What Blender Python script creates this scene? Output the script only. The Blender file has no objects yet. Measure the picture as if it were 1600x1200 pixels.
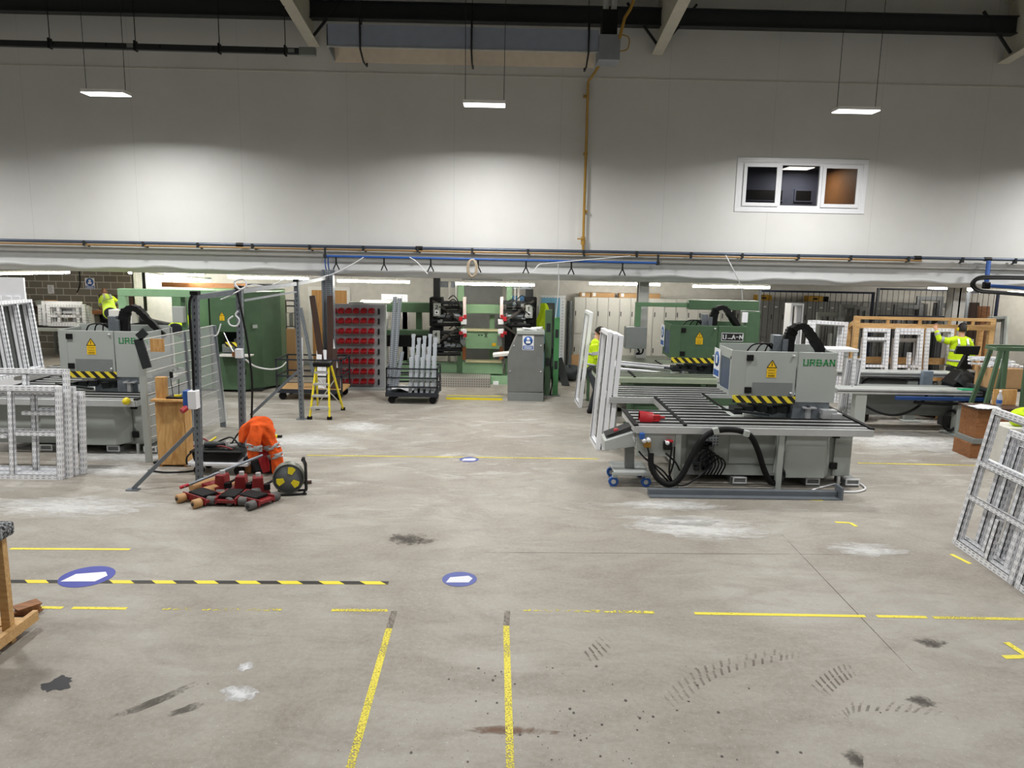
import bpy, bmesh, math, random
from mathutils import Vector as V, Matrix, Euler
random.seed(7)
sc = bpy.context.scene
C = sc.collection
PI = math.pi
R = math.radians
# ------------------------------------------------------------------ camera
CAM_H, F_PX, ROLL, PITCH, YAW = 3.3, 1165.0, R(1.1), R(9.6), R(.68)
fwd = V((math.sin(YAW)*math.cos(PITCH), math.cos(YAW)*math.cos(PITCH), -math.sin(PITCH)))
r0 = V((math.cos(YAW), -math.sin(YAW), 0)); u0 = r0.cross(fwd)
rt = math.cos(ROLL)*r0 + math.sin(ROLL)*u0
up = -math.sin(ROLL)*r0 + math.cos(ROLL)*u0
cd = bpy.data.cameras.new('camera'); cam = bpy.data.objects.new('camera', cd); C.objects.link(cam)
cam.matrix_world = Matrix(((rt.x, up.x, -fwd.x, 0), (rt.y, up.y, -fwd.y, 0), (rt.z, up.z, -fwd.z, CAM_H), (0, 0, 0, 1)))
cd.sensor_width = 36; cd.lens = 36*F_PX/1600; cd.clip_end = 200
sc.camera = cam
# surveying the photograph: floor / level / depth points in metres
def ray(px, py): return fwd + rt*((px-800)/F_PX) + up*((600-py)/F_PX)
def G(px, py, z=0.0):
    d = ray(px, py); t = (z-CAM_H)/d.z
    return V((d.x*t, d.y*t, z))
def at(px, py, Y):
    d = ray(px, py); t = Y/d.y
    return V((d.x*t, Y, CAM_H+d.z*t))
# ------------------------------------------------------------------ world, exposure
w = bpy.data.worlds.new('world'); sc.world = w; w.use_nodes = True
w.node_tree.nodes['Background'].inputs[0].default_value = (.6, .7, .8, 1)
w.node_tree.nodes['Background'].inputs[1].default_value = .05
sc.view_settings.view_transform = 'Standard'; sc.view_settings.look = 'None'
sc.view_settings.exposure = 0.0; sc.view_settings.gamma = 1.0
sc.view_settings.use_curve_mapping = False
try: sc.cycles.max_bounces = 8; sc.cycles.transparent_max_bounces = 16
except Exception: pass
HB_W, HB_WALL, HB_SPREAD = 300, 205, R(158)
FL_E = 58
YW = 17.5            # face of the tall white wall
# ------------------------------------------------------------------ materials
MATS = {}
def lin(c): return tuple((x/12.92 if x <= .04045 else ((x+.055)/1.055)**2.4) for x in [v/255 for v in c])
def mat(name, rgb, rough=.5, metal=0.0, var=.06, scale=6.0, bump=0.0, spec=.5, emit=0.0):
    """rgb are sRGB 0..255 paint colours, with a slight cloudy variation"""
    if name in MATS: return MATS[name]
    m = bpy.data.materials.new(name); m.use_nodes = True; MATS[name] = m
    nt = m.node_tree; b = nt.nodes['Principled BSDF']
    c = lin(rgb)
    b.inputs['Roughness'].default_value = rough; b.inputs['Metallic'].default_value = metal
    b.inputs['Specular IOR Level'].default_value = spec
    if emit:
        b.inputs['Emission Color'].default_value = (*c, 1); b.inputs['Emission Strength'].default_value = emit
    tc = nt.nodes.new('ShaderNodeTexCoord'); n = nt.nodes.new('ShaderNodeTexNoise')
    n.inputs['Scale'].default_value = scale; n.inputs['Detail'].default_value = 4
    nt.links.new(tc.outputs['Object'], n.inputs['Vector'])
    r = nt.nodes.new('ShaderNodeValToRGB')
    r.color_ramp.elements[0].position = .3; r.color_ramp.elements[1].position = .7
    r.color_ramp.elements[0].color = (*[x*(1-var) for x in c], 1)
    r.color_ramp.elements[1].color = (*[min(1, x*(1+var)) for x in c], 1)
    nt.links.new(n.outputs['Fac'], r.inputs[0]); nt.links.new(r.outputs[0], b.inputs['Base Color'])
    if bump:
        bp = nt.nodes.new('ShaderNodeBump'); bp.inputs['Strength'].default_value = bump; bp.inputs['Distance'].default_value = .02
        nt.links.new(n.outputs['Fac'], bp.inputs['Height']); nt.links.new(bp.outputs[0], b.inputs['Normal'])
    return m
class NT:
    """small node-tree writer"""
    def __init__(s, name):
        s.m = bpy.data.materials.new(name); s.m.use_nodes = True; s.t = s.m.node_tree; s.b = s.t.nodes['Principled BSDF']; MATS[name] = s.m
    def n(s, kind, **kw):
        x = s.t.nodes.new('ShaderNode'+kind)
        for k, v in kw.items(): setattr(x, k, v)
        return x
    def l(s, a, b): s.t.links.new(a, b)
    def tc(s, out='Object'): return s.n('TexCoord').outputs[out]
    def math(s, op, a, b=None, c=None, clamp=False):
        x = s.n('Math', operation=op); x.use_clamp = clamp
        for i, v in enumerate((a, b, c)):
            if v is None: continue
            if isinstance(v, (int, float)): x.inputs[i].default_value = v
            else: s.l(v, x.inputs[i])
        return x.outputs[0]
    def mix(s, f, a, b):
        x = s.n('Mix', data_type='RGBA')
        for i, v in ((0, f), (6, a), (7, b)):
            if isinstance(v, (int, float)): x.inputs[i].default_value = v
            elif isinstance(v, tuple): x.inputs[i].default_value = (*v, 1)
            else: s.l(v, x.inputs[i])
        return x.outputs[2]
    def noise(s, vec, scale, detail=4, rough=.5, dist=0):
        x = s.n('TexNoise'); x.inputs['Scale'].default_value = scale; x.inputs['Detail'].default_value = detail
        x.inputs['Roughness'].default_value = rough; x.inputs['Distortion'].default_value = dist
        s.l(vec, x.inputs['Vector']); return x.outputs['Fac']
    def ramp(s, f, a, b):
        x = s.n('MapRange'); x.inputs[1].default_value = a; x.inputs[2].default_value = b
        s.l(f, x.inputs[0]); return x.outputs[0]
    def xyz(s, vec):
        x = s.n('SeparateXYZ'); s.l(vec, x.inputs[0]); return x.outputs
def concrete():
    k = NT('concrete_floor'); p = k.tc()
    mp = k.n('Mapping'); mp.inputs['Scale'].default_value = (.5, 1.3, 1); k.l(p, mp.inputs[0])
    big = k.noise(p, .45, 8, .7, .9); mid = k.noise(mp.outputs[0], 2.2, 6, .65, .6); fine = k.noise(p, 22, 6, .7)
    spk = k.noise(p, 60, 2, .5)
    c = k.mix(k.ramp(big, .35, .65), lin((126, 118, 107)), lin((156, 152, 143)))
    c = k.mix(k.math('MULTIPLY', k.ramp(mid, .45, .72), .7), c, lin((114, 105, 95)))
    c = k.mix(k.math('MULTIPLY', k.ramp(fine, .35, .7), .35), c, lin((172, 168, 160)))
    c = k.mix(k.math('MULTIPLY', k.ramp(spk, .66, .72), .5), c, lin((205, 203, 198)))
    c = k.mix(k.math('MULTIPLY', k.ramp(k.noise(p, 38, 2), .70, .74), .55), c, lin((88, 82, 75)))
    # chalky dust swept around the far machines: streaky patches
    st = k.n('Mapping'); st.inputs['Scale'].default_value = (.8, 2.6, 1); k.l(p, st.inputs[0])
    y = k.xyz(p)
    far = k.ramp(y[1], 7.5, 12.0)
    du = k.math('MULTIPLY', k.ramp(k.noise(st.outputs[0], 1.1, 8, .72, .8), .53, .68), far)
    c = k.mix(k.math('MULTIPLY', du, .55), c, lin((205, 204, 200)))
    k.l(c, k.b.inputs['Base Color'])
    rg = k.math('MULTIPLY_ADD', mid, .2, .42); k.l(rg, k.b.inputs['Roughness'])
    bp = k.n('Bump'); bp.inputs['Strength'].default_value = .08; bp.inputs['Distance'].default_value = .01
    k.l(fine, bp.inputs['Height']); k.l(bp.outputs[0], k.b.inputs['Normal'])
    return k.m
def blockwork():
    k = NT('concrete_blockwork'); x = k.xyz(k.tc())
    cb = k.n('CombineXYZ'); k.l(x[0], cb.inputs[0]); k.l(x[2], cb.inputs[1])
    br = k.n('TexBrick'); k.l(cb.outputs[0], br.inputs[0])
    br.inputs['Color1'].default_value = (*lin((122, 116, 104)), 1); br.inputs['Color2'].default_value = (*lin((104, 98, 88)), 1)
    br.inputs['Mortar'].default_value = (*lin((182, 178, 168)), 1); br.inputs['Scale'].default_value = 1
    br.inputs['Mortar Size'].default_value = .012; br.inputs['Brick Width'].default_value = .45; br.inputs['Row Height'].default_value = .225
    k.l(br.outputs[0], k.b.inputs['Base Color']); k.b.inputs['Roughness'].default_value = .9
    return k.m
def film():
    """white plastic profile wrapped in film printed with rows of grey dashes; u runs along the bar in metres"""
    k = NT('printed_film'); u = k.xyz(k.tc('UV'))
    ph = k.math('FRACT', k.math('DIVIDE', u[0], .085))
    row = k.math('LESS_THAN', ph, .55)
    v = k.math('ABSOLUTE', u[1]); band = k.math('MULTIPLY', k.math('GREATER_THAN', v, .009), k.math('LESS_THAN', v, .023))
    ph2 = k.math('FRACT', k.math('MULTIPLY', u[1], 0))
    n = k.noise(k.tc('Object'), 7, 3)
    f = k.math('MULTIPLY', k.math('MULTIPLY', row, band), k.math('MULTIPLY_ADD', k.ramp(n, .4, .6), .35, .55))
    k.l(k.mix(f, lin((238, 239, 242)), lin((134, 138, 146))), k.b.inputs['Base Color'])
    k.b.inputs['Roughness'].default_value = .35
    return k.m
def hazard(name='hazard_tape', pitch=.16):
    k = NT(name); u = k.xyz(k.tc('UV'))
    s = k.math('FRACT', k.math('DIVIDE', k.math('MULTIPLY_ADD', u[1], 1.0, u[0]), pitch))
    k.l(k.mix(k.math('LESS_THAN', s, .5), lin((30, 28, 27)), lin((228, 208, 52))), k.b.inputs['Base Color'])
    k.b.inputs['Roughness'].default_value = .5
    return k.m
def worn(name, rgb, wear=.5, scale=14, tread=False):
    """tape or paint worn through to the floor in places"""
    k = NT(name); p = k.tc('Object')
    n = k.noise(p, scale, 6, .7); n2 = k.noise(p, 1.3, 2)
    a = k.ramp(k.math('MULTIPLY_ADD', n2, .55, n), wear+.22, wear+.30)
    tr = k.n('BsdfTransparent'); mx = k.n('MixShader')
    k.b.inputs['Base Color'].default_value = (*lin(rgb), 1); k.b.inputs['Roughness'].default_value = .6
    k.l(a, mx.inputs[0]); k.l(tr.outputs[0], mx.inputs[1]); k.l(k.b.outputs[0], mx.inputs[2])
    k.l(mx.outputs[0], k.t.nodes['Material Output'].inputs[0])
    return k.m
def soft(name, rgb, amount=.6, scale=14, stretch=(1, 1, 1)):
    """dust or stain that thins out towards its ragged rim"""
    k = NT(name); g = k.tc('Generated'); x = k.xyz(g)
    dx = k.math('MULTIPLY_ADD', x[0], 2, -1); dy = k.math('MULTIPLY_ADD', x[1], 2, -1)
    d = k.math('SQRT', k.math('ADD', k.math('MULTIPLY', dx, dx), k.math('MULTIPLY', dy, dy)))
    mp = k.n('Mapping'); mp.inputs['Scale'].default_value = stretch; k.l(k.tc(), mp.inputs[0])
    n = k.noise(mp.outputs[0], scale, 8, .7, .8); n2 = k.noise(mp.outputs[0], scale*.22, 3)
    a = k.math('MULTIPLY', k.ramp(k.math('SUBTRACT', k.math('MULTIPLY_ADD', n2, .5, n), k.math('MULTIPLY', d, .45)), .36, .70), amount)
    tr = k.n('BsdfTransparent'); mx = k.n('MixShader')
    k.b.inputs['Base Color'].default_value = (*lin(rgb), 1); k.b.inputs['Roughness'].default_value = .8
    k.l(a, mx.inputs[0]); k.l(tr.outputs[0], mx.inputs[1]); k.l(k.b.outputs[0], mx.inputs[2])
    k.l(mx.outputs[0], k.t.nodes['Material Output'].inputs[0])
    return k.m
def wood(name, a, b, scale=3.0, along=(1, 8, 8), rough=.6):
    k = NT(name); mp = k.n('Mapping'); mp.inputs['Scale'].default_value = along; k.l(k.tc(), mp.inputs[0])
    n = k.noise(mp.outputs[0], scale, 5, .6, 1.6)
    k.l(k.mix(k.ramp(n, .35, .65), lin(a), lin(b)), k.b.inputs['Base Color']); k.b.inputs['Roughness'].default_value = rough
    return k.m
def glassy(name, rgb, alpha=.25, rough=.08):
    """thin clear sheet: part see-through, part glossy surface"""
    k = NT(name); tr = k.n('BsdfTransparent'); mx = k.n('MixShader'); mx.inputs[0].default_value = alpha
    k.b.inputs['Base Color'].default_value = (*lin(rgb), 1); k.b.inputs['Roughness'].default_value = rough
    k.l(tr.outputs[0], mx.inputs[1]); k.l(k.b.outputs[0], mx.inputs[2])
    k.l(mx.outputs[0], k.t.nodes['Material Output'].inputs[0])
    return k.m
def perforated(name, rgb, hole, pitch=.05, r=.28):
    k = NT(name); u = k.xyz(k.tc('UV'))
    fx = k.math('SUBTRACT', k.math('FRACT', k.math('DIVIDE', u[0], pitch)), .5); fy = k.math('SUBTRACT', k.math('FRACT', k.math('DIVIDE', u[1], pitch)), .5)
    d = k.math('SQRT', k.math('ADD', k.math('MULTIPLY', fx, fx), k.math('MULTIPLY', fy, fy)))
    k.l(k.mix(k.math('LESS_THAN', d, r), lin(rgb), lin(hole)), k.b.inputs['Base Color'])
    k.b.inputs['Roughness'].default_value = .45; k.b.inputs['Metallic'].default_value = .3
    return k.m
def slotted(name, rgb):
    k = NT(name); u = k.xyz(k.tc('UV'))
    f = k.math('MULTIPLY', k.math('LESS_THAN', k.math('FRACT', k.math('DIVIDE', u[0], .09)), .42), k.math('LESS_THAN', k.math('ABSOLUTE', u[1]), .009))
    k.l(k.mix(f, lin(rgb), lin((44, 48, 52))), k.b.inputs['Base Color']); k.b.inputs['Roughness'].default_value = .45; k.b.inputs['Metallic'].default_value = .35
    return k.m
def wallpaint():
    k = NT('white_wall_panel'); p = k.tc(); x = k.xyz(p)
    n = k.noise(p, .8, 4, .6)
    c = k.mix(k.ramp(n, .3, .7), lin((206, 206, 202)), lin((214, 214, 211)))
    # vertical joints of the cladding every 2.4 m
    j = k.math('LESS_THAN', k.math('ABSOLUTE', k.math('SUBTRACT', k.math('FRACT', k.math('DIVIDE', x[0], 2.4)), .5)), .0022)
    k.l(k.mix(k.math('MULTIPLY', j, .35), c, lin((160, 160, 157))), k.b.inputs['Base Color']); k.b.inputs['Roughness'].default_value = .55
    return k.m
def hivis(name, rgb, bands=()):
    """fabric with a soft weave bump"""
    k = NT(name); n = k.noise(k.tc(), 9, 4, .6); k.l(k.mix(k.ramp(n, .3, .7), tuple(x*.82 for x in lin(rgb)), lin(rgb)), k.b.inputs['Base Color'])
    k.b.inputs['Roughness'].default_value = .85
    bp = k.n('Bump'); bp.inputs['Strength'].default_value = .5; bp.inputs['Distance'].default_value = .03
    k.l(n, bp.inputs['Height']); k.l(bp.outputs[0], k.b.inputs['Normal'])
    return k.m
M_CONC = concrete(); M_BLOCK = blockwork(); M_FILM = film(); M_HAZ = hazard(); M_WALL = wallpaint()
M_WHITE = mat('white_paint', (222, 222, 218), .5); M_OFF = mat('off_white', (205, 203, 196), .6)
M_PVC = mat('white_plastic', (228, 229, 232), .3, var=.02)
M_ROOF = mat('roof_liner', (188, 188, 182), .7); M_STEEL = mat('rafter_paint', (190, 186, 172), .6)
M_DARK = mat('dark_steel', (38, 41, 43), .5, spec=.35); M_BLACK = mat('black_plastic', (12, 12, 13), .5, spec=.3); M_RUB = mat('black_rubber', (9, 9, 10), .65, spec=.25)
M_GASK = mat('black_gasket', (14, 14, 16), .6)
M_MG = mat('machine_grey', (162, 167, 162), .42, var=.03, scale=2); M_MG2 = mat('machine_grey_dark', (120, 124, 122), .45, var=.04)
M_ALU = mat('aluminium', (196, 198, 198), .36, .45, var=.05); M_GALV = mat('galvanised_steel', (128, 134, 140), .42, .6, var=.12, scale=25)
M_POST = mat('fence_post_grey', (112, 118, 124), .45, .35, var=.06)
M_LG = mat('light_green_paint', (132, 168, 130), .45, var=.05); M_DG = mat('dark_green_paint', (70, 96, 70), .45, var=.06); M_MGREEN = mat('mid_green_paint', (92, 124, 92), .45, var=.06)
M_RED = mat('red_plastic', (164, 26, 34), .4); M_DRED = mat('dark_red_paint', (120, 26, 28), .5, var=.2, scale=20)
M_YEL = mat('yellow_plastic', (226, 206, 30), .45); M_BLUE = mat('blue_paint', (38, 86, 160), .45); M_LBLUE = mat('pale_blue', (90, 150, 205), .5)
M_GAS = mat('gas_pipe_yellow', (164, 126, 46), .5); M_CARD = mat('cardboard', (176, 140, 98), .8)
M_PLY = wood('plywood', (206, 164, 104), (176, 128, 70), 2.2, (6, 6, 1.2)); M_PINE = wood('pine_timber', (208, 170, 116), (180, 138, 86), 3, (1, 9, 9))
M_OAK = wood('brown_board', (150, 100, 58), (120, 76, 42), 2.6, (1, 6, 6)); M_DOOR = wood('door_veneer', (186, 142, 82), (166, 120, 64), 1.6, (5, 5, .8))
M_BRN = mat('brown_profile', (62, 44, 36), .4)
M_HV = hivis('hi_vis_yellow', (205, 238, 20)); M_OR = hivis('hi_vis_orange', (244, 96, 24)); M_REFL = mat('reflective_tape', (168, 172, 172), .4, .2)
M_NAVY = mat('navy_cloth', (26, 28, 36), .85); M_SKIN = mat('skin', (206, 156, 128), .55); M_HAIR = mat('dark_hair', (34, 26, 22), .7)
M_SIGNB = mat('sign_blue', (32, 84, 156), .45, var=.02); M_SIGNY = mat('sign_yellow', (236, 190, 20), .45, var=.02); M_INKB = mat('black_ink', (16, 16, 16), .6); M_LOGO = mat('logo_green', (36, 140, 72), .45)
M_LOCK = mat('locker_grey', (196, 196, 190), .5, var=.02); M_PEG = perforated('tool_panel_grey', (150, 152, 154), (138, 140, 143), .04, .25)
M_TREAD = perforated('tread_plate', (170, 166, 158), (120, 116, 110), .06, .3); M_SLOT = perforated('slotted_galvanised', (150, 156, 162), (70, 76, 82), .045, .3)
M_SPOST = slotted('slotted_post', (112, 118, 124))
M_GLASS = glassy('window_glass', (24, 30, 36), .12, .03); M_PERSPEX = glassy('scuffed_perspex', (188, 192, 192), .30, .35); M_BLUEGL = glassy('blue_perspex', (80, 92, 120), .75, .2)
def tube_mat(name, e, rgb=(255, 250, 240)):
    k = NT(name); k.b.inputs['Emission Color'].default_value = (*lin(rgb), 1); k.b.inputs['Emission Strength'].default_value = e
    k.b.inputs['Base Color'].default_value = (.8, .8, .8, 1)
    return k.m
M_TUBE = tube_mat('lit_tube', FL_E); M_LED = tube_mat('lit_diffuser', 6, (255, 253, 248)); M_OFFICE = tube_mat('office_light', 3, (255, 244, 225))
# ------------------------------------------------------------------ mesh builder
class MB:
    """collects boxes, bars, tubes and plates into one mesh; o = origin taken off every world point"""
    def __init__(s, o=(0, 0, 0)): s.v = []; s.f = []; s.uv = []; s.sm = []; s.mi = []; s.o = V(o); s.cur = 0
    def add(s, vs, fs, uvs=None, smooth=False):
        k = len(s.v); s.v += [V(p)-s.o for p in vs]
        for i, f in enumerate(fs):
            s.f.append([k+j for j in f]); s.uv.append(uvs[i] if uvs else [(0, 0)]*len(f)); s.sm.append(smooth); s.mi.append(s.cur)
        return s
    def box(s, c, d, m=None):
        """centre, size, optional 3x3/Euler rotation about the centre"""
        h = [x/2 for x in d]; L = d.index(max(d)) if isinstance(d, (list, tuple)) else 0
        q = [V((sx*h[0], sy*h[1], sz*h[2])) for sx in (-1, 1) for sy in (-1, 1) for sz in (-1, 1)]
        fs = [(0, 1, 3, 2), (4, 6, 7, 5), (0, 4, 5, 1), (2, 3, 7, 6), (0, 2, 6, 4), (1, 5, 7, 3)]; na = [0, 0, 1, 1, 2, 2]
        uvs = []
        for f, a in zip(fs, na):
            ax = [i for i in range(3) if i != a]
            if ax[1] == L: ax = ax[::-1]
            uvs.append([(q[i][ax[0]], q[i][ax[1]]) for i in f])
        if m is not None:
            mm = m if isinstance(m, Matrix) else Euler(m).to_matrix()
            q = [mm @ p for p in q]
        return s.add([V(c)+p for p in q], fs, uvs)
    def span(s, a, b):
        """axis-aligned box between two corners"""
        a, b = V(a), V(b)
        return s.box((a+b)/2, [max(1e-4, abs(b[i]-a[i])) for i in range(3)])
    def bar(s, a, b, w, h, upv=(0, 0, 1)):
        """rectangular bar from a to b; w across, h along the up side"""
        a, b = V(a), V(b); d = b-a; x = d.normalized(); u = V(upv)
        if abs(x.dot(u)) > .98: u = V((0, 1, 0))
        y = u.cross(x).normalized(); z = x.cross(y)
        return s.box((a+b)/2, [d.length, w, h], Matrix((x, y, z)).transposed())
    def tube(s, pts, r, n=8, caps=True, closed=False):
        pts = [V(p) for p in pts]; rr = r if isinstance(r, (list, tuple)) else [r]*len(pts)
        vs = []; prev = None; N = len(pts)
        for i, p in enumerate(pts):
            t = (pts[(i+1) % N]-pts[i-1]) if closed else (pts[min(i+1, N-1)]-pts[max(i-1, 0)])
            if t.length < 1e-9: t = V((0, 0, 1))
            t.normalize()
            if prev is None:
                a = V((0, 0, 1)) if abs(t.z) < .9 else V((1, 0, 0)); prev = (a-t*a.dot(t)).normalized()
            else:
                q = prev-t*prev.dot(t)
                prev = q.normalized() if q.length > 1e-6 else t.orthogonal().normalized()
            bb = t.cross(prev)
            for k in range(n):
                g = 2*PI*k/n; vs.append(p+(prev*math.cos(g)+bb*math.sin(g))*rr[i])
        fs = []; M = N if closed else N-1
        for i in range(M):
            for k in range(n): fs.append((i*n+k, i*n+(k+1) % n, ((i+1) % N)*n+(k+1) % n, ((i+1) % N)*n+k))
        s.add(vs, fs, smooth=True)
        if caps and not closed:
            s.add(vs[:n], [tuple(range(n))[::-1]]); s.add(vs[-n:], [tuple(range(n))])
        return s
    def cyl(s, a, b, r, n=16, r2=None): return s.tube([a, b], [r, r if r2 is None else r2], n)
    def prism(s, poly, axis, a, b):
        """extrude a 2-D outline along an axis (0 x, 1 y, 2 z) from a to b"""
        def P(q, h):
            l = list(q); l.insert(axis, h); return V(l)
        n = len(poly); vs = [P(q, a) for q in poly]+[P(q, b) for q in poly]
        fs = [tuple(range(n))[::-1], tuple(range(n, 2*n))]
        uv = [[poly[i] for i in fs[0]], [poly[i-n] for i in fs[1]]]
        for i in range(n):
            j = (i+1) % n; fs.append((i, j, n+j, n+i)); L = (V(poly[j])-V(poly[i])).length
            uv.append([(0, 0), (L, 0), (L, b-a), (0, b-a)])
        return s.add(vs, fs, uv)
    def sheet(s, pts, uv=None): return s.add(pts, [tuple(range(len(pts)))], [uv] if uv else None)
    def lathe(s, prof, c=(0, 0, 0), n=20, axis=2):
        vs = []
        for r, z in prof:
            for k in range(n):
                g = 2*PI*k/n; q = [r*math.cos(g), r*math.sin(g)]; q.insert(axis, z); vs.append(V(c)+V(q))
        fs = [(i*n+k, i*n+(k+1) % n, (i+1)*n+(k+1) % n, (i+1)*n+k) for i in range(len(prof)-1) for k in range(n)]
        return s.add(vs, fs, smooth=True)
    def grid(s, fn, nu, nv, smooth=True):
        vs = [fn(i/nu, j/nv) for i in range(nu+1) for j in range(nv+1)]
        fs = [(i*(nv+1)+j, (i+1)*(nv+1)+j, (i+1)*(nv+1)+j+1, i*(nv+1)+j+1) for i in range(nu) for j in range(nv)]
        uv = [[((f[k]//(nv+1))/nu, (f[k] % (nv+1))/nv) for k in range(4)] for f in fs]
        return s.add(vs, fs, uv, smooth)
    def mesh(s, name, mats):
        me = bpy.data.meshes.new(name); me.from_pydata([tuple(p) for p in s.v], [], s.f)
        ul = me.uv_layers.new(name='UVMap'); k = 0
        for i, poly in enumerate(me.polygons):
            poly.use_smooth = s.sm[i]; poly.material_index = s.mi[i]
            for j in range(len(s.f[i])): ul.data[k].uv = s.uv[i][j]; k += 1
        for m in (mats if isinstance(mats, (list, tuple)) else [mats]): me.materials.append(m)
        bm = bmesh.new(); bm.from_mesh(me); bmesh.ops.recalc_face_normals(bm, faces=bm.faces); bm.to_mesh(me); bm.free()
        return me
def link(o): C.objects.link(o); return o
def thing(name, label, cat, loc=(0, 0, 0), rot=(0, 0, 0), group=None):
    """an Empty at the thing's base that parents its parts"""
    o = link(bpy.data.objects.new(name, None)); o.empty_display_size = .1
    o.location = loc; o.rotation_euler = rot; tag(o, label, cat, group); return o
def tag(o, label, cat, group=None):
    o['label'] = label; o['category'] = cat
    if group: o['group'] = group
    return o
def part(name, mb, m, parent, bev=0, label=None):
    o = link(bpy.data.objects.new(name, mb.mesh(name, m))); o.parent = parent
    if label: o['label'] = label
    if bev: bevel(o, bev)
    return o
def bevel(o, w):
    b = o.modifiers.new('bevel', 'BEVEL'); b.width = w; b.segments = 2; b.limit_method = 'ANGLE'; b.angle_limit = R(40)
def solo(name, mb, m, label, cat, loc=(0, 0, 0), rot=(0, 0, 0), group=None, bev=0):
    o = link(bpy.data.objects.new(name, mb.mesh(name, m))); o.location = loc; o.rotation_euler = rot
    if bev: bevel(o, bev)
    return tag(o, label, cat, group)
def struct(name, mb, m, parent=None, bev=0):
    o = link(bpy.data.objects.new(name, mb.mesh(name, m)))
    if parent: o.parent = parent
    else: o['kind'] = 'structure'
    if bev: bevel(o, bev)
    return o
def clone(root, loc=None, rot=None, label=None):
    """a copy of a thing with copies of its parts and sub-parts"""
    def rec(o, par):
        c = o.copy(); C.objects.link(c)
        if par: c.parent = par
        for ch in [x for x in list(o.children)]: rec(ch, c)
        return c
    r = rec(root, None)
    if loc is not None: r.location = loc
    if rot is not None: r.rotation_euler = rot
    if label: r['label'] = label
    return r
def smooth_path(pts, n=6):
    """Catmull-Rom through the points"""
    pts = [V(p) for p in pts]; out = []
    for i in range(len(pts)-1):
        a = pts[max(i-1, 0)]; b = pts[i]; c = pts[i+1]; d = pts[min(i+2, len(pts)-1)]
        for k in range(n):
            t = k/n
            out.append(.5*((2*b)+(c-a)*t+(2*a-5*b+4*c-d)*t*t+(3*b-a-3*c+d)*t*t*t))
    return out+[pts[-1]]
# ------------------------------------------------------------------ the building
XL, XR, YB, YF = -18.5, 18.5, 22.3, -6.0
def roof_z(y): return 9.12+(17.4-y)*.139
b = MB(); b.span((XL, YF, -.12), (XR, 25.4, 0)); struct('floor', b, M_CONC)
# tall white wall over the low bay, with an opening for the office window
W0, W1 = at(1157, 249, YW), at(1343, 331, YW)
wx0, wx1, wz1, wz0 = W0.x+.03, at(1346, 300, YW).x, W0.z-.02, W1.z+.02
b = MB()
for a, c in (((XL, 3.25), (wx0, 9.2)), ((wx1, 3.25), (XR, 9.2)), ((wx0, 3.25), (wx1, wz0)), ((wx0, wz1), (wx1, 9.2))):
    b.span((a[0], YW, a[1]), (c[0], YW+.1, c[1]))
struct('wall_back', b, M_WALL)
b = MB(); b.span((XL, YW-.012, 7.27), (XR, YW, 7.30)); struct('trim_1', b, M_OFF)
# recessed beam under the wall, wrapped in loose white sheet
def bulk(u, v):
    x = XL+(XR-XL)*u
    wv = .035*math.sin(x*2.1+.6*math.sin(x*.9))+.02*math.sin(x*5.3)
    prof = [(YW+.09, 3.27), (YW+.09, 3.08), (YW+.085, 2.98), (YW+.075, 2.92), (YW+.16, 2.85), (YW+.2, 2.80), (YW+.3, 2.80)]
    k = v*6; i = min(5, int(k)); t = k-i
    y = prof[i][0]*(1-t)+prof[i+1][0]*t; z = prof[i][1]*(1-t)+prof[i+1][1]*t
    if 1.5 < k < 4.6: z += wv*(1-abs(k-3)/1.7)
    return V((x, y, z))
b = MB(); b.grid(bulk, 260, 12); struct('trim_2', b, mat('beam_wrap', (196, 198, 198), .4, var=.02))
b = MB(); b.span((XL, YW+.28, 2.80), (XR, 25.4, 2.95)); struct('ceiling_low_bay', b, M_OFF)
b = MB(); b.span((-11.0, YB, 0), (XR, YB+.1, 2.8)); struct('wall_rear', b, M_OFF)
b = MB(); b.span((XL, 25, 0), (-10.9, 25.2, 2.8)); struct('wall_block', b, M_BLOCK)
b = MB(); b.span((-11.0, YB, 0), (-10.9, 25, 2.8)); struct('wall_partition', b, M_OFF)
b = MB(); b.span((XL-.1, YF, 0), (XL, 25.4, 12.8)); struct('wall_left', b, mat('dark_cladding', (92, 96, 100), .7))
b = MB(); b.span((XR, YF, 0), (XR+.1, 25.4, 12.8)); struct('wall_right', b, MATS['dark_cladding'])
b = MB(); b.span((XL, YF-.1, 0), (XR, YF, 12.8)); struct('wall_front', b, MATS['dark_cladding'])
# sloping roof liner: trapezoid ribs along the slope
def rooff(u, v):
    x = XL+(XR-XL)*u; y = YF+(17.7-YF)*v
    return V((x, y, roof_z(y)+(.03 if int(u*148) % 4 == 0 else 0)))
b = MB(); b.grid(rooff, 148, 2, False); struct('ceiling', b, M_ROOF)
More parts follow.
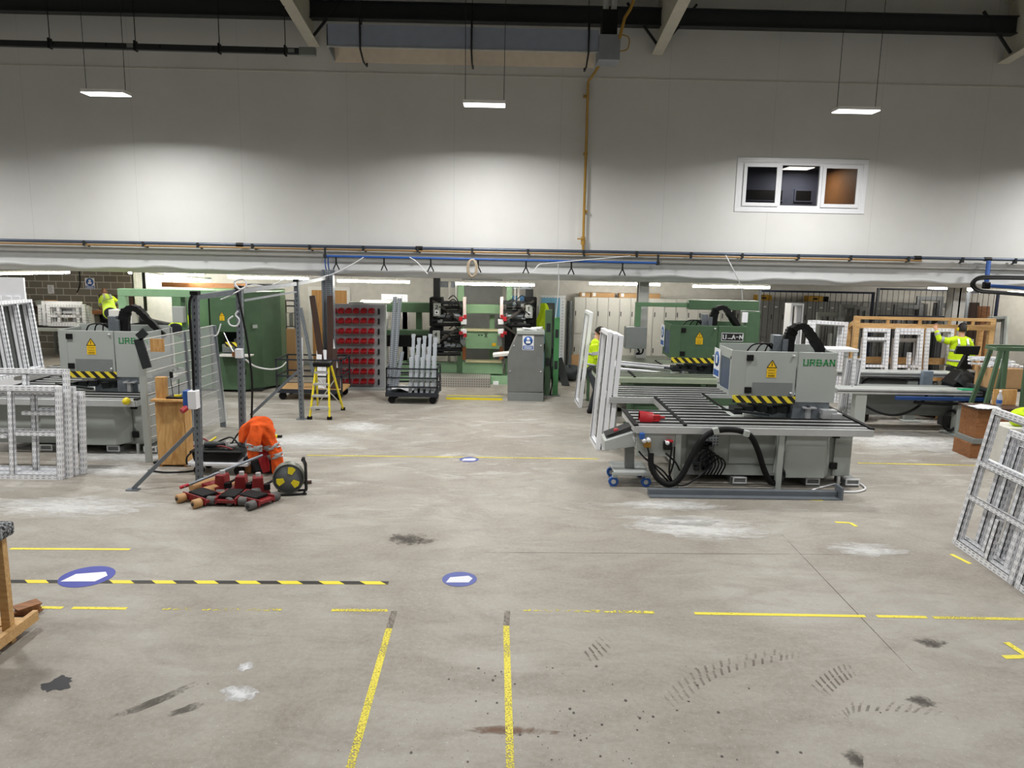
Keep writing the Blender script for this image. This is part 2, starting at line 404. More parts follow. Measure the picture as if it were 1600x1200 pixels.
# rafters (I-sections) running down to the wall
for i, px in enumerate((489, 1028, 1572)):
    p = at(px, (70, 83, 97)[i], 17.35); x = p.x; z1 = p.z; b = MB(); s = .139
    def slab(xa, xb, za, zb):
        vs = [(xx, yy, zz+(17.35-yy)*s) for yy in (17.45, YF) for xx, zz in ((xa, za), (xb, za), (xb, zb), (xa, zb))]
        b.add(vs, [(0, 1, 2, 3), (4, 7, 6, 5), (0, 4, 5, 1), (1, 5, 6, 2), (2, 6, 7, 3), (3, 7, 4, 0)])
    slab(x-.12, x+.12, z1, z1+.025); slab(x-.01, x+.01, z1+.02, 9.05); slab(x-.12, x+.12, 9.03, 9.06)
    struct('trim_%d' % (3+i), b, M_STEEL)
    b = MB()
    for sg in (-1, 1): b.bar((x+sg*.08, 17.1, z1+.12), (x+sg*.75, 17.15, 8.75), .05, .05)
    struct('trim_%d' % (6+i), b, M_DARK)
zb = at(650, 34, 17.2).z
b = MB(); b.span((XL, 17.12, zb), (XR, 17.2, zb+.36)); b.span((XL, 17.05, zb), (XR, 17.3, zb+.02)); b.span((XL, 17.05, zb+.34), (XR, 17.3, zb+.36)); struct('trim_9', b, M_DARK)
b = MB()
for y in (14.6, 11.8, 9.0): b.span((XL, y-.07, roof_z(y)-.26), (XR, y+.07, roof_z(y)-.01))
struct('trim_10', b, M_ROOF)
# columns carrying the low bay
for i, (px, wd) in enumerate(((1003, .24), (1492, .3))):
    x = at(px, 500, 18.0).x; b = MB()
    b.span((x-wd/2, 17.9, 0), (x+wd/2, 17.93, 2.8)); b.span((x-wd/2, 18.17, 0), (x+wd/2, 18.2, 2.8)); b.span((x-.02, 17.9, 0), (x+.02, 18.2, 2.8))
    if i: b.span((x-wd/2, 17.9, 0), (x+wd/2, 18.2, 2.8))
    struct('trim_%d' % (11+i), b, mat('column_paint', (176, 176, 172), .5))
# office behind the window
gx0, gx1 = wx0-.6, wx1+.6
op = at(1247, 263, 20.4)
b = MB(); b.span((gx0, 21.2, 3.3), (gx1, 21.3, 6.1)); struct('wall_office', b, mat('office_wall', (84, 92, 116), .7))
b = MB(); b.span((gx0-.05, YW+.1, 3.3), (gx0, 21.3, 6.1)); struct('wall_office_left', b, MATS['office_wall'])
b = MB(); b.span((gx1, YW+.1, 3.3), (gx1+.05, 21.3, 6.1)); struct('wall_office_right', b, mat('office_wood', (150, 104, 62), .6))
b = MB(); b.span((gx0, YW+.1, op.z+.06), (gx1, 21.3, op.z+.16)); struct('ceiling_office', b, MATS['office_wall'])
b = MB(); b.span((gx0, YW+.1, 3.2), (gx1, 21.3, 3.3)); struct('floor_office', b, M_DARK)
t = thing('ceiling_light', 'square ceiling light glowing inside the office behind the small window', 'ceiling light', (op.x, 20.4, op.z))
b = MB(); b.span((-.36, -.3, 0), (.36, .3, .058)); part('housing', b, M_WHITE, t)
b = MB(); b.span((-.33, -.27, -.012), (.33, .27, 0)); part('diffuser', b, M_OFFICE, t)
ld = bpy.data.lights.new('office_lamp', 'AREA'); ld.energy = 22; ld.size = .6; ld.color = (1, .9, .75); lo = link(bpy.data.objects.new('office_lamp', ld)); lo.location = (op.x+.2, 20.4, op.z-.03)
dp = at(1310, 300, 20.2)
solo('cupboard', MB().span((-.45, -.3, 0), (.45, .3, 2.3)), MATS['office_wood'], 'tall brown wooden cupboard inside the office, seen through right window pane', 'cupboard', (dp.x+.42, 20.85, 3.301), bev=.01)
for dx, l, w in ((-1.95, 'long dark glazed hatch on the office far wall, behind left panes', 1.7), (-.55, 'small dark glazed hatch on the office far wall, beside brown cupboard', .5)):
    h = at(1230, 305, 21.1).z; t = thing('glazed_hatch', l, 'hatch', (dp.x+dx, 21.15, h))
    b = MB(); b.span((-w/2, 0, -.17), (w/2, .05, .17)); part('frame', b, MATS['office_wall'], t)
    b = MB(); b.span((-w/2+.04, -.01, -.13), (w/2-.04, 0, .13)); part('pane', b, M_BLACK, t)
# window_1: white plastic frame, three lights
win = link(bpy.data.objects.new('window_1', None)); win['kind'] = 'structure'; win.location = (wx0, YW, wz0)
ww, wh = wx1-wx0, wz1-wz0
def ring(b, x0, z0, x1, z1, t, y0, y1):
    b.span((x0, y0, z0), (x1, y1, z0+t)); b.span((x0, y0, z1-t), (x1, y1, z1)); b.span((x0, y0, z0+t), (x0+t, y1, z1-t)); b.span((x1-t, y0, z0+t), (x1, y1, z1-t))
b = MB(); ring(b, -.1, -.07, ww+.1, wh+.07, .1, -.02, .0); struct('architrave', b, M_PVC, win, .005)
b = MB(); ring(b, 0, 0, ww, wh, .09, .0, .08)
b.span((ww*.325-.04, 0, .09), (ww*.325+.04, .08, wh-.09)); b.span((ww*.66-.04, 0, .09), (ww*.66+.04, .08, wh-.09)); struct('window_frame', b, M_PVC, win, .006)
for x0, x1 in ((.06, ww*.325-.02), (ww*.66+.02, ww-.06)):
    b = MB(); ring(b, x0, .06, x1, wh-.06, .08, -.035, .0); struct('casement', b, M_PVC, win, .006)
for x0, x1 in ((.1, ww*.325-.06), (ww*.325+.04, ww*.66-.04), (ww*.66+.06, ww-.1)):
    b = MB(); b.span((x0, .03, .1), (x1, .036, wh-.1)); struct('pane', b, M_GLASS, win)
# doors in the rear wall
def door(n, px0, px1, pyt, Y, m):
    a = at(px0, pyt, Y); c = at(px1, pyt, Y); d = link(bpy.data.objects.new('door_%d' % n, None)); d['kind'] = 'structure'; d.location = (a.x, Y, 0)
    wd, h = c.x-a.x, a.z
    b = MB(); ring(b, -.1, -.1, wd+.1, h+.1, .1, -.03, .0); struct('door_frame', b, M_WHITE, d)
    b = MB(); b.span((0, -.02, 0), (wd, .0, h)); struct('door_leaf', b, m, d)
    b = MB(); b.cyl((wd-.1, -.07, 1.0), (wd-.22, -.07, 1.0), .012); b.cyl((wd-.1, -.07, 1), (wd-.1, -.02, 1), .012); struct('door_handle', b, M_ALU, d)
door(1, 487, 542, 453, YB-.01, M_DOOR)
door(2, 214, 262, 428, YB-.01, M_WHITE)
b = MB(); b.span((-10.9, YB-.015, 0), (XR, YB, .12)); struct('baseboard_rear', b, M_MG2)
# ------------------------------------------------------------------ high-bay lamps
LAMP_Y = 15.0
def lamp(x, y, z, label, seen=True, watts=HB_W):
    t = thing('high_bay_light', label, 'hanging light', (x, y, z), (0, 0, 0), 'high bay lights over the shop floor')
    w_, d_ = .8, .34
    b = MB(); b.span((-w_/2, -d_/2, .012), (w_/2, d_/2, .075)); part('housing', b, M_WHITE, t, .006)
    b = MB(); b.span((-w_/2+.006, -d_/2+.006, 0), (w_/2-.006, d_/2-.006, .012)); part('diffuser', b, M_LED, t)
    if seen:
        for sx in (-.37, .37):
            b = MB(); b.cyl((sx, 0, .07), (sx*1.02, 0, roof_z(y)-z-.06), .006, 6); part('suspension_wire', b, M_DARK, t)
        b = MB(); b.tube([(-.35, .05, .075), (-.3, .1, .1), (-.2, .12, .085), (-.1, .1, .09)], .01, 6); part('cable', b, M_BLACK, t)
    ld = bpy.data.lights.new('lamp', 'AREA'); ld.shape = 'RECTANGLE'; ld.size = w_-.05; ld.size_y = d_-.05; ld.energy = watts; ld.color = (1, .99, .975); ld.spread = HB_SPREAD
    lo = link(bpy.data.objects.new('lamp', ld)); lo.parent = t; lo.location = (0, 0, -.004); return t
for px, py, l in ((166, 148, 'lit white high bay light hanging at far left, above the block wall'), (757, 165, 'lit white high bay light hanging below the long radiant heater'), (1337, 175, 'lit white high bay light hanging above the office window')):
    p = at(px, py, LAMP_Y); lamp(p.x, LAMP_Y, p.z, l, True, HB_WALL)
# ------------------------------------------------------------------ high bay rows above and behind the view (they light the floor)
for yy, wt in ((9.4, 260), (3.8, 110), (-1.8, 70)):
    for i in range(5):
        x = -14.8+7.18*i
        lamp(x, yy, 7.5, 'lit white high bay light in the rows nearer the camera', False, wt)
for x in (-14.8, 13.9):
    lamp(x, LAMP_Y, 6.2, 'lit white high bay light in the wall row, outside the frame')
# ------------------------------------------------------------------ radiant heater under the roof
HY = 15.3
h0, h1 = at(510, 37, HY), at(936, 42, HY); hz1 = h0.z; hz0 = at(510, 72, HY).z; hx0, hx1 = h0.x, h1.x
t = thing('radiant_heater', 'long grey-blue radiant tube heater hanging under the roof, black brackets', 'heater', (hx0, HY, hz0))
L = hx1-hx0; hh = hz1-hz0
mh = mat('heater_grey', (150, 160, 178), .35, .1, var=.05)
b = MB(); prof = [(0, 0), (0, hh), (.42, hh), (.42, hh-.03), (.02, hh-.03), (.02, 0)]
b.prism(prof, 0, 0, L); part('reflector_hood', b, mh, t)
b = MB(); b.prism([(.42, hh), (.66, -.12), (.64, -.14), (.42, hh-.03)], 0, 0, L); part('reflector', b, mat('painted_warm_reflection', (204, 192, 174), .4, .2), t)  # aluminium plate; the warm light it reflects is painted in as beige
b = MB(); b.prism([(0, 0), (0, hh), (.42, hh), (.66, -.12)], 0, 0, .02); part('end_plate', b, M_GALV, t)
b = MB(); b.cyl((.03, .22, .18), (L, .22, .18), .05, 12); b.cyl((.03, .38, .15), (L, .38, .15), .05, 12); part('burner_tube', b, mat('burnt_steel', (60, 50, 44), .5, .6), t)
b = MB(); b.span((0, -.012, -.012), (L, .03, .012)); part('lip', b, M_ALU, t)
for px in (563, 737, 920):
    x = at(px, 60, HY).x-hx0; b = MB()
    b.tube([(x, -.03, hh+.12), (x, -.03, -.04), (x, .3, -.2), (x, .68, -.2), (x, .5, hh+.05), (x, .0, hh+.05)], .018, 6, closed=False)
    b.bar((x, .18, hh+.05), (x, .18, roof_z(HY+.18)-hz0-.28), .012, .012); part('bracket', b, M_BLACK, t)
b0 = at(936, 54, HY); b1 = at(968, 95, HY)
b = MB(); b.span((b0.x-hx0, -.05, b1.z-hz0), (b1.x-hx0, .45, b0.z-hz0)); bx = part('burner_box', b, mat('burner_grey', (146, 152, 160), .4, .3), t, .01)
b = MB(); b.tube(smooth_path([(b1.x-hx0, .1, .05), (b1.x-hx0+.16, .1, .1), (b1.x-hx0+.18, .1, .3), (b1.x-hx0+.02, .1, .36)]), .012, 6); part('fuel_hose', b, M_GAS, bx)
f0 = at(941, 52, HY); f1 = at(966, 14, HY)
b = MB(); b.span((f0.x-hx0, .02, f0.z-hz0), (f1.x-hx0, .34, f1.z-hz0)); part('fan_housing', b, M_BLACK, t)
b = MB(); cx = (f0.x+f1.x)/2-hx0
for dx in (-.07, .08): b.cyl((cx+dx, .18, f1.z-hz0), (cx+dx, .18, roof_z(HY)-hz0-.05), .06, 12)
part('flue', b, M_ALU, t)
# cable trunking on drop rods at the left
TY = 15.6; a = at(0, 66, TY); c = at(492, 81, TY)
t = thing('cable_trunking', 'dark grey cable trunking hanging on thin rods at upper left', 'cable trunking', (a.x, TY, a.z))
b = MB(); b.bar((-4, 0, 0), (c.x-a.x-.3, 0, c.z-a.z), .1, .11); part('trunking', b, M_DARK, t)
b = MB(); b.bar((c.x-a.x-.3, 0, c.z-a.z), (c.x-a.x+.02, 0, c.z-a.z), .13, .15); part('end_box', b, M_MG2, t, .01)
for px in (78, 212, 343, 446):
    p = at(px, 66+px*.031, TY); b = MB(); b.cyl((p.x-a.x, 0, p.z-a.z), (p.x-a.x, 0, roof_z(TY)-a.z-.05), .009, 6); b.bar((p.x-a.x, 0, p.z-a.z-.09), (p.x-a.x, 0, p.z-a.z+.1), .03, .13); part('drop_rod', b, M_BLACK, t)
for px in (86, 168, 205, 252, 335, 418, 456):
    p = at(px, 66+px*.031, TY); b = MB(); b.box((p.x-a.x, -.052, p.z-a.z), (.12 if px in (205, 456) else .03, .02, .07)); part('tap_cover', b, M_MG2 if px in (205, 456) else M_BLACK, t)
# ------------------------------------------------------------------ pipes along the wall
PY = 17.36
p0, p1 = at(0, 377, PY), at(1440, 404, PY); pz = (p0.z+p1.z)/2+.02
t = thing('air_main', 'long slate-grey compressed air pipe running the width of the white wall', 'pipe', (0, PY, pz))
b = MB(); b.cyl((XL+.1, 0, 0), (XR-.1, 0, 0), .036, 12); part('pipe', b, mat('pipe_slate', (74, 84, 100), .35, .3), t)
k = 0
for px in (133, 225, 310, 395, 484, 568, 653, 738, 825, 912, 995, 1080, 1160, 1248, 1330, 1420, 1505, 1588):
    x = at(px, 390, PY).x; b = MB(); b.box((x, -.0, -.03), (.05, .1, .12)); b.bar((x+.03, .03, -.06), (x+.03, .135, -.1), .04, .02); part('pipe_clip', b, M_DARK, t)
for px in (375, 655, 1435, 1545):
    x = at(px, 390, PY).x; b = MB(); b.cyl((x-.08, 0, 0), (x+.08, 0, 0), .048, 12); part('coupling', b, M_BLACK, t)
t = thing('gas_main', 'thin brown-yellow gas pipe running just under the grey air pipe', 'pipe', (0, PY-.01, pz-.065))
b = MB(); b.cyl((XL+.1, 0, 0), (at(1440, 404, PY).x, 0, 0), .022, 10); part('pipe', b, mat('gas_brown', (150, 116, 70), .4, .2), t)
# vertical gas pipe
GY = 17.38; g = [at(911, 392, GY), at(912, 350, GY), at(919, 128, GY), at(940, 97, 16.6), at(955, 80, 15.6)]
x = g[0].x
t = thing('gas_pipe', 'yellow gas pipe rising up the white wall to the heater', 'pipe', (x, GY, g[0].z))
b = MB(); b.tube([q-g[0] for q in g], .03, 10); part('pipe', b, M_GAS, t)
b = MB(); q = at(911, 377, GY)-g[0]; b.cyl(q-V((0, 0, .08)), q+V((0, 0, .1)), .05, 10); b.bar(q+V((-.14, -.05, .05)), q+V((0, -.05, .05)), .02, .03); part('valve', b, M_GAS, t)
for py in (150, 240, 330):
    q = at(915, py, GY)-g[0]; b = MB(); b.box(q+V((0, .05, 0)), (.09, .1, .05)); part('pipe_clip', b, M_GAS, t)
g = [at(990, 0, 15.2), at(985, 14, 15.2), at(976, 28, 15.2), at(968, 60, 15.2)]
solo('gas_feed_pipe', MB(g[0]).tube(g, .03, 8), M_GAS, 'short yellow gas pipe dropping from the roof to the heater burner', 'pipe', g[0])
# blue air line with drop couplings
BY = 17.3; a = at(508, 400, BY); c = at(1028, 411, BY)
t = thing('air_line', 'bright blue air line below the grey pipe, with drop couplings', 'pipe', a)
b = MB(); b.cyl((0, 0, 0), c-a, .026, 10); part('pipe', b, M_BLUE, t)
for q, l in ((V((0, 0, 0)), 'riser'), (c-a, 'riser')):
    b = MB(); b.cyl(q, q+V((0, 0, .19)), .024, 8); b.cyl(q-V((0, 0, .05)), q+V((0, 0, .04)), .042, 8); part('riser', b, M_DARK, t)
for px in (525, 600, 673, 747, 822, 893, 973):
    q = at(px, 400+(px-508)*.021, BY)-a; b = MB(); b.cyl(q, q-V((0, 0, .16)), .018, 6)
    b.cyl(q-V((0, 0, .15)), q-V((.07, 0, .3)), .014, 6); b.cyl(q-V((0, 0, .15)), q-V((-.07, 0, .3)), .014, 6); part('drop_coupling', b, M_BLACK, t)
q = [V((.0, 0, 0)), V((-.02, .1, -.25)), V((.02, .3, -.6)), V((-.03, .6, -.9))]
for dx in (0, .07):
    b = MB(); b.tube(smooth_path([v+V((dx, 0, 0)) for v in q]), .014, 6); part('air_hose', b, M_BLUE, t)
cq = at(738, 419, BY-.05); b = MB()
for k in range(7):
    b.tube([V((.10*math.cos(g_)*(1+.25*math.sin(k*3)), -.02*k+.06, .19*math.sin(g_)*(1+.04*math.cos(k*5)))) for g_ in [2*PI*j/18 for j in range(18)]], .019, 6, closed=True)
solo('hose_coil', b, mat('hose_tan', (176, 162, 140), .5), 'coiled pale hose hanging from the blue air line', 'hose', cq)
for i, (pts, l) in enumerate((([(485, 438, 17.0), (520, 428, 17.0), (552, 412, 17.2), (568, 402, 17.28)], 'white cable slanting up from the fence top to the blue air line'),
        ([(640, 402, 17.25), (652, 410, 17.2), (668, 428, 17.2)], 'short white hose drooping from the blue air line'),
        ([(834, 425, 17.2), (842, 414, 17.2), (860, 411, 17.25), (985, 400, 17.28)], 'white hose clipped along the right half of the blue line'),
        ([(872, 412, 17.2), (873, 450, 17.5), (868, 497, 17.83)], 'thin white cable hanging down to the green post'),
        ([(1134, 399, 17.25), (1145, 420, 17.1), (1157, 446, 17.4), (1160, 468, 17.55)], 'white cable hanging down to the dark green gantry'))):
    P = [at(*q) for q in pts]; solo('cable', MB(P[0]).tube(smooth_path(P), .011, 6), M_PVC, l, 'cable', P[0])
# right-hand blue drop pipe and black hoses
a = at(1545, 408, 17.25); c = at(1541, 446, 17.1)
t = thing('drop_pipe', 'blue air pipe dropping from the wall pipe at far right', 'pipe', a)
b = MB(); b.cyl((0, 0, 0), c-a, .05, 10); b.cyl(c-a, at(1620, 452, 17.0)-a, .04, 10); part('pipe', b, M_BLUE, t)
b = MB(); b.box(c-a, (.14, .12, .16)); part('elbow', b, M_BLACK, t, .02)
for k in (0, 1):
    P = [at(1625, 433+3*k, 16.9), at(1560, 432+3*k, 16.9), at(1530, 433+3*k, 16.9), at(1518+4*k, 444, 16.9), at(1528+3*k, 455-2*k, 16.9), at(1560, 458-2*k, 16.9), at(1625, 463-2*k, 16.9)]
    solo('hose', MB(P[0]).tube(smooth_path(P), .03, 8), M_BLACK, ('outer', 'inner')[k]+' black hose looping under the wall pipe at far right', 'hose', P[0])
# ------------------------------------------------------------------ fluorescent battens of the low bay
for x0, y0, Y0, x1, y1, Y1, l in ((-40, 430, 20, 108, 424, 23, 'lit tube light at far left above the white frames'),
        (202, 425, 24, 328, 440, 18.4, 'lit tube light slanting above the long green arm'),
        (258, 428, 20.2, 318, 430, 20.2, 'short lit tube light behind the slanting one'),
        (357, 431, 18.9, 482, 437, 18.9, 'lit tube light above the tall green cabinet'),
        (527, 439, 19.5, 640, 440, 19.5, 'lit tube light above the red bin panel'),
        (712, 443, 18.4, 835, 445, 18.4, 'lit tube light above the black clamping heads'),
        (921, 443, 20.5, 1031, 444, 20.5, 'lit tube light above the grey lockers, behind the column'),
        (1083, 447, 19, 1202, 449, 19, 'lit tube light above the dark green gantry'),
        (1451, 450, 20, 1520, 452, 20, 'lit tube light beside the right-hand column'),
        (1531, 455, 18.3, 1660, 459, 18.3, 'lit tube light at far right under the black hoses'),
        (1640, 455, 21, 1760, 458, 21, 'unseen tube light added to brighten the rear wall, just outside the right edge')):  # last tube is out of view, added to brighten the right rear wall
    A, B_ = at(x0, y0, Y0), at(x1, y1, Y1); B_.z = A.z = (A.z+B_.z)/2
    t = thing('tube_light', l, 'tube light', A, (0, 0, 0), 'tube lights of the low bay')
    d = B_-A; n = d.normalized()
    b = MB(); b.cyl((0, 0, 0), d, .035, 10); part('tube', b, M_TUBE, t)
    b = MB(); b.bar(n*-.03+V((0, 0, .05)), d+n*.03+V((0, 0, .05)), .06, .05); part('spine', b, M_WHITE, t)
    for f in (.2, .8):
        b = MB(); b.cyl(d*f+V((0, 0, .06)), d*f+V((0, 0, 2.79-A.z)), .006, 5); part('hanger', b, M_DARK, t)
# ------------------------------------------------------------------ lettering and stickers
GLYPH = {'U': [(0, 0, 0, 1), (.7, 0, .7, 1), (0, 0, .7, 0)], 'R': [(0, 0, 0, 1), (0, 1, .6, 1), (.66, 1, .66, .55), (0, .5, .6, .5), (.3, .5, .75, 0)],
    'B': [(0, 0, 0, 1), (0, 1, .55, 1), (.64, .95, .64, .55), (0, .5, .6, .5), (.7, .48, .7, .05), (0, 0, .62, 0)], 'A': [(0, 0, .36, 1), (.36, 1, .74, 0), (.15, .33, .6, .33)],
    'N': [(0, 0, 0, 1), (0, 1, .7, 0), (.7, 0, .7, 1)], 'X': [(0, 0, .6, 1), (0, 1, .6, 0)], '1': [(.3, 0, .3, 1), (.3, 1, .1, .8)], '2': [(0, .95, .5, .95), (.55, .9, .55, .55), (.55, .52, 0, .05), (0, 0, .6, 0)],
    '4': [(.45, 0, .45, 1), (.45, 1, 0, .35), (0, .33, .65, .33)], '-': [(.05, .5, .6, .5)], '·': [(.0, .46, .12, .46)], ' ': []}
def letters(b, s, x, z, h, y=0, adv=1.15, wt=.15, serif=True):
    """slab letters standing in the xz plane, facing -y"""
    for ch in s:
        for x0, z0, x1, z1 in GLYPH[ch]:
            a, c = V((x+x0*h, y, z+z0*h)), V((x+x1*h, y, z+z1*h))
            if ch != '·': e = (c-a).normalized()*h*wt*.45; a, c = a-e, c+e
            w_ = h*wt*(1.35 if abs(z1-z0) > .3 else 1)
            b.bar(a, c, .004, w_, (0, 0, 1)) if abs((c-a).normalized().z) < .7 else b.bar(a, c, w_, .004, (0, 1, 0))
            if serif and abs(z1-z0) > .9:
                for q in ((V((x+x1*h, y, z+z1*h)),) if ch == 'U' else (V((x+x0*h, y, z+z0*h)), V((x+x1*h, y, z+z1*h)))): b.box(q, (h*.30, .004, h*.10))
        x += h*(.30 if ch == '·' else adv if serif else .9)
    return x
def warn_sign(parent, x, z, h, y):
    """yellow warning label: triangle with flash over a yellow text plate"""
    w_ = h*.55
    b = MB(); b.span((x-w_*.5, y-.003, z), (x+w_*.5, y, z+h*.30)); b.span((x-w_*.5, y-.003, z+h*.32), (x+w_*.5, y, z+h*.55))
    b.prism([(x-w_*.52, z+h*.57), (x+w_*.52, z+h*.57), (x+.004, z+h), (x-.004, z+h)], 1, y-.003, y)
    o = part('warning_label', b, M_SIGNY, parent)
    b = MB(); zz = z+h*.57
    for p, q in (((x-w_*.5, zz), (x, z+h)), ((x+w_*.5, zz), (x, z+h)), ((x-w_*.5, zz), (x+w_*.5, zz)), ((x, zz+h*.08), (x, zz+h*.28))):
        b.bar((p[0], y-.005, p[1]), (q[0], y-.005, q[1]), h*.035, .003, (0, 1, 0))
    for k in range(4): b.box((x, y-.005, z+h*(.08+.05*k+(.06 if k > 1 else 0)+(.14 if k > 2 else 0))), (w_*.7, .003, h*.014))
    part('warning_print', b, M_INKB, o); return o
def notice(parent, x, z, w_, h, y, name='safety_notice'):
    """white plate with a blue mandatory disc and a blue text block, facing -y"""
    b = MB(); b.span((x-w_/2, y-.004, z), (x+w_/2, y, z+h)); o = part(name, b, M_PVC, parent)
    b = MB(); b.lathe([(0, y-.008), (w_*.4, y-.008), (w_*.4, y-.004)], (x, 0, z+h*.64), 24, 1); b.span((x-w_*.45, y-.008, z+h*.04), (x+w_*.45, y-.004, z+h*.3)); d = part('blue_print', b, M_SIGNB, o)
    b = MB(); b.lathe([(0, y-.011), (w_*.14, y-.011), (w_*.14, y-.008)], (x, 0, z+h*.74), 12, 1); b.span((x-w_*.2, y-.011, z+h*.46), (x+w_*.2, y-.008, z+h*.62))
    for k in range(2): b.span((x-w_*.36, y-.011, z+h*(.09+.1*k)), (x+w_*.36, y-.008, z+h*(.135+.1*k)))
    part('white_print', b, M_PVC, o); return o
# ------------------------------------------------------------------ frame corner-cleaning machines: roller table, base, head
def machine(label, x, y, main, trim, rail, logo, hazard_on=True, W=3.42):
    t = thing('profile_machine', label, 'machine', (x, y, 0), (0, 0, 0)); H_ = .95
    # table edge frame
    def edge(name, pts):
        b = MB()
        for i in range(len(pts)-1):
            b.bar(V((*pts[i], H_-.05)), V((*pts[i+1], H_-.05)), .05, .1)
        return part(name, b, rail, t, .004)
    edge('table_edge', [(0, 0), (W, 0)]); edge('table_edge', [(0, 0), (0, 1.15)]); edge('table_edge', [(0, 1.15), (.72, 1.15), (.72, 2.25), (-.05, 2.25)])
    edge('table_edge', [(-.05, 2.25), (-.05, 3.5), (2.6, 3.5)]); edge('table_edge', [(W, 0), (W+.08, 2.2)])
    b = MB(); b.bar((0, 0, H_+.012), (0, 1.15, H_+.012), .07, .024); b.bar((.72, 0.05, H_+.012), (.72, 2.25, H_+.012), .05, .024); b.bar((W, 0, H_+.012), (W+.08, 2.2, H_+.012), .06, .024); b.bar((1.66, 1.3, H_+.012), (1.66, 2.7, H_+.012), .03, .024)
    part('belt', b, M_RUB, t)
    # rails: aluminium bars with black rubber belts between
    y_ = .1; k = 0
    while y_ < 3.48:
        x0 = 0.03 if y_ < 1.12 else (.75 if y_ < 2.22 else -.02); x1 = W-.04 if y_ < .62 else (1.6 if y_ < 2.6 else 2.5)
        b = MB(); b.span((x0, y_-.028, H_-.06), (x1, y_+.028, H_+.01)); r_ = part('support_rail', b, rail, t)
        b = MB(); b.span((x0, y_+.045, H_-.03), (x1, y_+.13, H_+.014)); part('rubber_strip', b, M_RUB, r_)
        y_ += .215; k += 1
    b = MB(); b.span((.02, .62, H_-.065), (.7, 1.12, H_-.05)); part('tray', b, M_MG2, t)
    # base cabinet
    b = MB(); b.span((.78, .45, .12), (3.3, 2.2, .84)); part('base_cabinet', b, main, t, .008)
    b = MB(); b.span((.8, .425, .12), (2.25, .45, .28)); b.span((1.5, .43, .3), (2.25, .45, .84)); part('access_panel', b, main, t, .004)
    b = MB(); b.prism([(2.18, .44), (2.25, .18), (2.85, .18), (3.02, .42), (3.02, .6), (2.18, .6)], 2, .16, .88); part('side_hood', b, main, t, .012)
    b = MB(); b.span((3.08, .40, .14), (3.34, .46, .88)); part('end_door', b, main, t, .006)
    for z in (.3, .78):
        b = MB(); b.span((3.03, .37, z-.05), (3.13, .41, z+.05)); part('hinge', b, M_BLACK, t)
    for xx in (1.55, 2.65, 3.25):
        b = MB(); b.span((xx, .3, 0), (xx+.2, .7, .1)); part('foot', b, M_MG2, t)
        b = MB(); ring(b, xx-.01, .03, xx+.2, .13, .02, .28, .3); part('fork_pocket', b, M_PVC, t, .004)
    for xx in (.62, 2.12):
        b = MB(); b.bar((xx, .04, 0), (xx, .04, H_-.1), .08, .08); b.span((xx-.09, -.03, 0), (xx+.09, .12, .012)); part('table_leg', b, main, t)
    for yy in (2.4, 3.4):
        for xx in (.05, 1.6):
            b = MB(); b.bar((xx, yy, 0), (xx, yy, H_-.1), .07, .07); part('table_leg', b, main, t)
    b = MB(); b.span((3.12, .3, .0), (3.16, .34, .16)); b.lathe([(.05, 0), (.05, .012), (.0, .012)], (3.14, .32, 0), 12); part('levelling_foot', b, M_ALU, t)
    # head on its galvanised carriage
    hx, hy, hz = 1.60, .85, 1.16; hw, hd, hh_ = 1.6, .85, .8
    b = MB(); b.span((hx+.98, hy+.02, H_-.05), (hx+1.55, hy+.8, hz+.14)); b.span((hx+.5, hy+.2, H_-.06), (hx+.98, hy+.75, hz)); cr = part('carriage', b, M_GALV, t, .008)
    b = MB(); b.span((hx+1.18, hy-.05, H_-.02), (hx+1.24, hy+.02, H_+.16)); b.span((hx+1.12, hy-.07, H_+.14), (hx+1.32, hy+.02, H_+.16)); part('clamp', b, M_ALU, cr)
    b = MB(); b.span((hx+1.4, hy-.12, H_), (hx+1.62, hy+.02, H_+.13)); part('stop_block', b, M_ALU, cr)
    b = MB(); b.bar((W-.2, .72, H_+.04), (W-.28, 2.4, H_+.04), .16, .08); part('slide_rail', b, M_ALU, t, .004)
    b = MB()
    for k in range(5): b.box((hx+.15+.17*k, hy+.2+.05*(k % 2), H_+.06+.02*(k % 3)), (.13, .3, .1), (0, 0, .2*k))
    b.bar((hx-.1, hy+.1, H_+.08), (hx+.6, hy-.05, H_+.03), .05, .03); part('cutter', b, M_DARK, t)
    # housing: door panel left, plain panel right, chamfered left side, open top
    yb = hy+hd
    b = MB(); b.span((hx+.2, hy, hz+.10), (hx+.98, hy+.03, hz+hh_)); dr = part('head_door', b, main, t, .006)
    b = MB(); b.span((hx+1.0, hy-.01, hz+.02), (hx+hw, hy+.02, hz+hh_)); b.span((hx+hw-.03, hy, hz+.05), (hx+hw, yb, hz+hh_)); pn = part('logo_panel', b, main, t, .006)
    b = MB(); b.prism([(hx+.2, hy), (hx+.2, hy+.03), (hx+.02, hy+.12), (hx, hy+.1)], 2, hz+.1, hz+hh_); b.span((hx, hy+.1, hz+.66), (hx+.03, yb-.1, hz+hh_)); b.span((hx, hy+.1, hz+.10), (hx+.03, yb-.1, hz+.16)); b.span((hx, hy+.1, hz+.15), (hx+.03, hy+.15, hz+.7)); b.span((hx, yb-.2, hz+.2), (hx+.03, yb-.1, hz+.7)); part('side_cover', b, main, t)
    b = MB(); b.span((hx+.01, hy+.15, hz+.16), (hx+.02, yb-.2, hz+.66)); part('side_window', b, M_BLUEGL, t)
    b = MB(); b.span((hx, yb-.1, hz+.1), (hx+hw, yb-.07, hz+hh_+.04)); part('rear_cover', b, main, t)
    b = MB(); b.span((hx+.32, hy-.006, hz+.11), (hx+.94, hy, hz+.32)); part('vent_plate', b, M_MG2 if main is M_MG else main, dr)
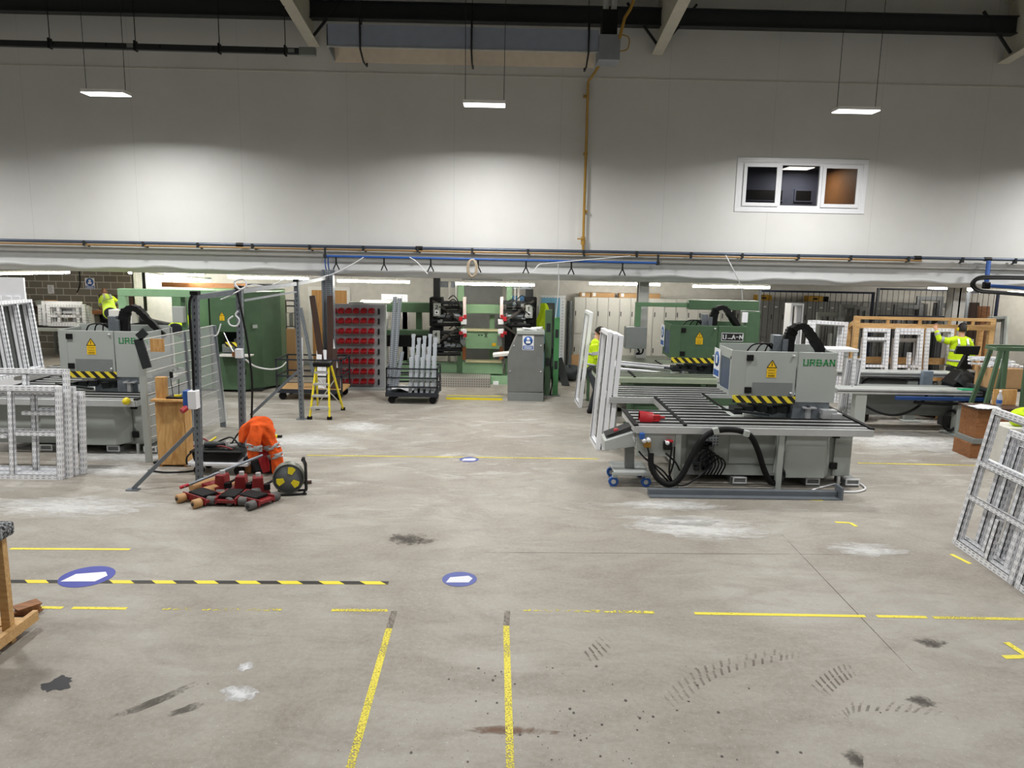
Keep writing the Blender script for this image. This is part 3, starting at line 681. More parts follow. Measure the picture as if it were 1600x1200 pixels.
    for z in (.2, .7):
        b = MB(); b.span((hx+.2, hy-.03, hz+z-.045), (hx+.3, hy, hz+z+.045)); part('hinge', b, M_BLACK, dr)
    b = MB(); b.lathe([(0, -.03), (.02, -.03), (.02, 0)], (hx+.92, hy, hz+.74), 10, 1); b.lathe([(0, -.03), (.02, -.03), (.02, 0)], (hx+.92, hy, hz+.16), 10, 1); part('lock', b, M_ALU, dr)
    warn_sign(dr, hx+.6, hz+.4, .27, hy-.002)
    b = MB(); b.span((hx+.03, hy-.008, hz-.0), (hx+1.0, hy+.022, hz+.11)); part('warning_strip', b, M_HAZ, t)
    if logo == 'sign':
        b = MB(); b.span((hx+1.06, hy-.016, hz+.48), (hx+1.53, hy-.011, hz+.66)); sg = part('name_plate', b, M_INKB, pn)
        b = MB(); letters(b, 'U', hx+1.1, hz+.53, .085, hy-.019); letters(b, 'A-N', hx+1.29, hz+.53, .085, hy-.019, .95)
        for k in range(4): b.box((hx+1.205+.022*k, hy-.019, hz+.54), (.012, .003, .02))
        for z_ in (.487, .653): b.span((hx+1.065, hy-.02, hz+z_-.005), (hx+1.525, hy-.016, hz+z_+.005))
        for x_ in (1.067, 1.523): b.span((hx+x_-.005, hy-.02, hz+.487), (hx+x_+.005, hy-.016, hz+.653))
        part('lettering', b, M_PVC, sg)
    else:
        b = MB(); letters(b, 'U·R·B·A·N', hx+1.085, hz+.60, .088, hy-.013, .86, .13); part('lettering', b, M_LOGO, pn)
    # tower, energy chain, hoses behind the housing
    b = MB(); b.span((hx+.72, hy+.35, H_), (hx+.86, hy+.5, hz+hh_+.22)); b.cyl((hx+.9, hy+.32, hz+.4), (hx+.9, hy+.32, hz+hh_+.16), .045, 10); part('tower', b, M_GALV, t, .006)
    P = smooth_path([(hx+.98, hy+.4, hz+.5), (hx+.98, hy+.4, hz+hh_+.15), (hx+1.05, hy+.4, hz+hh_+.33), (hx+1.2, hy+.4, hz+hh_+.36), (hx+1.35, hy+.42, hz+hh_+.2), (hx+1.62, hy+.5, hz+hh_-.14)], 5)
    b = MB()
    for i in range(len(P)-1):
        a, c = P[i], P[i+1]; b.bar(a, c+(c-a)*.1, .17, .1 if i % 2 else .085, (0, 1, 0) if abs((c-a).normalized().z) > .8 else (0, 0, 1))
    part('energy_chain', b, M_BLACK, t)
    for k in range(3):
        b = MB(); b.tube(smooth_path([(hx+.3+.15*k, hy+.4, hz+hh_-.1), (hx+.4+.12*k, hy+.35, hz+hh_+.06), (hx+.6+.05*k, hy+.35, hz+hh_+.08), (hx+.74, hy+.4, hz+hh_-.02)]), .012, 6); part('hose', b, M_BLACK, t)
    return t
mr = machine('light grey welding machine with black roller table, nearest at right', 1.92, 10.45, M_MG, M_MG, M_ALU, 'green')
mg = machine('dark green machine with pale roller table, under the gantry arm', 1.95, 14.9, M_DG, M_DG, mat('green_rail', (166, 178, 156), .4, .2), 'sign')
ml = machine('grey machine at left, behind the white frames and mesh fence', -9.15, 11.7, M_MG, M_MG, M_ALU, 'green', W=3.3)
# notices on the left sides of the two right-hand heads
for m_, l in ((mr, 1), (mg, 0)):
    hx, hy, hz = 1.60, .85, 1.16
    e = link(bpy.data.objects.new('safety_notice', MB().span((hx-.012, hy+.66, hz+.26), (hx-.004, hy+1.0, hz+.74)).mesh('safety_notice', M_PVC))); e.parent = m_
    b = MB(); b.lathe([(0, hx-.016), (.125, hx-.016), (.125, hx-.012)], (0, hy+.83, hz+.57), 24, 0); b.span((hx-.016, hy+.69, hz+.29), (hx-.012, hy+.97, hz+.39)); part('blue_print', b, M_SIGNB, e)
    b = MB(); b.span((hx-.019, hy+.79, hz+.5), (hx-.016, hy+.87, hz+.63)); part('white_print', b, M_PVC, e)
# pneumatics, hoses and board under the nearest table
b = MB(); b.span((.02, .02, .5), (.6, .05, .85)); bd = part('pneumatic_board', b, M_MG, mr, .004)
def W2L(px, py, Y): return at(px, py, Y)-V((1.92, 10.45, 0))
for px, py, s, m_ in ((1006, 688, .05, M_PVC), (1013, 687, .05, M_PVC), (1042, 691, .04, M_PVC)):
    q = W2L(px, py, 10.42); b = MB(); b.lathe([(0, q.y-.05), (.03, q.y-.05), (.03, q.y+.05)], (q.x, 0, q.z), 14, 1); part('gauge', b, m_, bd)
for px, py, wd, ht, m_ in ((1003, 681, .07, .09, M_BLUE), (1011, 694, .1, .09, mat('brass', (160, 120, 50), .35, .8)), (1043, 696, .12, .12, M_BLACK), (1046, 689, .1, .03, M_RED)):
    q = W2L(px, py, 10.42); b = MB(); b.box(q, (wd, .08, ht)); part('regulator', b, m_, bd, .01)
for pts in ([(998, 705), (1010, 718), (1035, 735), (1048, 752)], [(1012, 700), (1020, 725), (1040, 748), (1050, 758)], [(1050, 698), (1047, 720), (1046, 740), (1052, 756)], [(1054, 698), (1052, 725), (1045, 745)], [(1040, 708), (1055, 722), (1062, 735)], [(1052, 757), (1070, 758), (1090, 746), (1112, 728)]):
    b = MB(); b.tube(smooth_path([W2L(px, py, 10.38+.01*i) for i, (px, py) in enumerate(pts)]), .013, 6); part('air_hose', b, M_BLACK, mr)
P = [(1017, 708, 10.4), (1018, 730, 10.36), (1030, 750, 10.3), (1048, 757, 10.28), (1064, 745, 10.28), (1080, 715, 10.3), (1098, 686, 10.32), (1120, 673, 10.34), (1150, 672, 10.36), (1172, 681, 10.4), (1184, 703, 10.45), (1194, 734, 10.5), (1204, 753, 10.5), (1217, 753, 10.5), (1223, 740, 10.6), (1216, 730, 10.72)]
b = MB(); b.tube(smooth_path([W2L(*q) for q in P]), .043, 10); ho = part('corrugated_hose', b, M_RUB, mr)
for px, py in ((1118, 673), (1166, 677)):
    q = W2L(px, py, 10.33); b = MB(); b.box(q, (.08, .1, .09), (0, .2 if px > 1140 else -.3, 0)); part('hose_clip', b, M_MG, ho, .01)
# valve block and fittings in the open bay
q = W2L(1100, 712, 10.86); b = MB(); b.span((q.x-.26, q.y+.01, q.z-.3), (q.x+.15, q.y+.03, q.z+.42)); vb = part('valve_plate', b, M_MG2, mr)
b = MB(); random.seed(3)
for k in range(16): b.box((q.x-.2+random.random()*.3, q.y-.03, q.z-.2+random.random()*.4), (.04+.05*random.random(), .06, .04+.05*random.random()))
part('valve', b, M_DARK, vb, .006)
for k in range(6):
    x0 = q.x-.2+.05*k; b = MB(); b.tube(smooth_path([(x0, q.y-.05, q.z+.1-.05*k), (x0+.15, q.y-.12, q.z+.2-.04*k), (x0+.25, q.y-.1, q.z-.1), (x0+.2, q.y-.05, q.z-.28)]), .012, 6); part('air_hose', b, M_BLACK, vb)
b = MB(); b.span((q.x-.05, q.y-.005, q.z+.16), (q.x+.2, q.y+.01, q.z+.4)); part('mesh_grille', b, M_SLOT, vb)
# red foot pedal left on the table corner, papers
q = G(1010, 657, .97)
t = thing('foot_pedal', 'red hooded foot pedal lying on the front corner of the roller table', 'foot pedal', (q.x, q.y, .966))
b = MB()
def hood(u, v):
    g_ = PI*v; r_ = .075+.015*math.sin(u*PI); return V((-.11+.2*u, -r_*math.cos(g_), .0+.15*math.sin(g_)*(1-.15*u)))
b.grid(hood, 8, 12); b.grid(lambda u, v: hood(u, v)*.93+V((0, 0, .002)), 8, 12); part('hood', b, M_RED, t)
b = MB(); b.span((-.1, -.07, 0), (.18, .07, .02)); part('base', b, M_RED, t, .008)
b = MB(); b.box((.14, 0, .05), (.12, .09, .08)); b.cyl((.2, 0, .05), (.27, 0, .05), .02, 8); part('switch_body', b, M_RED, t, .02)
# pedestal with casters at the left end of the near machine
a = at(1002, 708, 10.75); t = thing('control_pedestal', 'grey control pedestal on blue castors beside the near machine', 'pedestal', (a.x, 10.75, 0))
def loc(px, py, Y=10.75): return at(px, py, Y)-V((a.x, 10.75, 0))
b = MB(); p_ = [loc(943, 686), loc(943, 701), loc(998, 694), loc(998, 669)]
b.prism([(q.x, q.z) for q in p_], 1, -.12, .3); part('console_box', b, mat('pedestal_grey', (178, 182, 180), .4), t, .01)
b = MB(); n0, n1 = loc(946, 683), loc(996, 664); b.bar(n0+V((0, .1, .02)), n1+V((0, .1, .02)), .3, .015); part('sloped_panel', b, M_BLACK, t)
q = loc(963, 676); b = MB(); b.lathe([(0, .06), (.035, .05), (.035, 0)], (q.x, .05, q.z), 12); part('stop_button', b, M_RED, t)
q = loc(990, 683); b = MB(); b.bar((q.x-.03, -.124, q.z+.04), (q.x, -.124, q.z-.04), .02, .004, (0, 1, 0)); b.bar((q.x-.01, -.124, q.z+.03), (q.x+.05, -.124, q.z-.03), .02, .004, (0, 1, 0)); part('arrow_sticker', b, M_PVC, t)
b = MB(); b.bar(loc(984, 697)+V((0, .05, 0)), loc(984, 735)+V((0, .05, 0)), .14, .08); part('column', b, M_MG2, t)
b = MB(); zb_ = .2; b.span((-.42, -.18, zb_), (.1, .42, zb_+.03)); b.bar((-.42, -.15, zb_), (.12, -.15, zb_), .08, .05); part('base_plate', b, MATS['pedestal_grey'], t, .008)
for cx_, cy_ in ((-.40, -.14), (.08, -.14), (-.36, .36), (.08, .36)):
    b = MB(); b.box((cx_, cy_, .17), (.08, .08, .06)); cs = part('castor', b, M_MG, t)
    b = MB(); b.cyl((cx_-.02, cy_-.025, .075), (cx_-.02, cy_+.025, .075), .074, 18); w_ = part('wheel', b, M_BLUE, cs)
    b = MB(); b.cyl((cx_-.02, cy_-.03, .075), (cx_-.02, cy_+.03, .075), .035, 12); part('hub', b, M_ALU, cs)
# steel channel lying on the floor in front
a, c = G(1012, 773), G(1306, 777)
t = thing('steel_channel', 'long grey steel channel lying on the floor before the near machine', 'steel beam', a)
d = c-a; b = MB(); b.bar(V((0, 0, .05)), d+V((0, 0, .05)), .09, .09); b.bar(V((0, -.1, .012)), d+V((0, -.1, .012)), .11, .02); part('channel', b, M_POST, t, .004)
b = MB(); b.box(d+V((.02, -.04, .09)), (.03, .22, .18)); part('end_flange', b, M_POST, t)
P = [G(1262, 770, .02), G(1280, 762, .02), G(1330, 752, .02), G(1352, 762, .02), G(1340, 768, .02), G(1312, 768, .02)]
solo('cable', MB(P[0]).tube(smooth_path(P), .014, 6), M_PVC, 'white cable curling on the floor behind the steel channel end', 'cable', P[0])
# gantry of the green machine
GY = 17.55; xg = at(1172, 500, GY).x
t = thing('gantry_arm', 'dark green overhead arm carrying a grey control box', 'gantry arm', (xg, GY, 0))
def lg(px, py): return at(px, py, GY)-V((xg, GY, 0))
b = MB(); q = lg(1172, 486); b.span((-.19, -.15, 0), (.19, .15, q.z)); part('post', b, M_DG, t, .01)
b = MB(); p_, q = lg(1075, 468), lg(1183, 485); b.span((p_.x, -.12, q.z), (q.x, .12, p_.z)); part('beam', b, M_DG, t, .01)
b = MB(); p_, q = lg(993, 472), lg(1076, 480); b.span((p_.x, -.07, q.z), (q.x, .07, p_.z)); b.span((p_.x, -.07, lg(993, 510).z), (p_.x+.13, .07, q.z)); part('extension_arm', b, M_MGREEN, t, .008)
b = MB(); p_, q = lg(977, 510), lg(1008, 544); b.span((p_.x, -.16, q.z), (q.x, .16, p_.z)); bx = part('control_box', b, M_MG2, t, .01)
b = MB(); b.tube(smooth_path([lg(996, 544), lg(999, 550), lg(994, 553), lg(1003, 552), lg(1005, 545)]), .02, 6); part('cable', b, M_BLACK, bx)
b = MB(); b.span((lg(1156, 487).x, -.2, lg(1156, 503).z), (lg(1165, 487).x, -.16, lg(1156, 487).z)); part('junction_box', b, M_PVC, t, .008)
# ------------------------------------------------------------------ white plastic window frames
def wframe(label, w_, h, loc, rot, mull=(), trans=(), group=None, m=None, face=.07, d=.07, cat='window frame', name='window_frame'):
    """w_ x h frame standing on its bottom edge; local x across, front faces -y"""
    m = m or M_FILM; t = thing(name, label, cat, loc, rot, group); g = .025
    def beam(b, x0, z0, x1, z1, vert):
        b.cur = 0; b.span((x0, 0, z0), (x1, d, z1))
        b.cur = 1
        if vert:
            for x in (x0-.004, x1): b.span((x, -.001, z0+face*.0), (x+.004, .01, z1)) if 0 < x < w_-.01 else None
        else:
            for z in (z0-.004, z1): b.span((x0, -.001, z), (x1, .01, z+.004)) if 0 < z < h-.01 else None
        b.cur = 0
    b = MB(); beam(b, 0, 0, face, h, True); beam(b, w_-face, 0, w_, h, True); beam(b, face, 0, w_-face, face, False); beam(b, face, h-face, w_-face, h, False)
    b.span((face, d*.55, face), (face+g, d, h-face)); b.span((w_-face-g, d*.55, face), (w_-face, d, h-face)); b.span((face+g, d*.55, face), (w_-face-g, d, face+g)); b.span((face+g, d*.55, h-face-g), (w_-face-g, d, h-face))
    part('outer_frame', b, [m, M_GASK], t)
    for x, z0, z1 in mull:
        b = MB(); beam(b, x-face*.45, z0+face, x+face*.45, z1-face, True); part('mullion', b, [m, M_GASK], t)
    for z, x0, x1 in trans:
        b = MB(); beam(b, x0+face, z-face*.4, x1-face, z+face*.4, False); part('transom', b, [m, M_GASK], t)
    return t
GR = 'stack of white frames leaning at the right edge'
A, B_ = G(1487, 848), G(1580, 914); d_ = B_-A; rz = math.atan2(d_.y, d_.x); wd = d_.length
tp = at(1550, 636, A.y); lean = math.atan2((tp-A).x, tp.z); hh_ = math.hypot((tp-A).x, tp.z)
nx = V((-math.sin(rz), math.cos(rz), 0)); ex = V((math.cos(rz), math.sin(rz), 0))
wframe('nearest large white frame with two crossbars, leaning at right edge', wd, hh_, A, (-lean, 0, rz), [(wd*.56, 0, hh_*.36)], [(hh_*.61, 0, wd), (hh_*.36, 0, wd)], GR)
wframe('shorter white frame peeking out left behind the nearest right-hand frame', wd*.9, hh_*.63, A+nx*.1-ex*.16, (-lean, 0, rz), [(wd*.5, 0, hh_*.63)], [], GR)
wframe('white frame with a long slotted top, third in the right-hand stack', wd*1.05, hh_*.86, A+nx*.19+ex*.10, (-lean, 0, rz), [(wd*.4, 0, hh_*.84)], [], GR)
wframe('white frame with two uprights, fourth in the right-hand stack', wd*1.1, hh_*.80, A+nx*.28+ex*.16, (-lean, 0, rz), [(wd*.3, 0, hh_*.72), (wd*.7, 0, hh_*.72)], [], GR)
wframe('tall plain white frame, rearmost of the right-hand stack', wd*1.2, hh_*.95, A+nx*.37+ex*.05, (-lean, 0, rz), [(wd*.5, 0, hh_*.95)], [], GR)
wframe('white frame cut by the right picture edge, in front of the large one', 1.1, 1.2, B_+nx*.0+ex*.05, (-lean, 0, rz), [], [(.5, 0, 1.1)], GR)
# left-hand stack in front of the machine
GL = 'stack of white frames leaning at the left edge'
a = G(95, 750); b_ = at(95, 609, a.y); h = (b_.z)*1.02; w_ = 1.6; ln = R(5)
wframe('front white frame with one upright and a crossbar, at left edge', w_, h, (a.x-w_+.02, a.y, 0), (-ln, 0, 0), [(w_-.72, 0, h)], [(h*.49, w_-.72, w_), (h*.46, 0, w_-.72)], GL, d=.07)
a2 = V((a.x, a.y+.10, 0)); h2 = at(108, 579, a2.y+.1).z
wframe('taller white frame with a top light, second in the left-hand stack', 1.75, h2*1.01, (a2.x-1.75+.08, a2.y, 0), (-ln, 0, 0), [(1.75-.62, h2*.78, h2)], [(h2*.79, 0, 1.75), (h2*.6, 1.0, 1.75)], GL)
wframe('white frame showing a crossbar behind the front pair at left', 1.5, h2*.84, (a2.x-1.5+.10, a2.y+.11, 0), (-ln, 0, 0), [(.9, 0, h2*.84)], [(h2*.62, .9, 1.5)], GL)
wframe('rearmost white frame of the left-hand stack, right edge showing', 1.5, h2*.78, (a2.x-1.5+.17, a2.y+.22, 0), (-ln, 0, 0), [], [(h2*.4, 0, 1.5)], GL)
# tall frames standing on the left machine's table, tilted to the left
GT = 'tall frames tilted on the left machine'
p = G(70, 577, .972); tp = at(50, 467, p.y); ln = math.atan2(p.x-tp.x, tp.z-p.z); hh_ = math.hypot(p.x-tp.x, tp.z-p.z); w_ = 1.5
for i, l in enumerate(('front of the tall frames leaning back on the left roller table', 'second tall frame behind the front one on the left table', 'third tall frame leaning on the left table', 'rearmost tall frame leaning on the left table')):
    wframe(l, w_, hh_, (p.x-.082*i, p.y-w_-.01*i, .968), (-ln, 0, R(90)), [(w_-.46, 0, hh_), (w_-.90, 0, hh_)], [], GT, m=(M_FILM, M_PVC, M_MG2, M_PVC)[i], face=.06, d=.07)
# white moulded panel in the left background
q = at(36, 434, 15.6)
t = thing('door_panel', 'white moulded plastic panel with cut-outs standing at far left', 'panel', (q.x-.75, 15.6, 0))
b = MB()
for x0, x1, z0, z1 in ((-1.4, .75, 0, 1.95), (-1.4, .75, 2.3, q.z), (-1.4, .15, 1.95, 2.3), (.27, .36, 1.95, 2.3), (.48, .54, 1.95, 2.3), (.64, .75, 1.95, 2.3)): b.span((x0, 0, z0), (x1, .05, z1))
part('panel', b, M_PVC, t); b = MB(); b.span((-1.4, .06, 1.9), (.74, .08, 2.4)); part('backing', b, M_OFF, t)
for x0 in (.15, .36, .54):
    b = MB(); b.span((x0, -.03, 2.24), (x0+.12, .02, 2.32)); part('hook', b, M_PVC, t)
# frames standing upright in the aisle by the middle table
GM = 'white sashes leaning in the aisle'
def aisle(label, pxb0, pxb1, pxt, n, h=None, off=0):
    A, B_ = G(*pxb0), G(*pxb1); d_ = B_-A; rz = math.atan2(d_.y, d_.x); tp = at(pxt[0], pxt[1], A.y); ln = math.atan2(tp.x-A.x, tp.z); hh = math.hypot(tp.x-A.x, tp.z); nx = V((-math.sin(rz), math.cos(rz), 0))
    for i in range(n): wframe(label[i], d_.length, hh-.03*i, A+nx*.085*i*1.2, (-ln, 0, rz), [], [], GM, m=M_PVC, d=.075)
aisle(('left face of the three tall white sashes leaning by the roller tables', 'middle of the three tall white sashes leaning by the roller tables', 'right-hand of the three tall white sashes leaning by the roller tables'), (921, 686), (931, 703), (939, 512), 3)
aisle(('single tall narrow white sash leaning behind the stooping worker',), (897, 626), (904, 637), (914, 484), 1)
# sash lying on the green table, held by the worker
p = at(960, 562, 16.3)
wframe('white sash lying across the green roller table, held by the worker', 1.5, .55, (p.x-.05, 15.75, 1.02), (R(-80), R(4), R(-4)), [], [], None, m=M_PVC)
# ------------------------------------------------------------------ measuring conveyors at right
def conveyor(label, px0, py0, px1, py1, Y, hgt, legs, bed=None):
    a, c = at(px0, py0, Y), at(px1, py1, Y); c.z = a.z
    t = thing('measuring_bench', label, 'conveyor', (a.x, Y, 0)); L = c.x-a.x; z = a.z
    b = MB(); b.span((0, -.09, z-hgt), (L, .09, z)); part('beam', b, M_ALU, t, .008)
    b = MB(); b.span((0, -.095, z-hgt*.55), (L, -.09, z-hgt*.4)); part('groove', b, M_DARK, t)
    b = MB(); b.span((0, .09, z-.02), (L, .3, z)); part('support_plate', b, M_MG, t)
    for px in legs:
        x = at(px, 640, Y).x-a.x; b = MB(); b.span((x-.11, -.06, 0), (x+.11, .12, z-hgt)); b.span((x-.2, -.2, 0), (x+.2, .3, .02)); part('leg', b, M_MG, t, .01)
    return t, a
t, a = conveyor('long grey measuring bench with blue hose, nearest at right', 1306, 606, 1556, 612, 14.4, .1, (1342, 1502))
z = a.z; b = MB(); x0 = at(1395, 606, 14.4).x-a.x; x1 = at(1535, 610, 14.4).x-a.x
b.bar((x0, -.13, z-.16), (x1, -.13, z-.16), .05, .07); part('blue_rail', b, mat('deep_blue', (30, 64, 120), .4), t, .01)
b = MB(); b.tube(smooth_path([(x0+.4, -.1, z-.24), (x0+1, -.12, z-.27), (x1-.3, -.1, z-.23)]), .03, 6); part('hose', b, M_BLACK, t)
b = MB(); x2 = at(1515, 603, 14.4).x-a.x; b.span((x2-.18, -.08, z), (x2+.18, .1, z+.02)); part('green_mat', b, mat('green_mat', (40, 160, 110), .5), t)
b = MB(); b.tube(smooth_path([(.4, .2, .9), (.55, .1, .62), (.9, 0, .42), (1.3, 0, .38), (1.7, .05, .55), (1.95, .15, .85)]), .025, 6); part('hose', b, M_BLACK, t)
b = MB(); b.span((.7, .35, .30), (3.2, .8, .86)); part('bed', b, M_MG2, t, .01)
b = MB(); b.tube([(2.35+.14*math.cos(g_), .0, .28+.2*math.sin(g_)) for g_ in [2*PI*j/18 for j in range(18)]], .03, 6, closed=True); part('coiled_hose', b, M_BLACK, t)
t, a = conveyor('upper grey measuring rail behind the bench, in front of the timber rack', 1306, 579, 1492, 583, 15.7, .1, (1420,))
z = a.z; b = MB(); x0 = at(1441, 590, 15.7).x-a.x; b.span((x0-.1, -.2, z-.3), (x0+.12, -.09, z+.05)); part('carriage', b, mat('carriage_blue_grey', (118, 130, 142), .45), t, .01)
b = MB(); b.span((.55, .0, z-.42), (2.1, .5, z-.14)); part('bed', b, M_MG2, t, .01)
b = MB(); b.tube(smooth_path([(.55, -.05, z-.3), (.6, -.08, z-.16), (.8, -.08, z-.13), (1.8, -.08, z-.15)]), .025, 6); part('hose', b, M_BLACK, t)
# saw control: black screen and sloped hood
p = at(1518, 590, 14.9); t = thing('saw_head', 'black saw head with sloped hood at the end of the measuring rails', 'saw', (p.x, 14.9, 0))
def ls(px, py, Y=14.9): return at(px, py, Y)-V((p.x, 14.9, 0))
b = MB(); pts = [ls(*q) for q in ((1490, 602), (1512, 581), (1548, 584), (1556, 603))]; b.prism([(q.x, q.z) for q in pts], 1, 0, .5); part('hood', b, M_BLACK, t, .02)
b = MB(); q = ls(1520, 602); b.span((-.3, .05, 0), (.4, .5, q.z)); part('stand', b, M_DARK, t)
b = MB(); b.bar(ls(1500, 600)+V((0, -.02, 0)), ls(1515, 582)+V((0, -.02, 0)), .06, .3); part('guard', b, mat('saw_grey', (84, 88, 92), .4), t)
p2 = at(1513, 552, 14.75); t = thing('monitor', 'black monitor on a stalk seen from behind, before the right-hand worker', 'monitor', (p2.x, 14.75, at(1513, 582, 14.75).z))
def lm(px, py): return at(px, py, 14.75)-V((p2.x, 14.75, at(1513, 582, 14.75).z))
b = MB(); pts = [lm(*q) for q in ((1492, 553), (1497, 541), (1533, 541), (1529, 555))]; b.prism([(q.x, q.z) for q in pts], 1, 0, .06); part('screen', b, M_BLACK, t, .01)
b = MB(); pts = [lm(*q) for q in ((1500, 578), (1512, 556), (1515, 548), (1519, 548), (1518, 557), (1522, 578))]; b.prism([(q.x, q.z) for q in pts], 1, .06, .16); part('stalk', b, M_BLACK, t, .01)
b = MB(); q = lm(1493, 574); b.box((q.x, .05, q.z), (.3, .25, .03), (0, .25, 0)); part('keyboard_tray', b, M_DARK, t)
# ------------------------------------------------------------------ timber rack with frames
RY = 17.35; a = at(1337, 494, RY); c = at(1557, 499, RY); x0 = a.x; L = c.x-a.x; zt = a.z
t = thing('timber_rack', 'pine timber rack holding white frames, behind the measuring rails', 'rack', (x0, RY, 0))
for x in (0, L-.12):
    b = MB(); b.span((x, 0, 0), (x+.12, .1, zt)); part('post', b, M_PINE, t)
    b = MB(); b.span((x, .40, 0), (x+.12, .48, zt-.25)); part('rear_post', b, M_PINE, t)
    b = MB(); b.bar((x+.06, .1, .3), (x+.06, .4, .3), .05, .1); b.bar((x+.06, .05, zt-.1), (x+.06, .45, zt-.3), .05, .1); part('side_rail', b, M_PINE, t)
for z0, z1 in ((zt-.07, zt), (zt-.28, zt-.16)):
    b = MB(); b.span((.12, 0, z0), (L-.12, .06, z1)); part('top_rail', b, M_PINE, t)
for x in (.75, 1.5, 2.2, 2.75):
    b = MB(); b.span((x, .01, zt-.16), (x+.07, .05, zt-.07)); part('spacer', b, M_PINE, t)
for z0 in (.55, .95):
    b = MB(); b.span((.12, .42, z0), (L-.12, .46, z0+.16)); part('back_rail', b, M_PINE, t)
for x in (1.0, 1.9, 2.6):
    b = MB(); b.span((x, .46, 0), (x+.09, .5, zt-.3)); part('back_upright', b, M_PINE, t)
b = MB(); b.span((.05, -.22, .12), (L-.05, .48, .24)); b.span((.05, -.2, 0), (L-.05, -.1, .12)); part('shelf', b, M_PINE, t)
GK = 'white frames on the timber rack'
for i, (px0, px1, tr, l) in enumerate(((1346, 1387, .85, 'left white frame on the timber rack, with one crossbar'), (1396, 1439, .93, 'middle white frame on the timber rack, with a top light'), (1444, 1486, None, 'right white frame on the timber rack, beside the reaching worker'))):
    xa, xb = at(px0, 560, RY-.05).x, at(px1, 560, RY-.05).x; zz = at(px0, 512, RY).z
    wframe(l, xb-xa, zz-.24, (xa, RY-.16, .24), (R(-4), 0, 0), [((xb-xa)*.55, 0, (zz-.24)*.7)] if i == 1 else [], [((zz-.24)*tr, 0, xb-xa), ((zz-.24)*.45, 0, xb-xa)] if tr else [], GK, face=.08)
GB = 'plain frames inside the timber rack'
for i, px in enumerate((1341, 1392, 1480)):
    xa = at(px, 560, RY+.3).x; wframe(('narrow', 'middle', 'right-hand')[i]+' plain white frame half hidden inside the timber rack', .62, 1.35, (xa, RY+.12+.08*i, .24), (R(-3), 0, 0), [], [], GB, m=M_PVC)
# other frames in the right background
a = at(1231, 545, 18.4)
wframe('tall white sash standing open left of the paired frames', .34, at(1231, 474, 18.4).z, (a.x, 18.4, 0), (0, 0, R(8)), [], [], None, m=M_PVC, d=.3, face=.05)
for i, (px, Y, l) in enumerate(((1262, 17.6, 'front of two square-topped frames beside the timber rack'), (1256, 17.75, 'rear of two square-topped frames beside the timber rack'))):
    a = at(px, 560, Y); wframe(l, .86, at(px, 500, Y).z, (a.x, Y, 0), (R(-3), R(2.5), 0), [(.43, 0, .8)], [(.8, 0, .86)], 'square-topped frames', face=.085)
mgf = mat('grey_profile', (96, 98, 100), .45)
for i, (px, Y) in enumerate(((1278, 19.3), (1315, 19.2), (1324, 19.4), (1333, 19.6))):
    a = at(px, 480, Y); wframe(('wide grey frame behind the square-topped pair', 'first tall grey frame beside the rack post', 'second tall grey frame beside the rack post', 'third tall grey frame beside the rack post')[i], .62 if i == 0 else .5, at(px, 488 if i == 0 else 474+i*2, Y).z, (a.x, Y, 0), (0, 0, R(0 if i == 0 else 18)), [(.4, 0, 1.6)] if i == 0 else [], [], 'grey frames behind the rack', m=M_MG2 if i else M_MG, face=.09)
mdk = mat('anthracite_profile', (66, 68, 70), .45)
for i, (px, w_, py, l) in enumerate(((1398, .8, 476, 'wide anthracite frame behind the cage, left one'), (1432, .75, 463, 'tallest anthracite frame behind the cage, under the tube light'), (1460, .5, 474, 'narrow anthracite frame behind the cage, beside the column'))):
    a = at(px, 480, 20.6+.15*i); wframe(l, w_, at(px, py, 20.6).z, (a.x, 20.6+.15*i, 0), (0, 0, 0), [(w_*.55, 0, 2)], [(1.85, 0, w_)] if i else [], 'anthracite frames behind the cage', m=mdk, face=.11)
for i in range(3):
    a = at(1553+6*i, 560, 18.35); wframe(('front', 'middle', 'rear')[i]+' grey frame leaning at the right end of the timber rack', .52, at(1560, 495+2*i, 18.35).z, (a.x-.15, 18.3+.1*i, 0), (R(-2), R(-2), R(12)), [], [], 'grey frames at the rack end', m=M_MG if i else M_MG2)
# white bench and short frames beside the near machine
a = at(1290, 545, 15.0); c = at(1342, 548, 15.0)
t = thing('workbench', 'white-topped bench behind the near machine, before the timber rack', 'bench', (a.x, 15.0, 0)); L = c.x-a.x
b = MB(); b.span((-.9, 0, a.z-.06), (L, .5, a.z)); part('bench_top', b, M_PVC, t, .006)
for x in (-.85, L-.08):
    for y in (.03, .42):
        b = MB(); b.span((x, y, 0), (x+.07, y+.06, a.z-.06)); part('leg', b, M_FILM, t)
for i in range(3):
    q = at(1314+8*i, 600, 15.05); wframe(('left', 'middle', 'right')[i]+' short white frame standing under the white bench end', .12, a.z-.2, (q.x, 15.1, .0), (0, R(4), 0), [], [((a.z-.2)*.5, 0, .12)], 'short frames under the bench', m=M_PVC, face=.035)
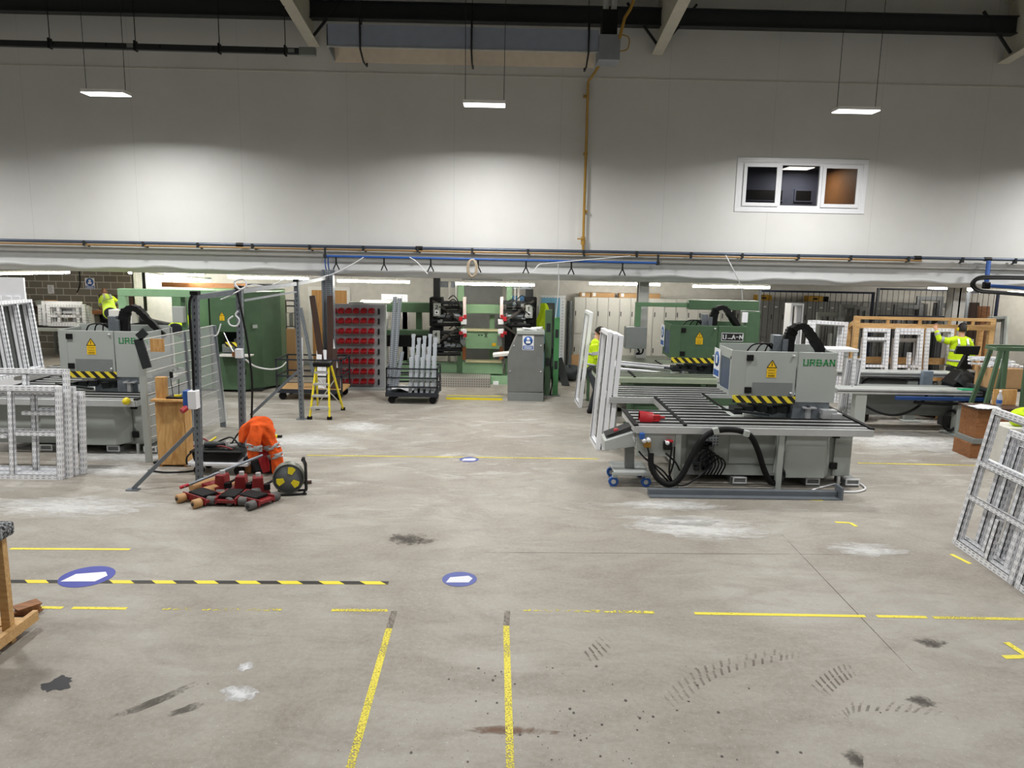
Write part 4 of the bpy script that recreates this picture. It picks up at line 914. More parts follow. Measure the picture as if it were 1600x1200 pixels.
# pallet crate, bin, cabinets
q = G(1468, 657); t = thing('wooden_crate', 'plywood pallet crate on the floor under the measuring bench', 'crate', (q.x, q.y, 0), (0, 0, R(32)))
b = MB(); b.span((0, 0, .1), (.75, 1.15, .62)); part('box', b, M_PLY, t, .004)
for y in (0, .5, 1.05):
    b = MB(); b.span((0, y, 0), (.75, y+.1, .1)); part('bearer', b, M_PINE, t)
b = MB(); b.span((-.015, .1, .1), (0, .22, .62)); b.span((-.015, .9, .1), (0, 1.02, .62)); part('batten', b, M_PINE, t)
q = G(1337, 655); t = thing('waste_bin', 'black waste bin behind the near machine, at the bench leg', 'bin', (q.x, q.y, 0))
b = MB(); b.lathe([(0, 0), (.24, 0), (.31, .68), (.29, .68), (.22, .03), (0, .03)], n=20); part('body', b, M_BLACK, t)
b = MB(); b.lathe([(.30, .66), (.34, .66), (.34, .71), (.30, .71)], n=20); part('rim', b, M_BLACK, t)
q = G(1516, 716); t = thing('wooden_cabinet', 'brown wooden cabinet behind the right-hand frame stack, papers on top', 'cabinet', (q.x, q.y, 0))
z1 = at(1516, 688, q.y).z; z2 = at(1520, 640, q.y).z
b = MB(); b.span((-.02, 0, 0), (.9, .5, z1-.06)); part('lower_carcass', b, M_OAK, t, .005)
b = MB(); b.span((.05, .02, z1+.03), (.85, .5, z2)); part('upper_carcass', b, M_OAK, t, .005)
b = MB(); b.span((0, -.02, z1-.06), (.9, .5, z1+.03)); part('drawer', b, M_MG2, t, .005)
b = MB(); b.span((-.02, -.03, z2), (.9, .5, z2+.025)); part('top', b, M_BRN, t)
q2 = q+V((.2, .1, z2+.027))
for i in range(3): solo('paper', MB().box((0, 0, .002+.004*i), (.42, .3, .003), (0, 0, .3*i)), M_PVC, ('bottom', 'middle', 'top')[i]+' sheet of white paper on the brown cabinet', 'paper', q2+V((.0, 0, .001*i)))
t = thing('water_bottle', 'clear plastic water bottle standing on the brown cabinet', 'bottle', q+V((.55, .25, z2+.026)))
b = MB(); b.lathe([(0, 0), (.045, 0), (.045, .15), (.042, .17), (.018, .23), (.018, .25), (0, .25)], n=14); part('body', b, glassy('bottle_plastic', (200, 215, 230), .45, .1), t)
b = MB(); b.lathe([(.0, .28), (.02, .28), (.02, .25)], n=10); part('cap', b, M_PVC, t)
b = MB(); b.lathe([(.0462, .05), (.0462, .11)], n=14); part('paper_band', b, M_BLUE, t)
# green steel trestle and clutter at far right
q = at(1556, 545, 13.4); t = thing('steel_trestle', 'green steel A-frame trestle at far right behind the frame stack', 'trestle', (q.x, 13.4, 0)); zt = q.z
for x0, x1, y in ((-.18, .1, 0), (.25, .2, 0), (.62, .6, 0), (-.05, .2, .7), (.5, .5, .7)):
    b = MB(); b.bar((x0, y, 0), (x1, y*.6, zt), .07, .05, (0, 1, 0)); part('leg', b, M_DG, t)
b = MB(); b.bar((0, 0, zt), (.9, 0, zt), .06, .07); b.bar((.1, .42, zt), (.9, .42, zt), .06, .07); b.bar((.1, 0, zt-.02), (.1, .42, zt-.02), .06, .05); part('top_rail', b, M_DG, t)
b = MB(); b.bar((-.1, 0, .5), (.9, 0, .5), .05, .05); part('cross_rail', b, M_DG, t)
q = at(1548, 607, 14.1); t = thing('cardboard_box', 'brown cardboard box on a stand at far right, piled with white offcuts', 'box', (q.x, 14.1, 0)); z0 = q.z; z1 = at(1548, 576, 14.1).z
b = MB(); b.span((-.02, 0, z0), (.6, .5, z1)); part('box', b, M_CARD, t, .004)
b = MB(); b.span((-.1, -.05, z0-.05), (1.3, .6, z0)); b.span((0, .05, 0), (.06, .5, z0-.05)); b.span((1.1, .05, 0), (1.16, .5, z0-.05)); part('stand', b, M_DARK, t)
random.seed(11)
for i in range(9):
    L = .5+.5*random.random(); solo('profile_offcut', MB().box((0, 0, 0), (L, .06, .035), (0, 0, (random.random()-.5)*.5)), M_PVC if i % 3 else M_FILM, 'short white plastic offcut in the pile on the far right cardboard box', 'offcut', (q.x+.25+.35*random.random()-.2, 14.25+.03*i, z1+.02+.036*(i//2)), (0, 0, 0), 'white offcuts on the cardboard box')
q = at(1553, 635, 12.9); solo('plywood_offcut', MB().span((0, 0, 0), (.42, .03, at(1553, 609, 12.9).z-q.z+.5)), M_PLY, 'upright plywood board behind the brown cabinet at far right', 'board', (q.x, 12.95, q.z-.5), bev=.003)
q = at(1590, 655, 11.6)
b = MB()
def lump(u, v):
    th, ph = 2*PI*u, PI*v; r_ = .2*(1+.25*math.sin(3*th+2*ph)+.15*math.sin(5*ph+th)); return V((r_*math.sin(ph)*math.cos(th), r_*.7*math.sin(ph)*math.sin(th), .14*math.cos(ph)*(1+.3*math.sin(4*th))))
b.grid(lump, 24, 14); solo('hi_vis_vest', b, M_HV, 'crumpled yellow hi-vis vest on the pile behind the right-hand stack', 'vest', q+V((.1, 0, .02)))
b = MB(); b.span((-.35, -.2, 0), (.6, .3, q.z-.11)); solo('stool', b, M_OFF, 'white box stool under the crumpled yellow vest', 'stool', (q.x+.1, q.y, 0), bev=.01)
# mesh cage across the right background
for n, (px0, px1, py, Y, l) in enumerate(((1186, 1367, 453, 19.9, 'wire cage panel with dark top rail, behind the paired frames'), (1371, 1492, 450, 19.9, 'blue-framed wire cage panel behind the timber rack'), (1512, 1562, 455, 19.9, 'wire cage panel beside the right-hand column'))):
    a, c = at(px0, py, Y), at(px1, py, Y); t = thing('cage_panel', l, 'wire panel', (a.x, Y, 0)); L = c.x-a.x; z = a.z
    fm = mat('cage_blue', (22, 32, 56), .45)
    b = MB(); b.span((0, -.02, z-.05), (L, .02, z)); part('top_rail', b, fm, t)
    for x in (0, L-.06): b = MB(); b.span((x, -.03, 0), (x+.06, .03, z)); part('post', b, fm if x else M_GALV, t)
    b = MB(); b.span((0, -.02, .08), (L, .02, .12)); part('bottom_rail', b, fm, t)
    if n == 1: b = MB(); b.span((0, -.02, z-.75), (L, .02, z-.71)); part('middle_rail', b, fm, t)
    k = .14
    while k < L-.08:
        b = MB(); b.cyl((k, 0, .1), (k, 0, z-.03), .007, 5); part('wire', b, M_BLACK, t); k += .148
# lockers along the rear wall
lk = None
def locker(label, x, Y, m, g_):
    W_, H_ = .325, 2.13
    t = thing('locker', label, 'locker', (x, Y, .08), (0, 0, 0), g_)
    b = MB(); b.span((0, .02, 0), (W_, .46, H_)); part('body', b, m, t)
    for z in (.02, H_/2+.01):
        b = MB(); b.span((.008, 0, z), (W_-.008, .02, z+H_/2-.03)); d = part('door', b, m, t, .003)
        b = MB(); b.span((.03, -.012, z+.52), (.055, 0, z+.66)); part('handle', b, M_DARK, d)
        b = MB(); b.span((.12, -.003, z+.86), (.2, 0, z+.9)); part('number_plate', b, M_OFF, d)
    return t
x = at(897, 500, 21.7).x
for i in range(31):
    if i < 14: l, g_ = 'one of the pale grey two-door lockers along the rear wall', 'pale lockers on the rear wall'
    else: l, g_ = 'one of the two-door lockers behind the wire cage', 'lockers behind the cage'
    if i == 0 or i == 14: lk = locker(l, x, 21.75, M_LOCK if i < 14 else mat('locker_grey_shaded', (120, 120, 118), .5), g_)  # shade behind the cage is painted into the darker locker grey
    else: clone(lk, (x, 21.75, .08))
    x += .33
    if i == 13: x += .12
b = MB(); b.span((at(897, 500, 21.7).x, 21.77, 0), (x, 22.2, .08)); struct('baseboard_lockers', b, M_DARK)
for i, (px0, px1, l, m_) in enumerate(((906, 922, 'small taped carton lying on top of the lockers at their left end', M_CARD), (923, 960, 'long brown carton on the lockers, left of the column', M_CARD), (967, 1031, 'long brown carton on the lockers, behind the column', M_CARD))):
    a = at(px0, 467, 21.9); c = at(px1, 467, 21.9); t = thing('carton', l, 'box', (a.x, 21.85, 2.21))
    b = MB(); b.span((0, 0, 0), (c.x-a.x, .3, .13)); part('box', b, m_, t, .004); b = MB(); b.span((.05, -.003, .03), (.14, .0, .13)); part('tape', b, M_PVC, t)
for px, l, m_ in ((1260, 'yellow and black tool case on top of the caged lockers', M_YEL), (1180, 'yellow case on the lockers behind the gantry post', M_YEL)):
    a = at(px, 470, 21.9); t = thing('tool_case', l, 'tool case', (a.x, 21.8, 2.21)); b = MB(); b.span((0, 0, 0), (.45, .3, .16)); part('case', b, mat('dull_yellow', (170, 130, 30), .5), t, .01); b = MB(); b.span((.15, -.01, .05), (.28, 0, .1)); part('latch', b, M_BLACK, t)
for i in range(3):
    a = at(1278+7*i, 470, 21.9); solo('tool_tub', MB().lathe([(0, 0), (.06, 0), (.07, .14), (.0, .15)], n=12), M_BLACK if i else M_DRED, ('left', 'middle', 'right')[i]+' small dark tub beside the yellow tool case on lockers', 'tub', (a.x, 21.95, 2.21), group='tubs on the caged lockers')
# boards leaning on the rear wall at the right
for px0, px1, py, l, m_ in ((1516, 1540, 472, 'dark brown board leaning on the rear wall beside the column', M_BRN), (1536, 1556, 478, 'orange-brown board leaning on the rear wall at right', M_OAK)):
    a, c = at(px0, py, 21.6), at(px1, py, 21.6); solo('board', MB().span((0, 0, 0), (c.x-a.x, .03, a.z)), m_, l, 'board', (a.x, 21.55, 0), (R(-8), 0, 0))
# ------------------------------------------------------------------ four-head welding machine under the low bay
WY = 19.3
def PB(b, x0, y0, x1, y1, Y, d):
    """box filling a survey rectangle at depth Y, d metres deep"""
    p, q = at((x0+x1)/2, y1, Y), at((x0+x1)/2, y0, Y); h = (x1-x0)/2/F_PX*Y*1.0
    b.span((p.x-h, Y, p.z), (p.x+h, Y+d, q.z)); return b
wl = thing('welding_machine', 'large green four-head corner welder with black clamping heads, rear centre', 'machine', at(755, 600, WY)*1.0); O = V(wl.location); O.z = 0; wl.location = O
def wp(name, m, *boxes, bev=.008, parent=None):
    b = MB(O)
    for q in boxes: PB(b, *q)
    return part(name, b, m, parent or wl, bev)
wp('top_beam', M_LG, (723, 476, 783, 490, 19.7, .25)); wp('middle_beam', M_LG, (723, 517, 783, 545, 19.5, .3)); wp('lower_beam', M_LG, (722, 567, 786, 584, 19.5, .3))
wp('ledge', mat('ledge_cream', (196, 190, 150), .5), (724, 515, 783, 518, 19.45, .32)); wp('ledge', MATS['ledge_cream'], (727, 564, 784, 567, 19.45, .3))
wp('post', M_LG, (714, 446, 724, 590, 19.75, .2)); wp('post', M_LG, (789, 446, 798, 590, 19.75, .2)); wp('inner_post', M_LG, (764, 492, 772, 566, 19.95, .12)); wp('post', M_MGREEN, (650, 487, 659, 566, 19.9, .15))
wp('left_beam', M_DG, (604, 473, 672, 488, 19.7, .3)); wp('left_beam', M_DG, (604, 516, 672, 524, 19.6, .3)); wp('bellows', M_RUB, (604, 524, 680, 542, 19.5, .25)); wp('left_beam', M_LG, (620, 566, 714, 582, 19.6, .3)); wp('base_beam', M_LG, (620, 588, 690, 604, 19.6, .3)); wp('base_beam', M_LG, (766, 588, 800, 605, 19.4, .5))
wp('fork_pocket', M_PVC, (770, 596, 779, 604, 19.35, .05)); wp('tread_plate', M_TREAD, (684, 590, 766, 606, 18.85, .7), bev=.004)
b = MB(O); p = at(648, 560, 19.6); b.bar(at(637, 566, 19.62), at(650, 545, 19.62), .08, .08); part('brace', b, M_DG, wl)
wp('upright_slide', M_DARK, (677, 433, 687, 466, 19.8, .2)); wp('upright_slide', M_DARK, (821, 452, 833, 470, 19.8, .2)); wp('guide_rod', M_OFF, (700, 440, 704, 480, 19.8, .05), (700, 540, 704, 590, 19.8, .05)); wp('guide_rod', M_OFF, (808, 446, 812, 480, 19.8, .05))
wp('guide_rod', M_ALU, (710, 440, 712, 590, 19.7, .05)); wp('guide_rod', M_ALU, (801, 440, 803, 590, 19.7, .05)); wp('top_bracket', M_GALV, (684, 440, 712, 449, 19.85, .15)); wp('top_bracket', M_GALV, (796, 446, 830, 452, 19.85, .15))
wp('blue_guard', M_LBLUE, (799, 462, 825, 480, 20.0, .03))
random.seed(5)
def head(side, x0, x1, y0, y1, num, bx, by):
    """one pair of black clamping heads: slides, cylinders, hoses"""
    h_ = wp('clamping_head', M_BLACK, (x0, y0+4, x0+(x1-x0)*.35, y1, 19.3, .5) if side < 0 else (x1-(x1-x0)*.35, y0+4, x1, y1, 19.3, .5), bev=.02)
    for k in range(3):
        yy = y0+10+k*(y1-y0-14)/2.6; xx = (x0+4, x1-2) if side < 0 else (x0+2, x1-4)
        wp('slide', M_DARK, (xx[0], yy, xx[1], yy+5, 19.25, .3), parent=h_)
        b = MB(O); b.cyl(at(xx[0]+6, yy+9, 19.2), at(xx[1]-6, yy+9, 19.2), .05, 10); part('cylinder', b, M_GALV if k == 1 else M_BLACK, h_)
    for k in range(9):
        X0 = x0+4+random.random()*(x1-x0-12); Y0 = y0+8+random.random()*(y1-y0-16)
        wp('fitting', random.choice([M_DARK, M_BLACK, M_GALV, M_MG2]), (X0, Y0, X0+3+4*random.random(), Y0+2+4*random.random(), 19.15, .15), parent=h_, bev=.006)
    for k in range(5):
        X0 = x0+8+random.random()*(x1-x0-20); P = [at(X0, y0+6+8*k*.6, 19.15), at(X0+8, y0+1+6*k, 19.0), at(X0+16, y0+12+5*k, 19.05), at(X0+14, y0+20+5*k, 19.15)]
        b = MB(O); b.tube(smooth_path(P), .014, 5); part('hose', b, M_BLACK, h_)
    q = wp('number_box', M_MG, (bx, by, bx+11, by+20, 19.05, .12), parent=h_)
    b = MB(O); c = at(bx+5.5, by+14, 19.04); b.box(c, (.1, .012, .1)); b.cur = 1; b.cyl(c-V((0, .03, 0)), c, .025, 10); part('switch', b, [M_PVC, M_BLACK], q)
    b = MB(O); c = at(bx+3.4, by+8.5, 19.045); n0 = len(b.v); letters(b, num, 0, 0, .09, 0, 1, .16, False)
    b.v = [v_+c for v_ in [x_+O for x_ in b.v]]; b.v = [v_-O for v_ in b.v]; part('number', b, M_INKB, q)
    return h_
hl = head(-1, 671, 728, 461, 510, '2', 677, 474); hl2 = head(-1, 671, 728, 508, 556, '4', 676, 517)
hr = head(1, 783, 838, 461, 512, '1', 821, 477); hr2 = head(1, 783, 838, 510, 556, 'X', 900, 900) if False else None
wp('clamping_head', M_BLACK, (788, 508, 800, 560, 19.3, .4), (800, 520, 836, 545, 19.35, .4), bev=.02)
for sx, x0 in ((1, 726), (-1, 784)):
    for y_, s2 in ((498, 1), (513, -1)):
        b = MB(O); p = at(x0, 505, 19.1); b.bar(at(x0-sx*50, 505-s2*35-(0 if s2 > 0 else 0), 19.2), at(x0+sx*1, 506+s2*0, 19.05), .05, .09, (0, 1, 0)); part('clamp_arm', b, mat('worn_steel', (92, 88, 84), .4, .6), wl)
        wp('clamp_plate', M_PVC, (x0-6, y_+1, x0+3, y_+9, 19.0, .05)); wp('clamp_pad', M_RED, (x0-(9 if sx > 0 else -2), y_-3+(8 if s2 < 0 else 0), x0-(3 if sx > 0 else -8), y_+4+(6 if s2 < 0 else 0), 18.97, .05))
        wp('clamp_pad', M_RED, (x0-2, y_-6 if s2 > 0 else y_+8, x0+3, y_ if s2 > 0 else y_+14, 18.98, .05))
    wp('clamp_screen', mat('pale_pink_plate', (212, 196, 192), .5), (x0-3, 464, x0+2, 497, 19.2, .1)); wp('clamp_screen', M_MG2, (x0-7, 525, x0+1, 540, 19.1, .1)); wp('copper_pipe', mat('copper', (150, 96, 60), .4, .6), (x0-4, 542, x0+2, 562, 19.2, .08))
b = MB(O)
for dx in (0, 4.5): b.bar(at(747+dx, 524, 19.49)+V((0, 0, .02)), at(749.6+dx, 524, 19.49), .02, .004, (0, 1, 0)); b.box(at(748.5+dx, 524, 19.49), (.05, .004, .015))
c = at(757.5, 527, 19.485); k = len(b.v); letters(b, 'X', 0, 0, .1, 0, 1, .14, False); b.v[k:] = [v_+c for v_ in b.v[k:]]
part('lettering', b, M_INKB, wl)
wp('warning_label', M_SIGNY, (769, 536, 775, 541, 19.47, .02))
# grey shutter on the rear wall behind the welder
p, q = at(731, 560, YB-.06), at(764, 446, YB-.06); b = MB(); k = at(731, 450, YB).z
b.span((p.x-.2, YB-.05, 0), (q.x+.4, YB-.01, 2.75))
for i in range(26): b.span((p.x-.2+.045*i*2, YB-.065, 0), (p.x-.16+.045*i*2, YB-.05, 1.9))
struct('door_3', b, mat('shutter_grey', (150, 152, 150), .5))
# yellow kick bar on the floor in front of the welder
a = G(697, 624); c = G(785, 624); t = thing('floor_kerb', 'yellow-edged steel kerb on the floor before the green welder', 'kerb', (a.x, a.y, 0))
b = MB(); b.span((0, 0, 0), (c.x-a.x, .25, .05)); part('kerb', b, M_MG2, t); b = MB(); b.span((0, -.01, 0), (c.x-a.x, 0, .05)); b.span((0, .2, .05), (c.x-a.x, .25, .056)); part('yellow_edge', b, M_YEL, t)
# control console
a = G(793, 626); Y = a.y; t = thing('control_console', 'tall dark grey control console with sloped front edge and blue notice', 'console', (a.x, Y, 0))
def lc(px, py): return at(px, py, Y)-V((a.x, Y, 0))
mc = mat('console_grey', (112, 114, 112), .45, .1)
pts = [lc(*q) for q in ((793, 613), (793, 556), (809, 521), (850, 521), (849, 613))]
b = MB(); b.prism([(q.x, q.z) for q in pts], 1, 0, .55); cb = part('cabinet', b, mc, t, .012)
b = MB(); q = lc(849, 626); b.span((0, -.02, 0), (q.x, .55, lc(793, 613).z)); part('plinth', b, M_MG2, t, .006)
b = MB(); p_, q = lc(808, 522), lc(851, 517); b.span((p_.x, -.03, p_.z), (q.x, .58, q.z)); part('top', b, M_MG, t, .006)
q = lc(825, 547); notice(cb, q.x, q.z, .26, .34, -.001)
b = MB(); p_, q = lc(770, 560), lc(796, 550); b.box(((p_.x+q.x)/2, .2, (p_.z+q.z)/2), (q.x-p_.x, .35, .07), (0, -.12, 0)); part('keyboard_shelf', b, M_OFF, t, .01)
for px, py in ((803, 540), (845, 540), (797, 580), (845, 581)):
    q = lc(px, py); b = MB(); b.lathe([(0, -.012), (.02, -.012), (.02, 0)], (q.x, 0, q.z), 10, 1); part('bolt', b, M_ALU, cb)
b = MB(); q = lc(828, 517); b.box((q.x, .2, q.z+.03), (.3, .25, .02), (0, .1, .2)); b.box((q.x+.15, .2, q.z+.05), (.28, .2, .02), (.1, -.1, -.3)); solo('paper', MB(), M_PVC, '', 'paper') if False else part('paper_tray', b, M_PVC, t)
# green light-curtain posts beside the console
for px, l, m_, wd_, y0 in ((854, 'left dark green guard post beside the console', M_DG, .16, 484), (867, 'right green guard post beside the console, cable on top', mat('post_green', (70, 130, 80), .4), .13, 496)):
    q = G(px, 618); h = at(px, y0, q.y).z; t = thing('guard_post', l, 'post', (q.x, q.y, 0)); b = MB(); b.span((-wd_/2, -.06, 0), (wd_/2, .06, h)); part('post', b, m_, t, .008); b = MB(); b.span((-wd_/2-.05, -.12, 0), (wd_/2+.05, .12, .02)); part('base_plate', b, M_MG2, t)
    b = MB(); b.tube(smooth_path([(-.1, -.05, h*.55), (-.13, -.1, h*.4), (-.08, -.1, h*.2), (-.12, -.08, .03)]), .018, 6); b.box((-.1, -.02, h*.58), (.05, .06, .12)); part('cable', b, M_BLACK, t)
    for z in (.5, 1.0): b = MB(); b.box((0, -.065, h*z*.8), (wd_*.6, .012, .2)); part('sensor_strip', b, M_DARK, t)
# wrapped door set against the rear wall
DY = 21.4; a = at(840, 575, DY); c = at(884, 462, DY); t = thing('door_set', 'pale blue and white wrapped door frame leaning by the lockers', 'door frame', (a.x, DY, 0)); W_ = c.x-a.x; h = c.z
b = MB(); ring(b, 0, 0, W_, h, .16, 0, .08); part('outer_frame', b, M_FILM, t); b = MB(); ring(b, .06, .04, W_-.16, h-.07, .14, -.04, .0); part('blue_film', b, mat('blue_film', (120, 180, 215), .4), t)
b = MB(); b.span((.2, .03, .18), (W_-.3, .05, h-.2)); part('door_panel', b, M_MG2, t)
for px, l in ((888, 'left dark profile strip leaning beside the lockers'), (893, 'right dark profile strip leaning beside the lockers')):
    q = at(px, 470, 21.5); solo('profile_strip', MB().span((-.03, 0, 0), (.03, .05, q.z)), M_DARK if px < 890 else M_GALV, l, 'profile', (q.x, 21.4, 0), (R(-3), 0, 0))
q = at(849, 500, 21.1)
b = MB()
def jk(u, v):
    th = 2*PI*u; z = -.75*v; r_ = .05+.1*v**.6+.02*math.sin(4*th+5*v); return V((r_*math.cos(th)*1.2+.04*math.sin(6*v), r_*.5*math.sin(th), z))
b.grid(jk, 20, 14); o = solo('hi_vis_jacket', b, M_HV, 'yellow hi-vis jacket hanging on the wrapped door frame', 'jacket', (q.x, 21.29, at(849, 474, 21.2).z))
# bags and boards on the floor by the lockers
for i, (px, py, s, l) in enumerate(((872, 592, .28, 'dark bag on the floor left of the lockers'), (888, 594, .34, 'dark crumpled bag in front of the lockers'), (902, 590, .22, 'small grey bag in front of the lockers'))):
    q = G(px, py); b = MB()
    def bag(u, v): th, ph = 2*PI*u, PI*v; r_ = s*(1+.2*math.sin(3*th+i)+.15*math.sin(4*ph+2*th)); return V((1.3*r_*math.sin(ph)*math.cos(th), r_*.8*math.sin(ph)*math.sin(th), max(-s*.55, s*.6*math.cos(ph)*(1+.2*math.sin(5*th)))+s*.55))
    b.grid(bag, 20, 12); solo('bag', b, mat('bag_cloth', (52, 60, 62), .8) if i < 2 else M_MG2, l, 'bag', q)
q = G(884, 603); p = at(873, 560, 20.6); b = MB(q); b.bar(q, p, .2, .03, (0, 1, 0)); solo('board', b, M_DARK, 'narrow dark board leaning by the wrapped door frame', 'board', q)
q = at(899, 596, 21.3); solo('cardboard_sheet', MB().span((0, 0, 0), (.35, .02, .55)), M_CARD, 'brown cardboard sheet leaning on the first locker', 'cardboard', (q.x-.1, 21.6, 0), (R(-10), 0, 0))
# white perforated board and paper above the welder's left beam
p = at(595, 460, 20.3); q = at(636, 470, 20.3)
wframe('large white film-wrapped frame standing behind the welder left beams', q.x-p.x, p.z, (p.x, 20.4, 0), (0, 0, 0), [((q.x-p.x)*.9, 0, 2)], [], None, face=.14)
p = at(568, 470, 18.9); solo('board', MB().box((.3, .2, .02), (.8, .5, .03), (.1, 0, 0)), M_MG, 'grey board lying on top of the red bin panel', 'board', (p.x, 18.75, at(568, 473, 18.9).z))
# ------------------------------------------------------------------ red bin panel
PYb = 18.55; a, c = at(516, 604, PYb), at(604, 605, PYb); zt = at(560, 475, PYb).z
t = thing('bin_panel', 'grey perforated tool panel hung with rows of red bins', 'tool panel', (a.x, PYb, 0)); W_ = c.x-a.x
b = MB(); b.span((0, 0, .02), (W_, .04, zt)); part('panel', b, M_PEG, t); b = MB(); b.span((0, -.35, 0), (W_, .5, .03)); part('base', b, M_MG2, t)
b = MB(); p = at(545, 472, PYb); b.span((p.x-a.x, -.005, zt-.02), (p.x-a.x+.35, .045, zt+.05)); part('header', b, M_MG, t)
b = MB(); b.span((W_-.04, -.01, .02), (W_, .05, zt)); part('edge', b, M_MG, t)
first = None
ys = [486, 501.5, 517.5, 533, 549, 564.5, 580.5, 596]; xs = [522, 533.7, 545.3, 557, 569, 581]
for j, py in enumerate(ys):
    for i, px in enumerate(xs):
        q = at(px, py, PYb)
        if first is None:
            first = thing('red_bin', 'one of the small red storage bins hooked on the grey panel', 'storage bin', (q.x, PYb-.002, q.z-.05), (0, 0, 0), 'red bins on the panel')
            b = MB(); b.prism([(0, 0), (-.13, 0), (-.17, .06), (-.165, .065), (-.125, .008), (-.005, .008), (-.005, .12), (0, .12)], 0, -.07, .07)
            b.prism([(0, 0), (-.13, 0), (-.17, .06), (0, .11)], 0, -.07, -.065); b.prism([(0, 0), (-.13, 0), (-.17, .06), (0, .11)], 0, .065, .07); part('tray', b, M_RED, first)
            b = MB(); b.span((-.02, -.03, .1), (.02, 0, .135)); part('hook', b, M_DRED, first)
        else: clone(first, (q.x, PYb-.002, q.z-.05))
for py in ys:
    q = at(592, py, PYb); solo('tool_clip', MB().span((-.02, -.04, -.08), (.02, 0, .06)), M_BLACK, 'black tool clip in the right-hand column of the red bin panel', 'clip', (q.x, PYb-.002, q.z), group='black clips on the panel')
# ------------------------------------------------------------------ profile trolleys
def trolley(label, x, y, L, D, H_, m, nrail=3, rz=0, deck=None):
    t = thing('profile_trolley', label, 'trolley', (x, y, 0), (0, 0, rz)); zb = .2
    b = MB(); b.span((0, 0, zb), (L, D, zb+.05)); part('deck', b, deck or m, t, .005)
    for y0 in (-.02, D): b = MB(); b.span((-.01, y0, zb-.03), (L+.01, y0+.02, zb+.06)); part('deck_edge', b, m, t)
    for px in (0, L-.03):
        for py in (0, D-.03): b = MB(); b.span((px, py, zb), (px+.035, py+.035, H_)); part('upright', b, m, t)
    for k in range(nrail):
        z = zb+(H_-zb)*(k+1)/nrail
        b = MB(); b.span((0, 0, z-.035), (L, .03, z)); part('front_rail', b, m, t)
        b = MB(); b.span((0, D-.03, z-.035), (L, D, z)); part('back_rail', b, m, t)
        for px in (0, L-.03): b = MB(); b.span((px, 0, z-.035), (px+.03, D, z)); part('end_rail', b, m, t)
    for px in (.12, L-.12):
        for py in (.1, D-.1):
            b = MB(); b.span((px-.05, py-.04, zb-.04), (px+.05, py+.04, zb)); cs = part('castor', b, M_GALV, t)
            b = MB(); b.cyl((px, py-.025, .085), (px, py+.025, .085), .085, 16); part('wheel', b, M_RUB, cs)
    return t
a = G(603, 631); c = G(684, 632); m_b = mat('trolley_navy', (30, 34, 42), .45)
trolley('black wire-sided trolley holding grey profiles, before the green welder', a.x, a.y, c.x-a.x, .8, .82, m_b); T0 = a; TL = c.x-a.x
random.seed(21)
GP = 'grey profiles upright in the black trolley'
for k in range(15):
    x_ = T0.x+TL*(.46+.5*(k % 5)/4.6); y_ = T0.y+.12+.17*(k//5); h = (.78, 1.0, 1.2)[k//5]+.1*random.random()
    b = MB(); b.span((-.035, -.035, 0), (.035, .0, h)); b.span((-.02, 0, 0), (.02, .035, h)); b.span((-.045, -.035, h-.08), (-.035, .0, h)); b.span((.035, -.035, h-.05), (.045, 0, h))
    solo('profile', b, MATS.get('grey_profile_pale') or mat('grey_profile_pale', (172, 178, 184), .35), 'one of the pale grey profiles standing upright in the black trolley', 'profile', (x_, y_, .252), (R(-3+2*random.random()), R(1.5), 0), GP)
for (px, py, px2, py2, l) in ((606, 605, 617, 464, 'left tall slotted galvanised strip in the black trolley'), (612, 604, 624, 466, 'right tall slotted galvanised strip in the black trolley'), (616, 604, 628, 550, 'short slotted galvanised strip in the black trolley')):
    p, q = at(px+2, py, T0.y+.3), at(px2, py2, T0.y+.55); p.z = .253; b = MB(p); b.bar(p, q, .075, .02, (0, 1, 0)); b.bar(p+V((.035, .03, 0)), q+V((.035, .03, 0)), .02, .06, (0, 1, 0)); solo('slotted_strip', b, M_SLOT, l, 'steel strip', p)
b = MB(); b.grid(lambda u, v: V(((u-.5)*.75, (v-.5)*.5, .05+.05*math.sin(9*u+3*v)*math.sin(7*v+2*u))), 16, 12); solo('plastic_sheet', b, M_PVC, 'crumpled white plastic sheet on the deck of the black trolley', 'plastic sheet', (T0.x+.48, T0.y+.38, .262))
# long trolley of brown and white profiles left of the panel
a = G(432, 625); c = G(536, 626)
trolley('long black trolley with timber deck and brown profiles, behind the stepladder', a.x, a.y, c.x-a.x, .9, .95, m_b, 2, 0, M_PINE)
for i, (px0, py0, px1, py1, w_, m_, l) in enumerate(((508, 600, 488, 462, .13, M_BRN, 'left brown profile leaning up from the long trolley'), (516, 598, 516, 462, .13, M_BRN, 'right brown profile standing up from the long trolley'),
        (494, 600, 470, 481, .07, M_GALV, 'slim grey bar leaning to the left over the long trolley'), (499, 608, 499, 548, .12, M_PVC, 'first short white profile on the long trolley'), (506, 608, 507, 547, .1, M_PVC, 'second short white profile on the long trolley'),
        (521, 606, 523, 545, .1, M_BRN, 'short brown profile right of the white ones on the long trolley'), (529, 606, 527, 560, .09, M_BRN, 'shortest brown profile at the right end of the trolley'), (471, 586, 470, 528, .09, M_PVC, 'white profile at the left of the long trolley'), (532, 604, 519, 530, .06, M_PVC, 'slim white bar leaning at right end of the long trolley'))):
    Yb = a.y+(.22+.05*i if m_ is M_BRN and w_ > .09 and i < 2 else .08+.02*i); p, q = at(px0, py0, Yb), at(px1, py1, Yb+.15); p.z = .255; b = MB(p); b.bar(p, q, w_, .05, (0, 1, 0)); b.bar(p+V((0, .05, 0)), q+V((0, .05, 0)), w_*.5, .05, (0, 1, 0)); solo('profile', b, m_, l, 'profile', p)
